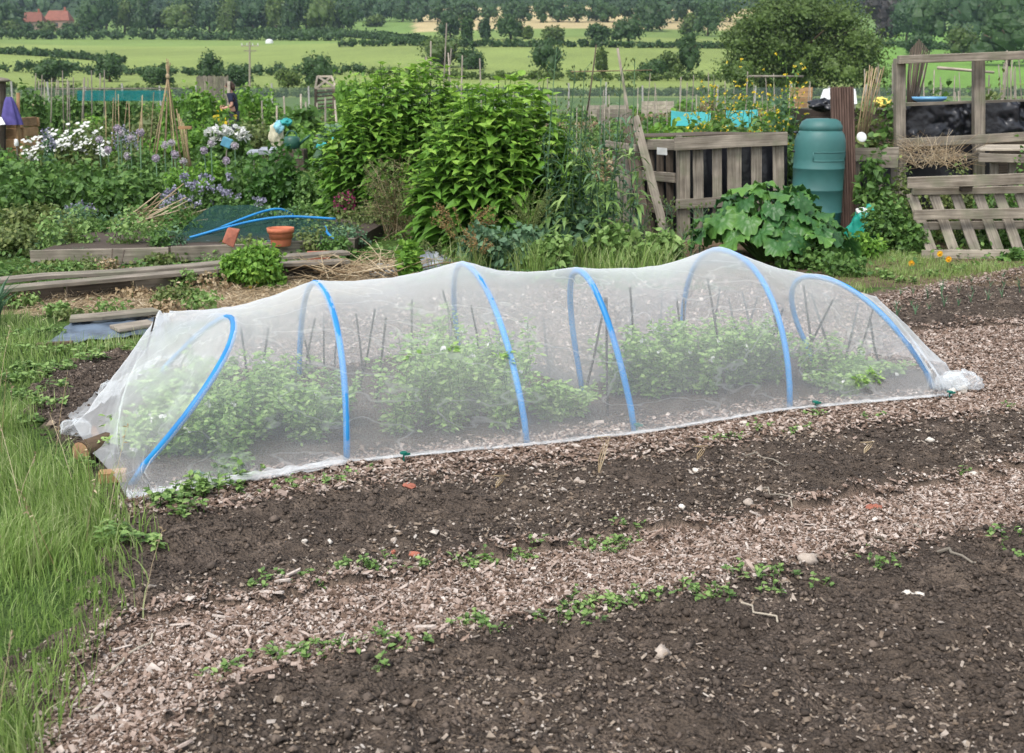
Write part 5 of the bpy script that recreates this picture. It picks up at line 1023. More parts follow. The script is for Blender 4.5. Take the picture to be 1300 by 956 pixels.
# low pallet front (leaning, racked) at the right
t = thing('pallet', 'weathered leaning pallet with slanted slats standing on the grass at the right edge', 'pallet', tuple(base(1230, 11.2)))
for (x0, y0, x1, y1, w_, dd, th) in ((1152, 232, 1330, 226, 14, 11.35, .03), (1158, 243, 1330, 240, 9, 11.48, .05), (1160, 273, 1330, 270, 13, 11.2, .03), (1168, 287, 1330, 285, 10, 11.33, .05), (1170, 323, 1330, 323, 12, 11.0, .03)):
    part(vboard(x0, y0, x1, y1, dd, dd, w_, th, rng.uniform(.6, 1)), 'rail', 'wood_pale' if y0 > 300 else 'wood', t)
for k in range(7): x = 1158 + k * 27.5 + rng.uniform(-2, 2); part(vboard(x, 246, x + 26, 318, 11.5, 11.12, 13, .02, rng.uniform(.2, .9)), 'slat', 'wood', t)
for x, y in ((1226, 238), (1242, 279), (1190, 280)): p_ = at(x, y, 11.42); part(MB().box(p_, (.10, .09, .07), None, .3), 'block', 'wood_dark', t)
# pallet beside the butt
t = thing('pallet', 'upright grey pallet with wide gaps forming the bay left of the green water butt', 'pallet', tuple(base(928, 12.2)))
part(vboard(856, 183, 1000, 176, 12.1, 12.1, 16, .03, .7), 'rail', 'wood', t); part(vboard(858, 259, 1000, 252, 12.12, 12.12, 12, .03, .5), 'rail', 'wood', t)
for x, w_, q in ((869, 13, .8), (886, 13, .4), (910, 12, .55), (932, 18, .75), (960, 13, .45), (988, 14, .7)): part(vboard(x, 176 + (x % 3), x + 1, 312, 12.16, 12.16, w_, .022, q), 'slat', 'wood', t)
part(vboard(862, 172, 863, 312, 12.2, 12.2, 7, .09, .4), 'post', 'wood', t)
mb = MB(); P = []; 
def sheet(pxs, name, label, mat, cat, d, th=.004, nx_=24, ny_=10, amp=.02, group=None, sc=5.0):
    """rumpled sheet through four pixel corners (tl, tr, br, bl), each with own depth"""
    cs = [at(*c_) if len(c_) == 3 else at(c_[0], c_[1], d) for c_ in pxs]; u = np.linspace(0, 1, nx_)[None, :, None]; v = np.linspace(0, 1, ny_)[:, None, None]; c_ = [np.array(list(q)) for q in cs]
    Gd = (c_[0] * (1 - u) + c_[1] * u) * (1 - v) + (c_[3] * (1 - u) + c_[2] * u) * v; nn = unit(np.cross(c_[1] - c_[0], c_[3] - c_[0])); nz_ = vnoise(Gd[..., 0] * sc + Gd[..., 1], Gd[..., 2] * sc + Gd[..., 1] * 3, 1, 3, int(rng.integers(50))) - .5; fold_ = np.sin(Gd[..., 0] * 9 + 4 * nz_) * .5
    G1 = Gd + nn * ((nz_ * 2 + fold_) * amp)[..., None]; G2 = G1 + nn * th; mb = MB(); i = np.arange(ny_ - 1)[:, None]; j = np.arange(nx_ - 1)[None]; Q = np.stack([i * nx_ + j, i * nx_ + j + 1, (i + 1) * nx_ + j + 1, (i + 1) * nx_ + j], -1).reshape(-1, 4)
    mb.add(G1, Q); mb.add(G2, Q[:, ::-1].copy()); return tag(mb.build(name, M[mat], smooth=True), label, cat, group)
sheet(((872, 176), (1000, 172), (998, 300), (872, 305)), 'black_sheet', 'black plastic sheet lining the pallet bay left of the water butt', 'black_sheet', 'plastic sheet', 12.32, amp=.03)
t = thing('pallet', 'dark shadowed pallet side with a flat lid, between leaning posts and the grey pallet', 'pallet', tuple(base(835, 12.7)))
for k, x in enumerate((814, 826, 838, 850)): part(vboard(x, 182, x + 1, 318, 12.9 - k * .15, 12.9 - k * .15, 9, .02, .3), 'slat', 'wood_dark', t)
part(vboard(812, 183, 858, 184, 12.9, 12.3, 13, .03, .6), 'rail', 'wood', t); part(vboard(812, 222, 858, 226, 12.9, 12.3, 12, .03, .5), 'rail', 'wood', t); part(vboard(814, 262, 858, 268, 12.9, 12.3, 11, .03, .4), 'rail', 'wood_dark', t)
a = at(812, 172, 13.0); b_ = at(998, 169, 12.6); mb = MB(); mb.beam(a, b_, .55, .02, (0, 0, 1), .7, 5, jit=.004); tag(mb.build('bay_lid', M['wood_dark'], bevel=.003), 'thin dark board lying flat as a lid over the pallet bay', 'board')
sheet(((834, 187), (847, 188), (847, 197), (834, 196)), 'paper_label', 'small white paper patch showing inside the dark pallet side', 'white', 'paper', 12.25, nx_=5, ny_=5, amp=.004)
sheet(((800, 185), (862, 185), (862, 322), (800, 322)), 'black_sheet', 'added black backing standing in for the shaded gaps deep behind the dark pallet side', 'black_sheet', 'plastic sheet', 13.1, amp=.03)  # added backing: the darkness of the slat gaps is put into its black colour
for k, (x0, y0, x1, y1, w_, d0, mt, lab) in enumerate(((806, 148, 848, 312, 11, 11.5, 'wood', 'long grey post leaning to the left before the dark pallet side, rightmost'), (797, 160, 824, 315, 14, 11.7, 'wood_dark', 'dark plank leaning to the left, middle one of the leaning boards'), (786, 185, 802, 318, 20, 11.9, 'wood', 'broad grey plank leaning beside the lanky weeds, left of the leaning boards'), (768, 182, 808, 188, 8, 11.9, 'wood_pale', 'pale short board laid across the tops of the leaning boards'))):
    tag(vboard(x0, y0, x1, y1, d0 + .3, d0 - .1, w_, .03).build('leaning_board', M[mt], bevel=.003), lab, 'board')
# water butt
b = base(1034, 12.0); ztop = at(1034, 150, 12.0).z; R_ = .252; t = thing('water_butt', 'tall green plastic water butt with domed lid beside the brown ribbed board', 'water butt', tuple(b))
z = lambda py: at(1034, py, 12.0).z
pr = [(R_ * .92, -.02), (R_ * .95, .02)]
def ring(py, s_=1.0): return [(R_ * s_, z(py) - .012), (R_ * s_ * 1.018, z(py) - .006), (R_ * s_ * 1.018, z(py) + .006), (R_ * s_, z(py) + .012)]
for py in (268, 240, 213): pr += ring(py, .985 if py > 230 else 1.0)
pr += [(R_, z(200)), (R_, z(186)), (R_ * .985, z(178)), (R_ * .93, z(171)), (R_ * .85, z(167)), (R_ * .80, z(165)), (0, z(165))]
mb = MB(); mb.lathe(pr, b, 48); mb.build('barrel', M['butt'], t, smooth=True)
mb = MB(); mb.lathe([(R_ * .79, z(165) - .012), (R_ * .84, z(164)), (R_ * .84, z(160)), (R_ * .80, z(158)), (R_ * .74, z(154)), (R_ * .58, z(151)), (R_ * .3, z(150.3)), (0, z(150))], b, 48); mb.build('lid', M['butt'], t, smooth=True)
mb = MB()  # raised panel outline
for y_ in (192, 203):
    an = np.linspace(-2.05, -.5, 16); mb.tube([(b.x + R_ * 1.003 * math.cos(a_), b.y + R_ * 1.003 * math.sin(a_), z(y_)) for a_ in an], .005, 6)
for a_ in (-2.05, -.5): mb.tube([(b.x + R_ * 1.003 * math.cos(a_), b.y + R_ * 1.003 * math.sin(a_), z(y_)) for y_ in (203, 197, 192)], .005, 6)
mb.build('raised_panel', M['butt'], t, smooth=True)
for (x, y) in ((1011, 192), (1010, 168)):
    a_ = math.asin(max(-1, min(1, (at(x, y, 11.8).x - b.x) / R_))) - math.pi / 2; mb = MB(); mb.ball((b.x + R_ * .99 * math.cos(a_), b.y + R_ * .99 * math.sin(a_), z(y)), (.028, .018, .014), .5, 10, 6); mb.build('tap_hole', M['black_sheet'], t, smooth=True)
# ribbed board
t = thing('ribbed_board', 'tall reddish brown ribbed decking board standing upright right of the water butt', 'board', tuple(base(1074, 12.05))); mb = MB(); A = at(1069, 110, 12.1); B = at(1074, 312, 12.0); B.z = 0; wd = pxsize(29, 12.1); n_ = 9
for k in range(n_):
    q = (k - (n_ - 1) / 2) / n_ * wd; mb.beam(A + Vector((q, -.008, rng.normal(0, .002))), B + Vector((q, -.008, 0)), wd / n_ * .62, .014, (0, -1, 0), .5)
mb.build('ribs', M['wood_red'], t); mb = MB(); mb.beam(A + Vector((0, .006, -.01)), B + Vector((0, .006, 0)), wd, .016, (0, -1, 0), .3); mb.build('board', M['wood_red'], t)
# third pallet bay
t = thing('pallet', 'short grey pallet overgrown with nettles right of the ribbed board', 'pallet', tuple(base(1110, 12.3)))
part(vboard(1078, 196, 1128, 196, 12.25, 12.25, 16, .03, .6), 'rail', 'wood', t); part(vboard(1118, 200, 1139, 200, 12.15, 12.15, 25, .09, .8), 'block', 'wood', t)
for x in (1087, 1117, 1135): part(vboard(x, 205, x + 1, 305, 12.3, 12.3, 9, .02), 'slat', 'wood', t)
part(vboard(1080, 262, 1138, 262, 12.33, 12.33, 12, .03, .4), 'rail', 'wood', t)
sheet(((1080, 200), (1140, 200), (1140, 300), (1080, 300)), 'black_sheet', 'black plastic sheet behind the nettle covered pallet', 'black_sheet', 'plastic sheet', 12.6, amp=.03)
c_ = at(1094, 174, 12.1); mb = MB(); mb.lathe([(0, .005), (.04, .005), (.05, .003), (.054, 0), (.05, -.006), (0, -.004)], c_, 24, rot=Matrix.Rotation(R(70), 3, 'X') @ Matrix.Rotation(R(8), 3, 'Y')); tag(mb.build('white_disc', M['white'], smooth=True), 'round white plastic disc standing above the short grey pallet', 'disc')
t, b, h, rx = bush(1104, 186, 46, 11.9, 'leafy nettle plant climbing over the short grey pallet', 'nettle', 'nettle', 'l_mid', .07, 420, None, 'lance'); bush(1092, 132, 44, 13.0, 'tall weedy plant behind the white plastic disc', 'weed', 'weed', 'l_olive', .07, 700, None, 'lance'); bush(1118, 128, 40, 13.2, 'green tangle growing left of the timber frame', 'weed', 'weed', 'l_mid', .06, 700, None, 'lance')
bush(1122, 256, 70, 11.4, 'feathery green weed beside the compost bag', 'feathery_weed', 'weed', 'l_mid', .045, 1400, None, 'lance'); bush(1152, 286, 44, 11.25, 'green weed at the left end of the leaning slatted pallet', 'weed', 'weed', 'l_mid', .05, 800, None, 'lance'); bush(1140, 215, 36, 11.9, 'thin olive weed between the short pallet and the twig heap', 'weed', 'weed', 'l_olive', .04, 600, None, 'lance')
# compost bag
p_ = base(1096, 11.75); t = thing('compost_bag', 'crumpled green and white plastic compost bag at the foot of the short pallet', 'plastic bag', tuple(p_)); Pq, Qq = crumple(p_.x, p_.y, .17, (.15, .1, .2), 22); mb = MB(); mb.add(Pq, Qq); mb.build('bag', M['bag'], t, smooth=True)
Pq, Qq = crumple(p_.x - .02, p_.y, .36, (.07, .05, .035), 25); mb = MB(); mb.add(Pq, Qq); mb.build('folded_top', M['white'], t, smooth=True)
# timber frame
t = thing('open_timber_bay', 'tall open frame of grey square timbers around the black sheeted bay at right', 'timber frame', tuple(base(1240, 13.2)))
for (x, y0, dd, w_) in ((1142, 74, 13.0, 12), (1242, 71, 13.1, 13), (1338, 68, 13.2, 13)): part(vboard(x, y0, x, 300, dd, dd, w_, .10, .6), 'post', 'wood', t, .005)
part(vboard(1140, 76, 1345, 68, 12.88, 12.98, 10, .08, .8), 'top_rail', 'wood', t, .005); part(vboard(1138, 182, 1345, 171, 12.85, 12.85, 11, .05, .6), 'rail', 'wood', t, .004)
part(vboard(1150, 134, 1345, 128, 13.3, 13.3, 7, .05, .5), 'rail', 'wood', t, .004); part(vboard(1150, 200, 1250, 198, 12.95, 12.95, 8, .03, .4), 'rail', 'wood', t, .004)
sheet(((1150, 135), (1238, 131), (1238, 176), (1150, 180)), 'black_sheet', 'black plastic sheet hung between the first two posts of the timber frame', 'black_sheet', 'plastic sheet', 13.15, amp=.05, nx_=60, ny_=24, sc=9); sheet(((1247, 131), (1345, 127), (1345, 172), (1247, 175)), 'black_sheet', 'black plastic sheet hung right of the middle post of the timber frame', 'black_sheet', 'plastic sheet', 13.15, amp=.05, nx_=60, ny_=24, sc=9)
sheet(((1146, 188), (1260, 184), (1260, 260), (1146, 262)), 'black_sheet', 'black plastic sheet low behind the heap of dry twigs', 'black_sheet', 'plastic sheet', 13.1, amp=.03)
# flat pallet top at right
t = thing('pallet', 'pale pallet laid level at the right edge, above the leaning slatted pallet', 'pallet', tuple(base(1290, 12.2)))
for k in range(6): a = at(1242 + k * 2, 186 + k * .5, 12.0 + k * .16); a.z = at(1270, 190, 12.0).z; b_ = Vector((a.x + 1.2, a.y + .03, a.z)); part(MB().beam(a, b_, .10, .02, (0, 0, 1), rng.uniform(.5, 1), 3, jit=.001), 'slat', 'wood_pale', t)
part(vboard(1243, 200, 1350, 203, 11.95, 11.95, 11, .04, .7), 'rail', 'wood', t)
for x in (1262, 1285, 1308): part(vboard(x, 205, x, 300, 12.05, 12.05, 10, .03, .4), 'leg', 'wood', t)
# twig heap, moss
def twigs(px, py, d, wpx, hpx, n, label, mat='straw', r=.003, name='twig_heap', seed=0, flat=1.0):
    c_ = at(px, py, d); W2 = wpx / F * d / 2; Hh = hpx / F * d; mb = MB()
    for k in range(n):
        a = rng.random() * 3.14; s_ = c_ + Vector((rng.uniform(-1, 1) * W2 * .8, rng.uniform(-.5, .5) * W2, rng.random() * Hh * .25)); L = rng.uniform(.4, 1.1) * W2; up = rng.uniform(-.1, 1.0) * flat; dr = Vector((math.cos(a), math.sin(a) * .6, up)).normalized(); e = s_ + dr * L; m_ = s_.lerp(e, .5) + Vector((rng.normal(0, .04), rng.normal(0, .04), rng.normal(0.02, .03))); mb.tube([s_, m_, e], [r, r * .4], 4, cap=False, v=rng.random())
        if k % 2: mb.tube([m_, m_ + Vector((rng.normal(0, .1), rng.normal(0, .05), rng.uniform(.02, .12) * flat))], [r * .6, r * .3], 3, cap=False)
    return tag(mb.build(name, M[mat]), label, 'twigs')
twigs(1192, 214, 12.4, 90, 50, 120, 'heap of pale dry twigs and stalks spilling over the slatted pallet'); twigs(1165, 196, 12.3, 60, 30, 60, 'thin brown twigs hanging left of the pale heap', 'l_dry', .002)
bush(1215, 213, 60, 12.2, 'brown green mossy clippings at the foot of the dry twig heap', 'clippings', 'clippings', 'l_olive', .03, 700, None, 'lance'); bush(1200, 240, 120, 12.0, 'dull grass growing up inside the slatted pallet', 'grass_clump', 'grass', 'l_olive', .05, 900, None, 'lance'); bush(1270, 245, 110, 11.9, 'green grass showing between slats at the right edge', 'grass_clump', 'grass', 'l_mid', .05, 900, None, 'lance')
bush(1292, 172, 26, 11.9, 'small leafy shoot at the right edge before the black sheet', 'shoot', 'plant', 'l_mid', .04, 140, None, 'lance')
# cane sheaves
for k in range(9): cane(at(1088 + k * 1.6, 172, 12.4 + .03 * k), at(1098 + k * 2.8 + rng.uniform(-2, 2), 84 + rng.uniform(-3, 12), 12.6), 'brown cane in the leaning sheaf right of the ribbed board', 'sheaf of canes by the ribbed board', .007)
for k in range(12): cane(at(1152 + k * 1.0, 135, 14.0), at(1156 + k * 2.2, 50 + abs(k - 5) * 2.5, 14.2), 'dark brown cane in the bundle fanning out above the timber frame', 'bundle of dark canes above the frame', .011, 'wood_dark')
# hummock things behind
sheet(((1046, 112, 14.2), (1086, 112, 14.2), (1088, 133, 13.6), (1040, 131, 13.6)), 'white_sack', 'white plastic sack lying behind the ribbed board', 'white', 'sack', 14, nx_=12, ny_=10, amp=.05)
Pq, Qq = crumple(*at(1045, 134, 13.4), (.16, .12, .06), 31); mb = MB(); mb.add(Pq, Qq); tag(mb.build('black_bag', M['black_sheet'], smooth=True), 'black plastic bag bulging between water butt and ribbed board', 'plastic bag')
b = at(1179, 131, 14.0); mb = MB(); mb.lathe([(.10, 0), (.19, .04), (.2, .075), (.18, .06), (.1, .02), (0, .02)], b, 24); tag(mb.build('blue_basin', plain('pale_blue_plastic', (.16, .38, .60), .4), smooth=True), 'pale blue plastic basin resting behind the black sheet', 'basin')
Pq, Qq = crumple(*at(1120, 130, 13.8), (.10, .08, .05), 33); mb = MB(); mb.add(Pq, Qq); tag(mb.build('yellow_cloth', plain('yellow_cloth', (.7, .55, .12), .8), smooth=True), 'small yellow cloth heap left of the timber frame', 'cloth')
# support under the things standing on higher heaps
t = thing('raised_bed', 'raised bed of dark boards behind the compost bays on the right', 'raised bed', tuple(base(1150, 14.2)))
x0, x1 = xat(1010, 14.2), xat(1330, 14.2); zt = at(1100, 134, 14.2).z
for k in range(4): part(MB().beam((x0, 13.75, .1 + k * (zt - .05) / 4), (x1, 13.75, .1 + k * (zt - .05) / 4), .04, (zt - .05) / 4 - .01, (0, 0, 1)), 'board', 'wood_dark', t)
mb = MB(); mb.box(((x0 + x1) / 2, 14.3, zt / 2 - .04), (x1 - x0, 1.0, zt)); mb.build('soil_fill', soilm, t)
# cyan sheets
sheet(((852, 141, 16.0), (902, 143, 16.0), (902, 158, 15.2), (852, 158, 15.2)), 'turquoise_cover', 'turquoise plastic crop cover behind the pallets, left piece', 'cyan', 'crop cover', 15, amp=.02); sheet(((922, 139, 16.0), (962, 140, 16.0), (962, 161, 15.2), (922, 160, 15.2)), 'turquoise_cover', 'turquoise plastic crop cover behind the yellow flowers, right piece', 'cyan', 'crop cover', 15, amp=.02)
# bolted brassicas with yellow flowers
for k in range(24):
    px = 872 + k * 5.9 + rng.uniform(-5, 5); d = rng.uniform(13.1, 14.6); top = rng.uniform(82, 150) if 890 < px < 1000 else rng.uniform(120, 158); b = base(px, d); h = at(px, top, d).z; t = thing('bolted_brassica', 'tall bolted brassica with small yellow flowers behind the pallet bay', 'brassica', tuple(b), 'bolted brassicas behind the pallets'); st = MB(); fl = MB(); fo = MB(); pts = [b, b + Vector((rng.normal(0, .05), 0, h * .5)), b + Vector((rng.normal(0, .12), 0, h))]; st.tube(pts, [.009, .003], 5, cap=False); C = []
    for q in range(12):
        s_ = rng.uniform(.45, 1); p0 = Vector(pts[1]).lerp(Vector(pts[2]), (s_ - .45) / .55); a = rng.random() * 6.28; e = p0 + Vector((math.cos(a) * .14, math.sin(a) * .1, rng.uniform(.04, .2))); st.tube([p0, e], .002, 3, cap=False); C += [list(p0.lerp(e, x_)) for x_ in (.3, .6, .85)]
        m_ = 5; fl = MB(); fl.leaves([list(e)] * m_, rng.normal(0, 1, (m_, 3)), rng.normal(0, 1, (m_, 3)), .02, .018, 'petal', 0, 0); fl.build('flower', M['p_yellow'], t)
    st.build('stem', M['l_mid'], t); C = np.array(C + [[b.x + rng.normal(0, .1), b.y + rng.normal(0, .08), h * rng.uniform(.3, .75)] for _ in range(46)]); m_ = len(C); fo.leaves(C, rng.normal(0, 1, (m_, 3)) * [1, 1, .6], np.tile([0, 0, 1.], (m_, 1)) + rng.normal(0, .4, (m_, 3)), np.where(np.arange(m_) < 36, .05, .11), np.where(np.arange(m_) < 36, .02, .05), 'lance', .3); fo.build('foliage', M['l_mid' if k % 3 else 'l_bright'], t)
for (px, ty, wp, d, lab, mt) in ((830, 158, 70, 14.2, 'low spreading leafy crop behind the dark pallet side', 'l_bright'), (985, 140, 60, 14, 'broad leaved brassica directly behind the water butt', 'l_blue'), (900, 156, 90, 13.6, 'dense green crop just over the rim of the pallet bay', 'l_mid'), (958, 158, 70, 13.6, 'pale green crop left of the water butt over the pallet rim', 'l_mid'), (860, 148, 50, 16.5, 'leafy crop beside the left turquoise cover', 'l_bright'), (1190, 118, 80, 16, 'green crop behind the black sheet, left part', 'l_mid'), (1270, 116, 90, 16, 'green crop behind the black sheet, right part', 'l_olive')):
    bush(px, ty, wp, d, lab, 'crop_plant', 'crop plant', mt, .08, 700)
# rhubarb
b = base(975, 10.9); t = thing('rhubarb', 'large rhubarb plant with big crinkled leaves in front of the pallet and water butt', 'rhubarb', tuple(b)); st = MB(); st2 = []
for k in range(72):
    q = math.sqrt((k + .6) / 72); a = k * 2.399 + rng.normal(0, .15); rx_ = pxsize(98, 10.9); tip = b + Vector((math.cos(a) * rx_ * q, math.sin(a) * .62 * q, (.72 - .48 * q ** 1.9) * rng.uniform(.72, 1.08))); s0 = b + Vector((math.cos(a) * .08, math.sin(a) * .08, 0)); st.tube([s0, s0.lerp(tip, .5) + Vector((0, 0, .1)), tip], [.016, .009], 6, v=.6)
    dr = Vector((math.cos(a), math.sin(a), -.1 - .55 * q + rng.normal(0, .3))).normalized(); up = Vector((0, 0, 1)); nn = (up - dr * up.dot(dr)).normalized() + Vector((rng.normal(0, .3), rng.normal(0, .3), 0)); nn.normalize(); sd_ = dr.cross(nn); L = rng.uniform(.19, .31) * (1 - .1 * q)
    u = np.linspace(-1, 1, 41)[None]; v = np.linspace(0, 1, 13)[:, None]; an = u * 2.7; rad = v * (1 - .30 * np.abs(u) ** 3) * (1 + .05 * np.sin(an * 9 + k) * v ** 3 + .03 * np.sin(an * 21 + k) * v ** 4); X = np.cos(an) * rad * L * .68 + L * .1; Y = np.sin(an) * rad * L * .62
    Z = .12 * L * np.sin(an * 3.5 + k * 2) * v ** 2.2 + .07 * L * np.sin(an * 13 + k) * v ** 3 - .35 * L * (X / L) ** 2 - .28 * L * (Y / L) ** 2 + .025 * L * np.sin(v * 14) * (1 - v) - .04 * L * np.cos(an * 5) * v * (1 - v)
    P = np.array(list(tip)) + X[..., None] * np.array(dr) + Y[..., None] * np.array(sd_) + Z[..., None] * np.array(nn); i = np.arange(12)[:, None]; j = np.arange(40)[None]; mb = MB(); mb.add(P, np.stack([i * 41 + j, i * 41 + j + 1, (i + 1) * 41 + j + 1, (i + 1) * 41 + j], -1).reshape(-1, 4), np.clip(rng.normal(.5, .18) + .25 * (v ** 3 * np.ones_like(u)).ravel(), 0, 1)); mb.build('leaf', M['l_rhub'], t, smooth=True)
st.build('stalks', M['l_mid'], t)
bush(1030, 306, 90, 10.4, 'small leafy weeds between rhubarb and the netted tunnel', 'weed_clump', 'weed', 'l_mid', .05, 900, None, 'lance'); bush(1090, 300, 80, 11.0, 'light green weed clump right of the rhubarb', 'weed_clump', 'weed', 'l_bright', .05, 800, None, 'lance')
bush(1070, 322, 60, 10.0, 'pale low weeds just above the right part of the netting', 'weed_clump', 'weed', 'l_mid', .04, 500, None, 'lance'); bush(1290, 325, 40, 10.9, 'leafy plant cut by the right edge below the pallet', 'plant', 'plant', 'l_mid', .06, 260, None, 'oval')
# dandelion like flowers
for (px, py, lab) in ((1193, 322, 'upper left'), (1204, 329, 'right'), (1157, 334, 'pale leftmost')):
    c_ = at(px, py, 10.4); b = Vector((c_.x, 10.4, 0)); t = thing('orange_flower', 'single orange yellow flower in the grass below the pallet, ' + lab + ' one', 'flower', tuple(b)); MB().tube([b, c_], .002, 4).build('stem', M['l_olive'], t); mb = MB(); a = np.arange(14) / 14 * 6.28; mb.ball(c_, .012, .5, 8, 5); mb.leaves(np.repeat(np.array(c_)[None], 14, 0), np.stack([np.cos(a), np.full(14, -.2), np.sin(a)], -1), np.tile([0, -1., .3], (14, 1)), .028, .014, 'petal', 0, 0); mb.build('flower', M['p_orange'], t)
# onion seedlings in the far right bed
for k in range(26):
    px = 1140 + (k % 9) * 19 + rng.uniform(-3, 3); py = 404 - (k % 9) * 3.2 - (k // 9) * 14 + rng.uniform(-2, 2)
    b = gp(px, py); mb = MB(); m_ = 7; a = rng.random(m_) * 6.28; Hh = rng.uniform(.07, .16); mb.blades(np.repeat(np.array([[b.x, b.y, H(b.x, b.y) - .005]]), m_, 0), Hh * rng.uniform(.6, 1, m_), .007, np.stack([np.cos(a), np.sin(a)], -1) * Hh * .35, seg=3); tag(mb.build('onion_seedling', M['l_blue']), 'small blue green onion seedling in the dark bed behind the right end of the tunnel', 'onion', 'onion seedlings in the right hand bed')
# ------------------------------------------------------------------ left hand beds
def plank(pts, z, w, th, label, mat='wood', name='plank', v=.6):
    mb = MB(); W_ = [gp(a, b_, z) for a, b_ in pts]
    for q in W_: q.z = z
    P = []; G_ = []; o = rng.random(3) * 20; Lc = 0
    for k, c_ in enumerate(W_):
        dr = (W_[min(k + 1, len(W_) - 1)] - W_[max(k - 1, 0)]); dr.z = 0; dr.normalize(); sd_ = Vector((-dr.y, dr.x, 0)); Lc += (c_ - W_[max(k - 1, 0)]).length; wob = .006 * math.sin(k * 1.9)
        for (p, q) in ((0, -1), (1, -1), (1, 0), (0, 0)): P.append(list(c_ + sd_ * (p * w) + Vector((0, 0, q * th + wob)))); G_.append((Lc + o[0], p * w + o[1], q * th + o[2]))
    F_ = [[0, 3, 2, 1]] + [[k * 4 + j, k * 4 + (j + 1) % 4, k * 4 + 4 + (j + 1) % 4, k * 4 + 4 + j] for k in range(len(W_) - 1) for j in range(4)] + [[len(P) - 4, len(P) - 3, len(P) - 2, len(P) - 1]]
    mb.add(P, np.array(F_), v, G_); return tag(mb.build(name, M[mat], bevel=.003), label, 'plank')
plank([(-20, 358), (60, 351), (150, 345), (250, 337), (350, 328), (445, 320)], .17, .17, .03, 'long weathered scaffold plank behind its twin, running from the left edge towards the twigs')
plank([(-20, 370), (60, 362), (150, 353), (250, 344), (350, 336), (445, 331)], .15, .15, .03, 'long weathered scaffold plank in front of its twin, nearest the netted tunnel')
t = thing('bed_edging', 'low grey board wall under the two long planks', 'bed edging', tuple(gp(250, 362)))
for (x0, y0, x1, y1, q) in ((-10, 388, 80, 378, .3), (84, 379, 165, 371, .2), (170, 370, 265, 364, .55), (268, 363, 345, 357, .8), (350, 356, 440, 348, .3)):
    a = gp(x0, y0); b_ = gp(x1, y1); part(MB().beam(a + Vector((0, .02, .06)), b_ + Vector((0, .02, .06)), .03, .13, (0, 0, 1), q, 3, jit=.002), 'board', 'wood' if q > .5 else 'wood_dark', t)
t = thing('raised_bed', 'long low timber sided bed holding the orange pot and the green net', 'raised bed', tuple(gp(250, 335)))
for (x0, y0, x1, y1) in ((40, 341, 215, 335), (218, 335, 330, 330), (333, 330, 450, 322)):
    a = gp(x0, y0); b_ = gp(x1, y1); part(MB().beam(a + Vector((0, 0, .09)), b_ + Vector((0, 0, .08)), .035, .14, (0, 0, 1), .7, 4, jit=.002), 'board', 'wood', t)
a = gp(40, 341); b_ = gp(450, 322); mb = MB(); mb.add([(a.x, a.y + .03, .13), (b_.x, b_.y + .03, .13), (b_.x + .2, b_.y + 2.0, .13), (a.x, a.y + 2.2, .13), (a.x, a.y + .03, -.05), (b_.x, b_.y + .03, -.05), (b_.x + .2, b_.y + 2.0, -.05), (a.x, a.y + 2.2, -.05)], [[0, 1, 2, 3], [0, 4, 5, 1], [1, 5, 6, 2], [2, 6, 7, 3], [3, 7, 4, 0]]); mb.build('soil_fill', soilm, t)
# pot
b = gp(357, 312, .13); b.z = .13; s_ = pxsize(17, b.y); t = thing('plant_pot', 'orange terracotta plant pot standing in the low bed under the blue pipes', 'plant pot', tuple(b)); hp = at(357, 289, b.y).z - b.z
mb = MB(); mb.lathe([(s_ * .68, 0), (s_ * .72, .01), (s_ * .9, hp * .72), (s_ * .9, hp * .74)], b, 32); body_ = mb.build('body', M['terracotta'], t, smooth=True); mb = MB(); mb.lathe([(s_ * .9, hp * .73), (s_, hp * .74), (s_ * 1.02, hp), (s_ * .95, hp), (s_ * .9, hp * .8), (s_ * .85, hp * .4), (0, hp * .38)], b, 32); mb.build('rim', M['terracotta'], body_, smooth=True)
b = gp(296, 334, .0); b.z = .17; mb = MB(); mb.box(b + Vector((0, -.02, .07)), (.11, .06, .15), Matrix.Rotation(.35, 3, 'Y'), jit=.01); tag(mb.build('terracotta_block', M['brick'], bevel=.006), 'broken upright terracotta tile leaning on the planks left of the yellow flowered plant', 'tile')
def pipe(pts, label, r=.0125):
    mb = MB(); P = [at(*p_) for p_ in pts]; mb.tube(P, r, 8, .5); tag(mb.build('blue_pipe', M['blue'], smooth=True), label, 'pipe')
def sm(pts, n=5):
    out_ = []
    for k in range(len(pts) - 1):
        p0 = pts[max(k - 1, 0)]; p1 = pts[k]; p2 = pts[k + 1]; p3 = pts[min(k + 2, len(pts) - 1)]
        for q in range(n):
            t = q / n; out_.append(tuple(.5 * ((2 * p1[i]) + (-p0[i] + p2[i]) * t + (2 * p0[i] - 5 * p1[i] + 4 * p2[i] - p3[i]) * t * t + (-p0[i] + 3 * p1[i] - 3 * p2[i] + p3[i]) * t ** 3) for i in range(3)))
    return out_ + [pts[-1]]
pipe(sm([(238, 305, 11.3), (270, 293, 11.5), (310, 277, 11.7), (340, 267, 11.9), (358, 266, 12.0), (372, 273, 12.1)]), 'bright blue plastic pipe arching highest over the rumpled green net')
pipe(sm([(240, 302, 11.2), (290, 288, 11.35), (330, 279, 11.5), (370, 275, 11.6), (426, 278, 11.7)]), 'bright blue plastic pipe lying lower, behind the orange pot'); pipe(sm([(413, 288, 11.3), (416, 296, 11.2), (428, 306, 11.1)]), 'short curved end of blue pipe right of the orange pot')
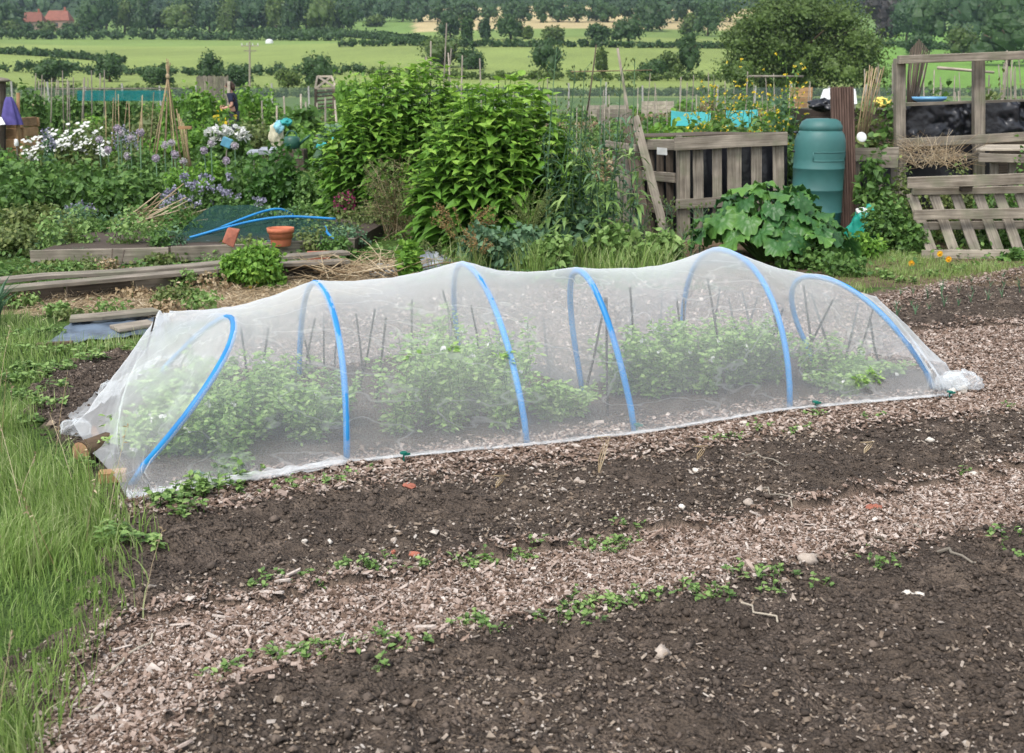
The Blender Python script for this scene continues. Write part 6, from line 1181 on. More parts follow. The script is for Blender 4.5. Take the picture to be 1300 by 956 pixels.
# green rumpled net over low frame
def heapnet(px0, px1, py0, py1, d0, d1, z1, label, mat='green_net', name='green_net'):
    nx_, ny_ = 60, 26; u = np.linspace(0, 1, nx_)[None]; v = np.linspace(0, 1, ny_)[:, None]; x = xat(px0, d0) + (xat(px1, d0) - xat(px0, d0)) * u + 0 * v; y = d0 + (d1 - d0) * v + 0 * u
    z = .14 + (z1 * np.sin(v * math.pi) ** .6 * np.sin(u * math.pi) ** .5) * (.6 + .8 * vnoise(x, y, 3, 3, 44)) + .03 * (vnoise(x, y, 15, 2, 4) - .5); mb = MB(); i = np.arange(ny_ - 1)[:, None]; j = np.arange(nx_ - 1)[None]; mb.add(np.stack([x, y, z], -1), np.stack([i * nx_ + j, i * nx_ + j + 1, (i + 1) * nx_ + j + 1, (i + 1) * nx_ + j], -1).reshape(-1, 4)); tag(mb.build(name, M[mat], smooth=True), label, 'netting')
heapnet(212, 425, 0, 0, 11.1, 12.6, .13, 'rumpled dark green garden net heaped over the low bed behind the blue pipes'); heapnet(225, 350, 0, 0, 11.6, 12.7, .24, 'darker folded layer of green garden net at the back of the heap')
for k in range(5): bush(232 + k * 34, 268 + (k % 2) * 6, 44, 12.0 + .2 * (k % 3), 'low green crop plant under the rumpled green net', 'crop_plant', 'crop plant', 'l_dark', .05, 300, 'crops under the green net')
sheet(((262, 308, 11.3), (350, 306, 11.3), (350, 314, 11.0), (262, 316, 11.0)), 'grey_sheet', 'crumpled pale grey plastic strip along the edge of the low bed', 'grey_sheet', 'plastic sheet', 11, nx_=20, ny_=6, amp=.03)
bush(250, 318, 60, 10.9, 'small green plant by the watermark grey board below the pipes'.replace('watermark grey ', 'timber '), 'plant', 'plant', 'l_mid', .04, 260); bush(170, 305, 90, 11.2, 'low trailing green weed on the edge of the low bed', 'weed', 'weed', 'l_olive', .04, 500); bush(386, 300, 70, 11.2, 'grassy weed right of the orange pot', 'weed', 'weed', 'l_olive', .035, 500, None, 'lance'); bush(425, 300, 50, 11.0, 'pale green weed left of the dry twig pile', 'weed', 'weed', 'l_mid', .04, 500, None, 'lance'); bush(30, 345, 80, 10.0, 'yellow green weeds between the bed and the long planks', 'weed', 'weed', 'l_mid', .04, 500, None, 'lance'); bush(70, 335, 60, 10.3, 'flat green weed left of the blue grey tuft', 'weed', 'weed', 'l_olive', .04, 400, None, 'lance'); bush(70, 365, 60, 9.2, 'leafy weed in front of the left end of the planks', 'weed', 'weed', 'l_mid', .04, 400, None, 'lance'); bush(205, 322, 60, 10.6, 'low weed under the timber bed board', 'weed', 'weed', 'l_olive', .035, 300, None, 'lance')
rw = np.random.default_rng(77)
for k in range(34):
    px = rw.uniform(50, 440); d = rw.uniform(10.9, 12.6); py = 433.5 - F * math.tan(TH - math.atan((CAMZ - rw.uniform(.2, .42)) / d)); kd = rw.choice(4)
    if 335 < px < 380 and d < 11.6: continue
    bush(px, py, rw.uniform(34, 80), d, ['loose pale green weed growing in the low timber sided bed', 'dull olive weed growing in the low timber sided bed', 'bright green weed growing in the low timber sided bed', 'grey green weed growing in the low timber sided bed'][kd], 'weed', 'weed', ['l_weed', 'l_olive', 'l_mid', 'l_blue'][kd], .038, 320, ['pale', 'olive', 'bright', 'grey green'][kd] + ' weeds in the low bed', 'lance')
for k in range(26):
    px = rw.uniform(-10, 300); d = rw.uniform(9.0, 10.6) if k % 2 else rw.uniform(8.0, 8.9); py = 433.5 - F * math.tan(TH - math.atan((CAMZ - rw.uniform(.06, .16)) / d))
    bush(px, py, rw.uniform(30, 70), d, 'small straggly ' + ['pale green', 'olive', 'dry tan'][k % 3] + ' weed on the strip around the long planks', 'weed', 'weed', ['l_weed', 'l_olive', 'l_dry'][k % 3], .03, 200, ['pale', 'olive', 'dry'][k % 3] + ' weeds around the long planks', 'lance')
gP = 'blue violet flowers dotted among the left beds'
for k in range(12):
    px = rw.uniform(200, 330); d = rw.uniform(13.2, 15.5); t_ = spikes(px, rw.uniform(212, 252), 16, d, 'single blue violet flowered stem among the left bed greenery', 'phacelia', 'phacelia', 'p_purple', 5, .02, 'l_mid', leafn=60, r=.016); t_['group'] = gP
for k in range(16):
    a = at(120 + rng.uniform(0, 60), 285 + rng.uniform(-10, 8), 12.3 + rng.uniform(-.3, .3)); b_ = a + Vector((rng.uniform(.3, .8), rng.uniform(-.3, .3), rng.uniform(.02, .38))); a.z = max(a.z, .08); cane(a, b_, 'dry pale stick in the loose pile behind the left bed', 'dry sticks piled behind the left bed', .008, 'straw', 'dry_stick', 'stick', .03)
for k, (x0, y0, x1, y1, lab) in enumerate(((418, 374, 420, 302, 'thin rusty rod'), )): pass
cane(at(138, 345, 10.3), at(143, 316, 10.4), 'thin dark rusty rod standing by the left bed board', None, .008, 'wood_dark', 'rod', 'rod'); cane(at(150, 345, 10.2), at(158, 318, 10.4), 'bent dark rusty rod right of the thin one by the left bed board', None, .008, 'wood_dark', 'rod', 'rod')
# plastic sheet with scrap planks
def flatsheet(poly_px, label, mat='blue_sheet', amp=.015):
    tl, tr, br, bl = [gp(*p_) for p_ in poly_px]; u = np.linspace(0, 1, 40)[None, :, None]; v = np.linspace(0, 1, 22)[:, None, None]; a = [np.array(list(q)) for q in (tl, tr, br, bl)]; Gd = (a[0] * (1 - u) + a[1] * u) * (1 - v) + (a[3] * (1 - u) + a[2] * u) * v; nz_ = vnoise(Gd[..., 0] * 3, Gd[..., 1] * 9, 1, 4, 61)
    Gd[..., 2] = H(Gd[..., 0].ravel(), Gd[..., 1].ravel()).reshape(22, 40) + .012 + np.abs(nz_ - .5) * amp * 4; Gd[..., 0] += (nz_ - .5) * .1; mb = MB(); i = np.arange(21)[:, None]; j = np.arange(39)[None]; Q = np.stack([i * 40 + j, i * 40 + j + 1, (i + 1) * 40 + j + 1, (i + 1) * 40 + j], -1).reshape(-1, 4); mb.add(Gd, Q); G2 = Gd.copy(); G2[..., 2] -= .004; mb.add(G2, Q[:, ::-1].copy()); tag(mb.build('plastic_sheet', M[mat], smooth=True), label, 'plastic sheet')
flatsheet(((96, 410), (215, 402), (205, 430), (55, 442)), 'rumpled dull blue grey plastic sheet on the ground at the left end of the tunnel', amp=.02)
plank([(88, 405), (130, 403), (205, 394)], .07, .16, .028, 'weathered board lying on the plastic sheet, the farther one', v=.9); plank([(151, 418), (200, 412)], .06, .17, .025, 'short weathered board lying on the plastic sheet, the nearer one', v=.85)
plank([(46, 437), (92, 435)], .03, .03, .02, 'thin reddish brown stick lying beside the plastic sheet', 'wood_red')
# sack and dry twig pile left of the weeds
p_ = gp(545, 345); mb = MB(); mb.add(*crumple(p_.x, p_.y, .07, (.18, .12, .10), 51)); tag(mb.build('plastic_sack', M['grey_sheet'], smooth=True), 'crumpled pale grey plastic sack lying behind the crest of the tunnel', 'sack')
mb = MB(); pp = gp(490, 352); mb.add(*crumple(pp.x, pp.y, .04, (.14, .08, .06), 53)); tag(mb.build('plastic_sack', M['grey_sheet'], smooth=True), 'small crumpled grey plastic scrap under the dry twigs', 'sack')
twigs(455, 352, 9.7, 150, 40, 110, 'tangled heap of pale dry twigs behind the second hoop', 'straw', .0035, flat=.35); twigs(470, 345, 9.8, 150, 24, 34, 'long brown stems lying across the pale dry twigs', 'l_dry', .007, flat=.15)
mb = MB(); mb.box(gp(405, 340) + Vector((0, 0, .11)), (.2, .1, .07), Matrix.Rotation(.2, 3, 'Z')); tag(mb.build('brick', M['brick'], bevel=.005), 'red brick lying under the right end of the long planks', 'brick')
# straw
q = scatter(STRAW, 2600, .12); m_ = len(q); a = rng.random(m_) * 6.28; mb = MB(); mb.leaves(np.stack([q[:, 0], q[:, 1], H(q[:, 0], q[:, 1]) + rng.random(m_) * .035 + .004], -1), np.stack([np.cos(a), np.sin(a), rng.normal(0, .25, m_)], -1), np.stack([rng.normal(0, .3, m_), rng.normal(0, .3, m_), np.ones(m_)], -1), rng.uniform(.03, .11, m_), .006, 'lance', 0, 0)
tag(mb.build('straw_litter', M['straw']), 'dry straw coloured litter on the bare strip before the long planks', kind='stuff')
# timber crate, towel, posts at the left edge
b = base(6, 26); zt = at(6, 150, 26).z; t = thing('timber_crate', 'orange timber box of stacked sleepers at the left edge', 'crate', tuple(b)); wd = pxsize(58, 26)
for k in range(4):
    for sd_ in (0, 1): part(MB().box((b.x - wd * .08 + .04 * (k % 2), b.y + sd_ * .9, zt * (k + .5) / 4), (wd, .09, zt / 4 - .02)), 'sleeper', 'wood_orange', t, .01)
    for sd_ in (-.5, .42): part(MB().box((b.x + wd * sd_ - .03, b.y + .45, zt * (k + .5) / 4 + .02), (.09, .8, zt / 4 - .025)), 'sleeper', 'wood_orange', t, .01)
stake(22, 118, 25.6, 'orange brown square post at the right corner of the timber box', None, 1, .05, 'wood_orange', 'post', 'post'); b = base(2, 25.8); t = thing('post', 'dark post with a pale flat cap at the far left edge', 'post', tuple(b)); c_ = at(2, 103, 25.8); MB().tube([b, c_], .09, 8).build('shaft', M['wood_dark'], t); (MB().lathe([(0, .08), (.14, .05), (.2, 0), (.1, -.02)], c_, 14).build('cap', M['wood'], t, smooth=True))
A = at(11, 123, 25.5); mb = MB(); n0 = 14; an = np.linspace(0, 2 * math.pi, 21)[:-1]; P = []
for k in range(n0):
    q = k / (n0 - 1); rr_ = .05 + .16 * q ** .7
    for a in an: P.append((A.x + math.cos(a) * rr_ * (1 + .25 * math.sin(5 * a)), A.y + math.sin(a) * rr_ * .5 * (1 + .25 * math.sin(5 * a)), A.z - q * .58))
i = np.arange(n0 - 1)[:, None]; j = np.arange(20)[None]; mb.add(P, np.stack([i * 20 + j, (i + 1) * 20 + j, (i + 1) * 20 + (j + 1) % 20, i * 20 + (j + 1) % 20], -1).reshape(-1, 4)); tag(mb.build('jacket', M['purple'], smooth=True), 'violet blue jacket hanging from a post above the timber box', 'jacket')
sheet(((-12, 146, 25.4), (2, 149, 25.4), (7, 158, 25.3), (-12, 160, 25.3)), 'white_bag', 'white bag lying on top of the timber box', 'white', 'bag', 25, nx_=8, ny_=8, amp=.04)
c_ = at(21, 184, 24); mb = MB(); mb.lathe([(0, .12), (.03, .11), (.045, .03), (.04, -.02)], c_, 12); tag(mb.build('white_bottle', M['white'], smooth=True), 'small white plastic bottle upturned beside the timber box', 'bottle'); stake(21, 184, 24, 'short stake under the upturned white bottle', None, 0, .02)
# wigwam
b0 = base(213, 19.5); zc = at(213, 97, 19.5); t = thing('bean_wigwam', 'tall bamboo cane wigwam tied near the top among the allium stalks', 'cane wigwam', tuple(b0))
for k in range(9):
    a = k / 9 * 6.28; f_ = b0 + Vector((math.cos(a) * .30 - .02, math.sin(a) * .3, 0)); dr = (zc - f_); e = f_ + dr * rng.uniform(1.04, 1.17); mb = MB(); mb.tube([f_, f_ + dr * .5 + Vector((rng.normal(0, .01), 0, 0)), e], [.012, .008], 6); mb.build('cane', M['cane'], t, smooth=True)
mb = MB(); mb.ball(zc, (.035, .035, .05), .5, 8, 6); mb.build('tie', M['straw'], t)
for k in range(5): cane(base(238 + k * 2, 21), at(224 + k * 3, 138 + 6 * k, 21), 'short bamboo cane leaning right of the wigwam', 'canes leaning beside the wigwam', .012)
tag(MB().box(at(235, 162, 20.4), (.22, .08, .05)).build('pine_block', M['wood_orange']), 'small sawn block perched on canes right of the wigwam', 'block')
# rusty arch
b = base(411, 31); t = thing('garden_arch', 'dark rusty wooden garden arch with slatted lozenge top left of the big shrubs', 'garden arch', tuple(b)); hw = pxsize(13, 31)
def A_(px, py, dz=0): q = at(px, py, 31 + dz); return q
for x in (401, 424):
    for dz in (0, .5): bb = base(x, 31 + dz); part(MB().beam(bb, at(x, 113, 31 + dz), .07, .07, (0, -1, 0)), 'leg', 'wood_dark', t)
for (p_, q_) in (((400, 113), (403, 97)), ((403, 97), (421, 97)), ((421, 97), (427, 112)), ((400, 113), (427, 112)), ((403, 97), (427, 112)), ((421, 97), (400, 113))):
    part(MB().beam(at(*p_, 31 + (.0 if p_[1] > 100 else .3)), at(*q_, 31 + (.0 if q_[1] > 100 else .3)), .05, .05, (0, -1, 0)), 'roof_batten', 'wood_pale' if p_[1] < 113 else 'wood', t)
for k in range(5): part(MB().beam(at(401, 118 + k * 5, 31), at(424, 116 + k * 5, 31), .04, .03, (0, -1, 0)), 'cross_batten', 'wood_dark', t)
# background fabrics, fences, trellis
sheet(((98, 115), (216, 115), (216, 128), (98, 128)), 'teal_net', 'teal windbreak net stretched between stakes on the left plots', 'teal_net', 'netting', 35, amp=.02)
cane(at(70, 113, 35), at(240, 112, 35), 'pale pole along the top of the teal windbreak net', None, .018, 'cane_grey', 'pole', 'pole')
t = thing('brushwood_fence', 'brown panel of upright brushwood stakes behind the climbing beans', 'fence', tuple(base(270, 42)))
for k in range(24): part(MB().beam(base(250 + k * 1.7, 42), at(250 + k * 1.7, 95 + rng.uniform(0, 3), 42), .035, .03, (0, -1, 0)), 'picket', 'wood', t, 0)
# small things among the plots
c_ = base(372, 22); zz_ = at(372, 180, 22).z; t = thing('watering_can', 'dark green watering can between the large leaved plants', 'watering can', tuple(c_)); mb = MB(); mb.lathe([(.13, zz_ - .12), (.15, zz_ - .1), (.15, zz_ + .07), (.1, zz_ + .10), (0, zz_ + .1)], (c_.x, c_.y, 0), 16); dg = plain('dark_green_plastic', (.02, .09, .06), .4); mb.build('can_body', dg, t, smooth=True); mb = MB(); mb.tube([(c_.x + .12, c_.y, zz_ - .06), (c_.x + .25, c_.y, zz_ + .05), (c_.x + .34, c_.y, zz_ + .12)], [.03, .018], 8); mb.build('spout', dg, t, smooth=True); mb = MB(); mb.tube([(c_.x + .1 * math.cos(a), c_.y, zz_ + .08 + .12 * math.sin(a)) for a in np.linspace(0, math.pi, 9)], .014, 6); mb.build('handle', dg, t, smooth=True)
mb = MB(); mb.box((c_.x, c_.y, zz_ / 2 - .08), (.5, .4, zz_ - .1)); tag(mb.build('wooden_box', M['wood_dark'], bevel=.01), 'dark box under the green watering can', 'box')
t = thing('scarecrow', 'small scarecrow of cream sack cloth with a pale blue sleeve beside the pumpkin plants', 'scarecrow', tuple(base(351, 22.5))); part(MB().beam(base(351, 22.5), at(352, 158, 22.5), .04, .04, (0, -1, 0)), 'pole', 'wood', t); P_, Q_ = crumple(*at(350, 172, 22.4), (.13, .07, .19), 71); MB().add(P_, Q_).build('sack', plain('cream_sack', (.62, .58, .42), .9), t, smooth=True); P_, Q_ = crumple(*at(354, 161, 22.3), (.09, .05, .10), 73); MB().add(P_, Q_).build('sleeve', plain('pale_blue_cloth', (.25, .52, .60), .9), t, smooth=True)
for (px, py, s_, lab) in ((280, 165, .17, 'white flower clump furthest left'), (270, 168, .10, 'small white flower clump'), (300, 166, .15, 'white flower clump in the middle'), (309, 172, .11, 'small white flower clump lowest right'), (276, 176, .13, 'white flower clump hanging lower')):
    b = base(px, 21); t = thing('white_lily', 'leafy plant with large white blooms, ' + lab + ' between wigwam and person', 'lily', tuple(b)); c_ = at(px, py, 21); MB().tube([b, c_], .012, 5).build('stem', M['l_mid'], t); mb = MB(); Dd = unit(rng.normal(0, 1, (26, 3))); Dd[:, 2] *= .5; mb.leaves(np.array(c_) + Dd * s_ * .6, Dd + [0, -.4, .3], rng.normal(0, 1, (26, 3)), .12, .09, 'oval', .3); mb.build('bloom', M['p_white'], t); fo = MB(); crown(fo, b, .28, .24, at(px, py + 6, 21).z, 4, 160, .12, 'oval', 0, .1); fo.build('foliage', M['l_mid'], t)
mb = MB(); c_ = at(288, 181, 20.6); mb.box(c_, (.17, .1, .16), Matrix.Rotation(.4, 3, 'Y')); tag(mb.build('blue_crate', plain('faded_blue_plastic', (.10, .30, .42), .5), bevel=.01), 'small faded blue plastic crate among the white blooms', 'crate'); stake(288, 186, 20.6, 'stake propping the small faded blue crate', None)
for (px, py, w_, lab) in ((331, 193, 30, 'silver grey tray on the plot edge, left one'), (341, 190, 22, 'silver grey tray on the plot edge, right one')):
    c_ = at(px, py, 18.6); tag(MB().box(c_, (pxsize(w_, 18.6), .3, .04), Matrix.Rotation(.1, 3, 'X')).build('metal_tray', M['grey_sheet'], bevel=.004), lab, 'tray'); 
    for q in (-.3, .3): stake(px + q * w_, py, 18.6, 'short leg stake under a silver grey tray', 'stakes under the silver trays')
for (px, py, lab) in ((364, 155, 'turquoise plastic scrap above the watering can'), (424, 178, 'turquoise net scrap left of the back shrub'), (408, 186, 'turquoise bag low beside the path')):
    P_, Q_ = crumple(*at(px, py, 21.5), (.10, .07, .06), 80 + px % 7); tag(MB().add(P_, Q_).build('turquoise_scrap', M['cyan'], smooth=True), lab, 'plastic scrap')
t, b, h, rx = bush(288, 142, 22, 28, 'plant with yellow flowers at the feet of the person', 'yellow_flower', 'flowering plant', 'l_bright', .08, 200); mb = MB(); m_ = 22; D_ = unit(rng.normal(0, 1, (m_, 3))); mb.leaves(np.array(b) + D_ * [rx, rx, .12] + [0, 0, h * .9], D_, rng.normal(0, 1, (m_, 3)), .08, .07, 'petal'); mb.build('flower_mass', M['p_yellow'], t)
t, b, h, rx = bush(425, 180, 20, 20, 'plant with yellow flowers left of the back shrub', 'yellow_flower', 'flowering plant', 'l_bright', .06, 200); mb = MB(); m_ = 40; D_ = unit(rng.normal(0, 1, (m_, 3))); mb.leaves(np.array(b) + D_ * [rx, rx, .1] + [0, 0, h * .85], D_, rng.normal(0, 1, (m_, 3)), .05, .05, 'petal'); mb.build('flower_mass', M['p_yellow'], t)
t = thing('raised_bed', 'raised bed of old sleepers left of the back shrub', 'raised bed', tuple(base(415, 24))); 
for k in range(3): part(MB().box((xat(415, 24), 24, .1 + .2 * k), (pxsize(44, 24), .1, .18)), 'sleeper', 'wood_dark', t, .01)
for k, (px, py) in enumerate(((398, 203), (412, 206), (425, 203), (436, 205), (431, 201))): stone(px, py, .09, 'pale stone in the low row at the end of the mown path', 'stone', .6); bpy.context.scene.objects[-1]['group'] = 'row of stones at the path end'
# stakes
rs = np.random.default_rng(9)
def stakes(n, x0, x1, y0, y1, d0, d1, label, group, lean=4, r=.014, mat='cane_grey'):
    for k in range(n): px = x0 + (x1 - x0) * (k + rs.random() * .9) / n; stake(px, rs.uniform(y0, y1), rs.uniform(d0, d1), label, group, rs.normal(0, lean), r, mat)
stakes(18, 40, 135, 88, 104, 33, 38, 'thin grey stake standing among crops on the far left plots', 'stakes on the far left plots', 2, .02); stakes(10, 130, 190, 105, 135, 20, 24, 'thin leaning cane between the daisies and the wigwam', 'canes between daisies and wigwam', 5, .010, 'cane')
stakes(8, 330, 440, 110, 135, 26, 32, 'pale stake standing between the person and the rusty arch', 'stakes between person and arch', 2, .03, 'wood_pale'); stakes(30, 640, 860, 92, 145, 18, 34, 'thin weathered stake on the plots right of the big shrubs', 'stakes right of the big shrubs', 5, .012)
stakes(16, 860, 1040, 88, 125, 22, 36, 'thin stake behind the yellow flowered brassicas', 'stakes behind the brassicas', 3, .014); stakes(30, 1080, 1310, 78, 120, 15.5, 28, 'thin stake or cane standing beyond the timber frame', 'stakes beyond the timber frame', 6, .012); stakes(8, 1250, 1310, 60, 95, 15, 17, 'tall leaning pea stick at the right edge beyond the frame', 'pea sticks at the right edge', 8, .010, 'wood')
for (x0, y0, x1, y1, lab) in ((556, 90, 567, 29, 'tallest bare pole rising above the back shrub'), (545, 95, 547, 52, 'upright grey pole left of the tallest bare pole'), (559, 92, 573, 61, 'pole leaning right behind the back shrub'), (581, 92, 569, 67, 'pole leaning left behind the back shrub'), (540, 95, 541, 72, 'shortest pole left of the others behind the back shrub'), (584, 92, 587, 70, 'short upright pole at the right of the group behind the back shrub'), (614, 98, 609, 74, 'small pole above the gap between the big shrubs')):
    a = base(x0, 18.5); cane(a, at(x1, y1, 18.5), lab, None, .016, 'cane_grey', 'pole', 'pole')
cane(base(806, 15.5), at(784, 61, 15.5), 'long crooked grey branch leaning left above the brassica bed', None, .022, 'wood', 'branch', 'branch', .06); cane(at(744, 152, 16), at(757, 57, 16), 'thin brown rod standing behind the lanky weeds', None, .012, 'wood_dark', 'rod', 'rod')
cane(at(725, 91, 24), at(828, 89, 24), 'thin horizontal cane tied across stakes at centre', None, .014, 'cane', 'cane', 'cane'); cane(at(950, 97, 20), at(1020, 97, 20), 'pale horizontal pole behind the yellow flowered brassicas', None, .022, 'wood_pale', 'pole', 'pole'); cane(at(1190, 86, 16), at(1262, 92, 16), 'pale pole crossing behind the timber frame', None, .022, 'wood_pale', 'pole', 'pole')
for (px, py, w_, h_, d, lab, mt) in ((835, 132, 40, 7, 52, 'low heap of straw coloured mulch boards right of centre', 'wood_pale'), (1018, 118, 26, 14, 40, 'small tan wooden box stack behind the water butt', 'wood_orange'), (780, 142, 44, 7, 46, 'grey plank bed edge behind the lanky weeds', 'wood'), (770, 136, 50, 5, 50, 'pale plank lying across the plot at centre', 'wood_pale')):
    b = base(px, d); c_ = at(px, py, d); hh = h_ / F * d; t = thing('wooden_box', lab, 'wooden box', tuple(b)); n3 = max(1, int(c_.z / .25)); zt = c_.z + hh / 2
    for k in range(max(2, int(zt / .16))): z_ = zt * (k + .5) / max(2, int(zt / .16)); part(MB().box((c_.x, d, z_), (w_ / F * d, .03, zt / max(2, int(zt / .16)) - .012)), 'board', mt, t, 0)
    for s_ in (-.48, .48): part(MB().box((c_.x + s_ * w_ / F * d, d + .05, zt / 2), (.05, .05, zt)), 'post', mt, t, 0)
# ------------------------------------------------------------------ grass
def grass(poly, dens, hlo, hhi, label, clump=1.0, mat='grass', nmax=120000, wd=.0042, lo=(-6, 2.0), hi=(7, 11.5), seedh=0):
    P = np.array(poly); l0 = np.maximum(P.min(0), lo); h0 = np.minimum(P.max(0), hi); n = int(min(nmax * 3, dens * np.prod(h0 - l0))); q = l0 + rng.random((n, 2)) * (h0 - l0); k = inpoly(q[:, 0] + rng.normal(0, .05, n), q[:, 1] + rng.normal(0, .05, n), poly) & (np.abs(q[:, 0] / q[:, 1]) < .60); q = q[k]
    den = vnoise(q[:, 0], q[:, 1], 1.6, 3, 71); k = rng.random(len(q)) < np.clip((den - .28) * 3.2 * clump, .4, 1); q = q[k]; den = den[k]; m = len(q); Hh = (hlo + (hhi - hlo) * np.clip((den - .3) * 2.2, 0, 1)) * rng.uniform(.45, 1.2, m); a = rng.random(m) * 6.28; g_ = vnoise(q[:, 0], q[:, 1], 3, 2, 72) * 12; ln = (np.stack([np.cos(a), np.sin(a)], -1) * .5 + np.stack([np.cos(g_), np.sin(g_)], -1) * .35) * Hh[:, None] * rng.uniform(.2, 1.1, m)[:, None]
    mb = MB(); mb.blades(np.stack([q[:, 0], q[:, 1], H(q[:, 0], q[:, 1]) - .005], -1), Hh, wd * rng.uniform(.6, 1.5, m), ln, np.clip(rng.normal(.45, .25, m) + (den - .5) * .5, 0, 1)); tag(mb.build('grass', M[mat]), label, kind='stuff')
GN = wpoly([(-400, 1200), (40, 1000), (85, 860), (140, 775), (168, 690), (158, 650), (90, 600), (30, 560), (-10, 500), (-300, 540), (-900, 700)])
grass(GN, 8000, .07, .23, 'long rough green grass along the left edge in the foreground', nmax=170000)
GM = wpoly([(-300, 545), (-10, 505), (40, 540), (60, 520), (50, 470), (140, 450), (230, 440), (215, 432), (60, 444), (50, 408), (0, 402), (-200, 400), (-600, 480)]); grass(GM, 3000, .03, .12, 'shorter patchy grass and weeds between the tunnel and the plastic sheet', .8)
grass(RGRASS, 3200, .04, .10, 'short grass strip below the slatted pallet at the right'); PATH = wpoly([(372, 250), (380, 210), (440, 206), (470, 240), (430, 262)]); grass(PATH, 900, .04, .10, 'mown light green grass path left of the big shrubs', hi=(7, 24), wd=.012)
grass(wpoly([(560, 345), (700, 330), (860, 322), (880, 345), (860, 352), (700, 352), (580, 356)]), 1800, .05, .16, 'grassy weeds along the back of the tunnel'); 
# broad leaved weed patches near the left soil and tunnel
def weedpatch(pts, n, label, mat='l_weed', leaf=.022, h=.04, spread=.05, name='weed_patch', group=None, kind=None):
    for (px, py, s_) in pts:
        b = gp(px, py); b.z = H(b.x, b.y); m = int(n * .5 * s_); t = thing(name, label, 'weed', tuple(b), group) ; r_ = spread * s_ ** .5; C = []; D_ = []; st = MB()
        for k in range(max(3, int(7 * s_))):
            a = rng.random() * 6.28; q = rng.random() ** .5 * r_; c_ = b + Vector((math.cos(a) * q * 1.5, math.sin(a) * q, 0)); e = c_ + Vector((rng.normal(0, .012), rng.normal(0, .012), h * rng.uniform(.4, 1.2))); st.tube([c_, e], .0012, 4, cap=False)
            for w_ in range(max(4, m // max(3, int(7 * s_)))): s2 = rng.uniform(.2, 1); C.append(list(c_.lerp(e, s2))); a2 = rng.random() * 6.28; D_.append([math.cos(a2), math.sin(a2), rng.uniform(-.1, .8)])
        m = len(C); st.build('stem', M['l_mid'], t); fo = MB(); fo.leaves(C, D_, np.stack([rng.normal(0, .3, m), rng.normal(0, .3, m), np.ones(m)], -1), leaf * rng.uniform(.6, 1.3, m), leaf * .62, 'oval', .2, .1); fo.build('foliage', M[mat], t)
weedpatch([(330, 748, .8), (345, 742, .5), (385, 746, .8), (400, 750, .4), (435, 727, 1.2), (450, 730, 1), (468, 728, 1.2), (485, 722, .8), (520, 722, .8), (545, 722, .4), (592, 718, 1.2), (607, 720, 1), (625, 715, 1.2), (648, 712, 1.4), (656, 708, .9), (672, 700, .5)], 60, 'small fresh green seedling weed along the upper edge of the woodchip path', group='seedling weeds on the upper path edge', h=.035)
weedpatch([(745, 700, 1), (760, 697, 1.2), (775, 690, 1), (790, 672, 1), (798, 692, .9), (785, 700, .8)], 60, 'green seedling weed beside the dark hollow at the middle of the upper path edge', group='seedling weeds at mid upper path edge', h=.04)
weedpatch([(290, 858, 1), (310, 850, .6), (350, 838, 1.1), (370, 834, 1.1), (395, 833, 1), (420, 828, 1), (450, 828, 1.4), (470, 822, 1.4), (492, 822, 1), (520, 818, .7), (590, 796, 1.2), (605, 795, .7), (695, 785, .7), (712, 780, .9), (735, 778, 1.1), (755, 772, 1.3), (775, 770, 1.3), (740, 760, .8), (825, 768, 1.4), (818, 765, .6)], 60, 'light green seedling weed along the lower edge of the woodchip path', group='seedling weeds on the lower path edge', h=.04)
weedpatch([(890, 765, 1.4), (905, 760, 1.4), (912, 770, .8), (948, 750, .8), (960, 745, .8), (978, 740, .9), (984, 768, .6)], 60, 'bright green seedling weed where the path narrows right of centre', group='seedling weeds right of centre', h=.045); weedpatch([(1125, 730, .8), (1136, 730, .6), (1272, 688, 1.2), (1078, 705, .6), (1220, 604, .5), (1298, 710, .6), (748, 800, .7), (638, 812, .5), (478, 858, .4), (1018, 745, .5), (1045, 752, .4)], 55, 'single small seedling weed standing on the dark bed', group='single seedlings on the dark beds', h=.035)
weedpatch([(920, 562, 1.5), (945, 558, 1.5), (965, 556, 1), (990, 556, 1.2), (1015, 553, 1), (1040, 525, .9), (1110, 530, .8), (1285, 522, 1)], 80, 'flat green weed patch on the strip in front of the right part of the tunnel', group='weed patches before the right of the tunnel', h=.025)
weedpatch([(240, 640, 1.3), (258, 634, 1.5), (276, 628, 1.5), (290, 605, 1.6), (300, 598, 1.6), (310, 610, 1.2), (262, 618, 1.2), (225, 655, 1.2), (210, 648, 1.2), (240, 660, 1)], 90, 'leafy green weed at the near left corner of the tunnel', leaf=.035, h=.07, group='weeds at the near left corner of the tunnel'); weedpatch([(370, 626, 1.3), (388, 622, 1.2), (410, 620, 1.1), (432, 616, 1), (455, 612, .5), (345, 630, .6)], 70, 'pale green weed patch below the second hoop', group='weeds below the second hoop', h=.03)
weedpatch([(30, 470, 2), (55, 480, 2), (80, 470, 2), (110, 462, 2), (40, 505, 2), (60, 525, 1.5), (20, 450, 2), (60, 450, 2), (90, 448, 1.8), (130, 446, 1.6), (160, 448, 1.6), (190, 446, 1.5), (30, 540, 2), (75, 500, 1), (25, 430, 2), (60, 425, 2), (20, 485, 2), (100, 600, 1.2), (145, 700, 1.2), (160, 690, 1), (190, 700, .8)], 90, 'broad leaved green weed at the edge of the left grass', leaf=.035, h=.05, group='weeds at the edge of the left grass')
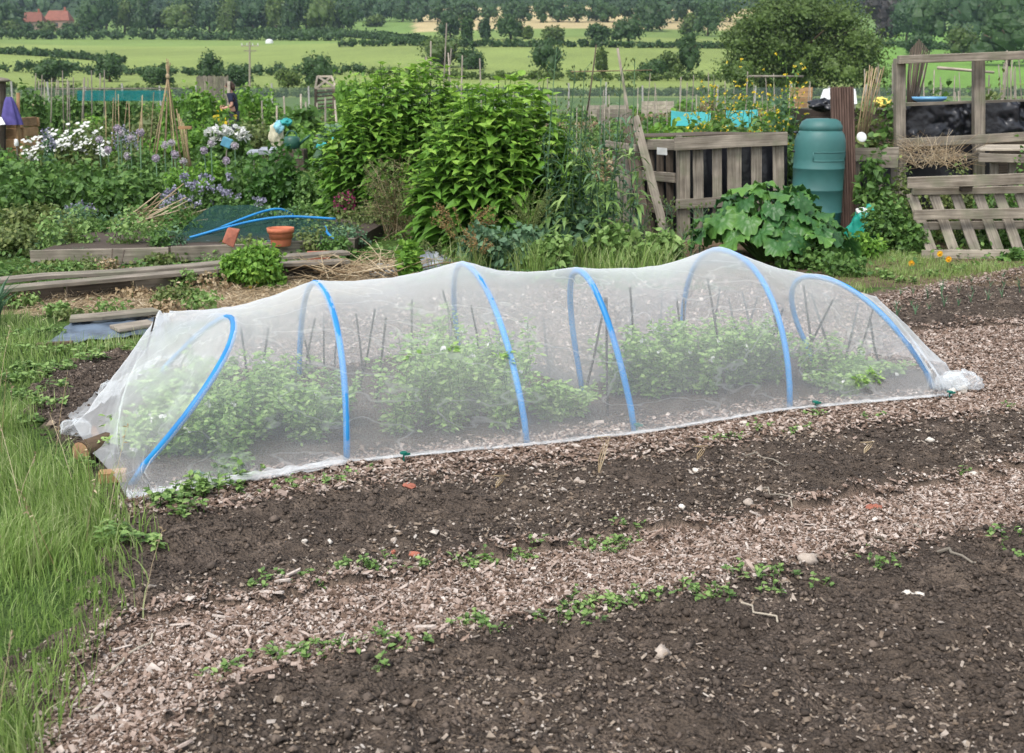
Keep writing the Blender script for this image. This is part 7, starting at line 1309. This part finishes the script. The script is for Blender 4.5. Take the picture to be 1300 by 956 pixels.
weedpatch([(1060, 340, 2), (1090, 345, 2), (1110, 352, 2), (1130, 356, 2), (1150, 360, 1.5), (1180, 350, 1.5), (1215, 345, 1.2)], 120, 'green weed at the edge of the right hand grass strip', leaf=.035, h=.06, group='weeds at the edge of the right grass strip')
for (px, py, h_, lab) in ((760, 606, .16, 'tall withered pale stalk on the upper bed under the fourth hoop'), (885, 590, .06, 'short withered pale stalk on the upper bed below the fifth hoop'), (1097, 578, .05, 'withered pale stalks at the right of the upper bed'), (630, 620, .05, 'tiny withered stalk on the upper bed below the third hoop')):
    b = gp(px, py); b.z = H(b.x, b.y); mb = MB(); 
    for k in range(3): mb.tube([b, b + Vector((.01 * k, 0, h_ * .4)), b + Vector((.02 + .012 * k, .01, h_ * (.8 + .1 * k))), b + Vector((-.01 * k, 0, h_))], [.003, .0015], 4)
    tag(mb.build('withered_stalk', M['straw']), lab, 'stalk')

# tall seeding grass stalks over the left grass
mb = MB(); q = scatter(GN, 20, .1); m_ = len(q); az_ = rng.random(m_) * 6.28; Hh = rng.uniform(.25, .42, m_)
for k in range(m_):
    b = Vector((q[k, 0], q[k, 1], 0)); e = b + Vector((math.cos(az_[k]) * .1, math.sin(az_[k]) * .1, Hh[k])); mb.tube([b, b.lerp(e, .5) + Vector((0, 0, .02)), e], [.0014, .0008], 3, cap=False); mb.leaves([list(b.lerp(e, s_)) for s_ in np.linspace(.82, 1, 6)], rng.normal(0, 1, (6, 3)) + [0, 0, 1], rng.normal(0, 1, (6, 3)), .018, .006, 'lance')
tag(mb.build('grass', M['straw']), 'thin straw coloured seeding stalks standing over the long left grass', kind='stuff')
# ------------------------------------------------------------------ thin summer haze
m, n, out = _m('haze_air'); pv = N_(n, 'ShaderNodeVolumePrincipled'); pv.inputs['Color'].default_value = (.66, .80, .95, 1); pv.inputs['Density'].default_value = .00016; pv.inputs['Anisotropy'].default_value = .2
n.links.new(pv.outputs[0], out.inputs['Volume'])
mb = MB(); mb.box((0, 3000, 107), (9800, 6600, 216.4)); hz = mb.build('haze', m); tag(hz, 'thin bluish haze in the air over the valley', kind='stuff')
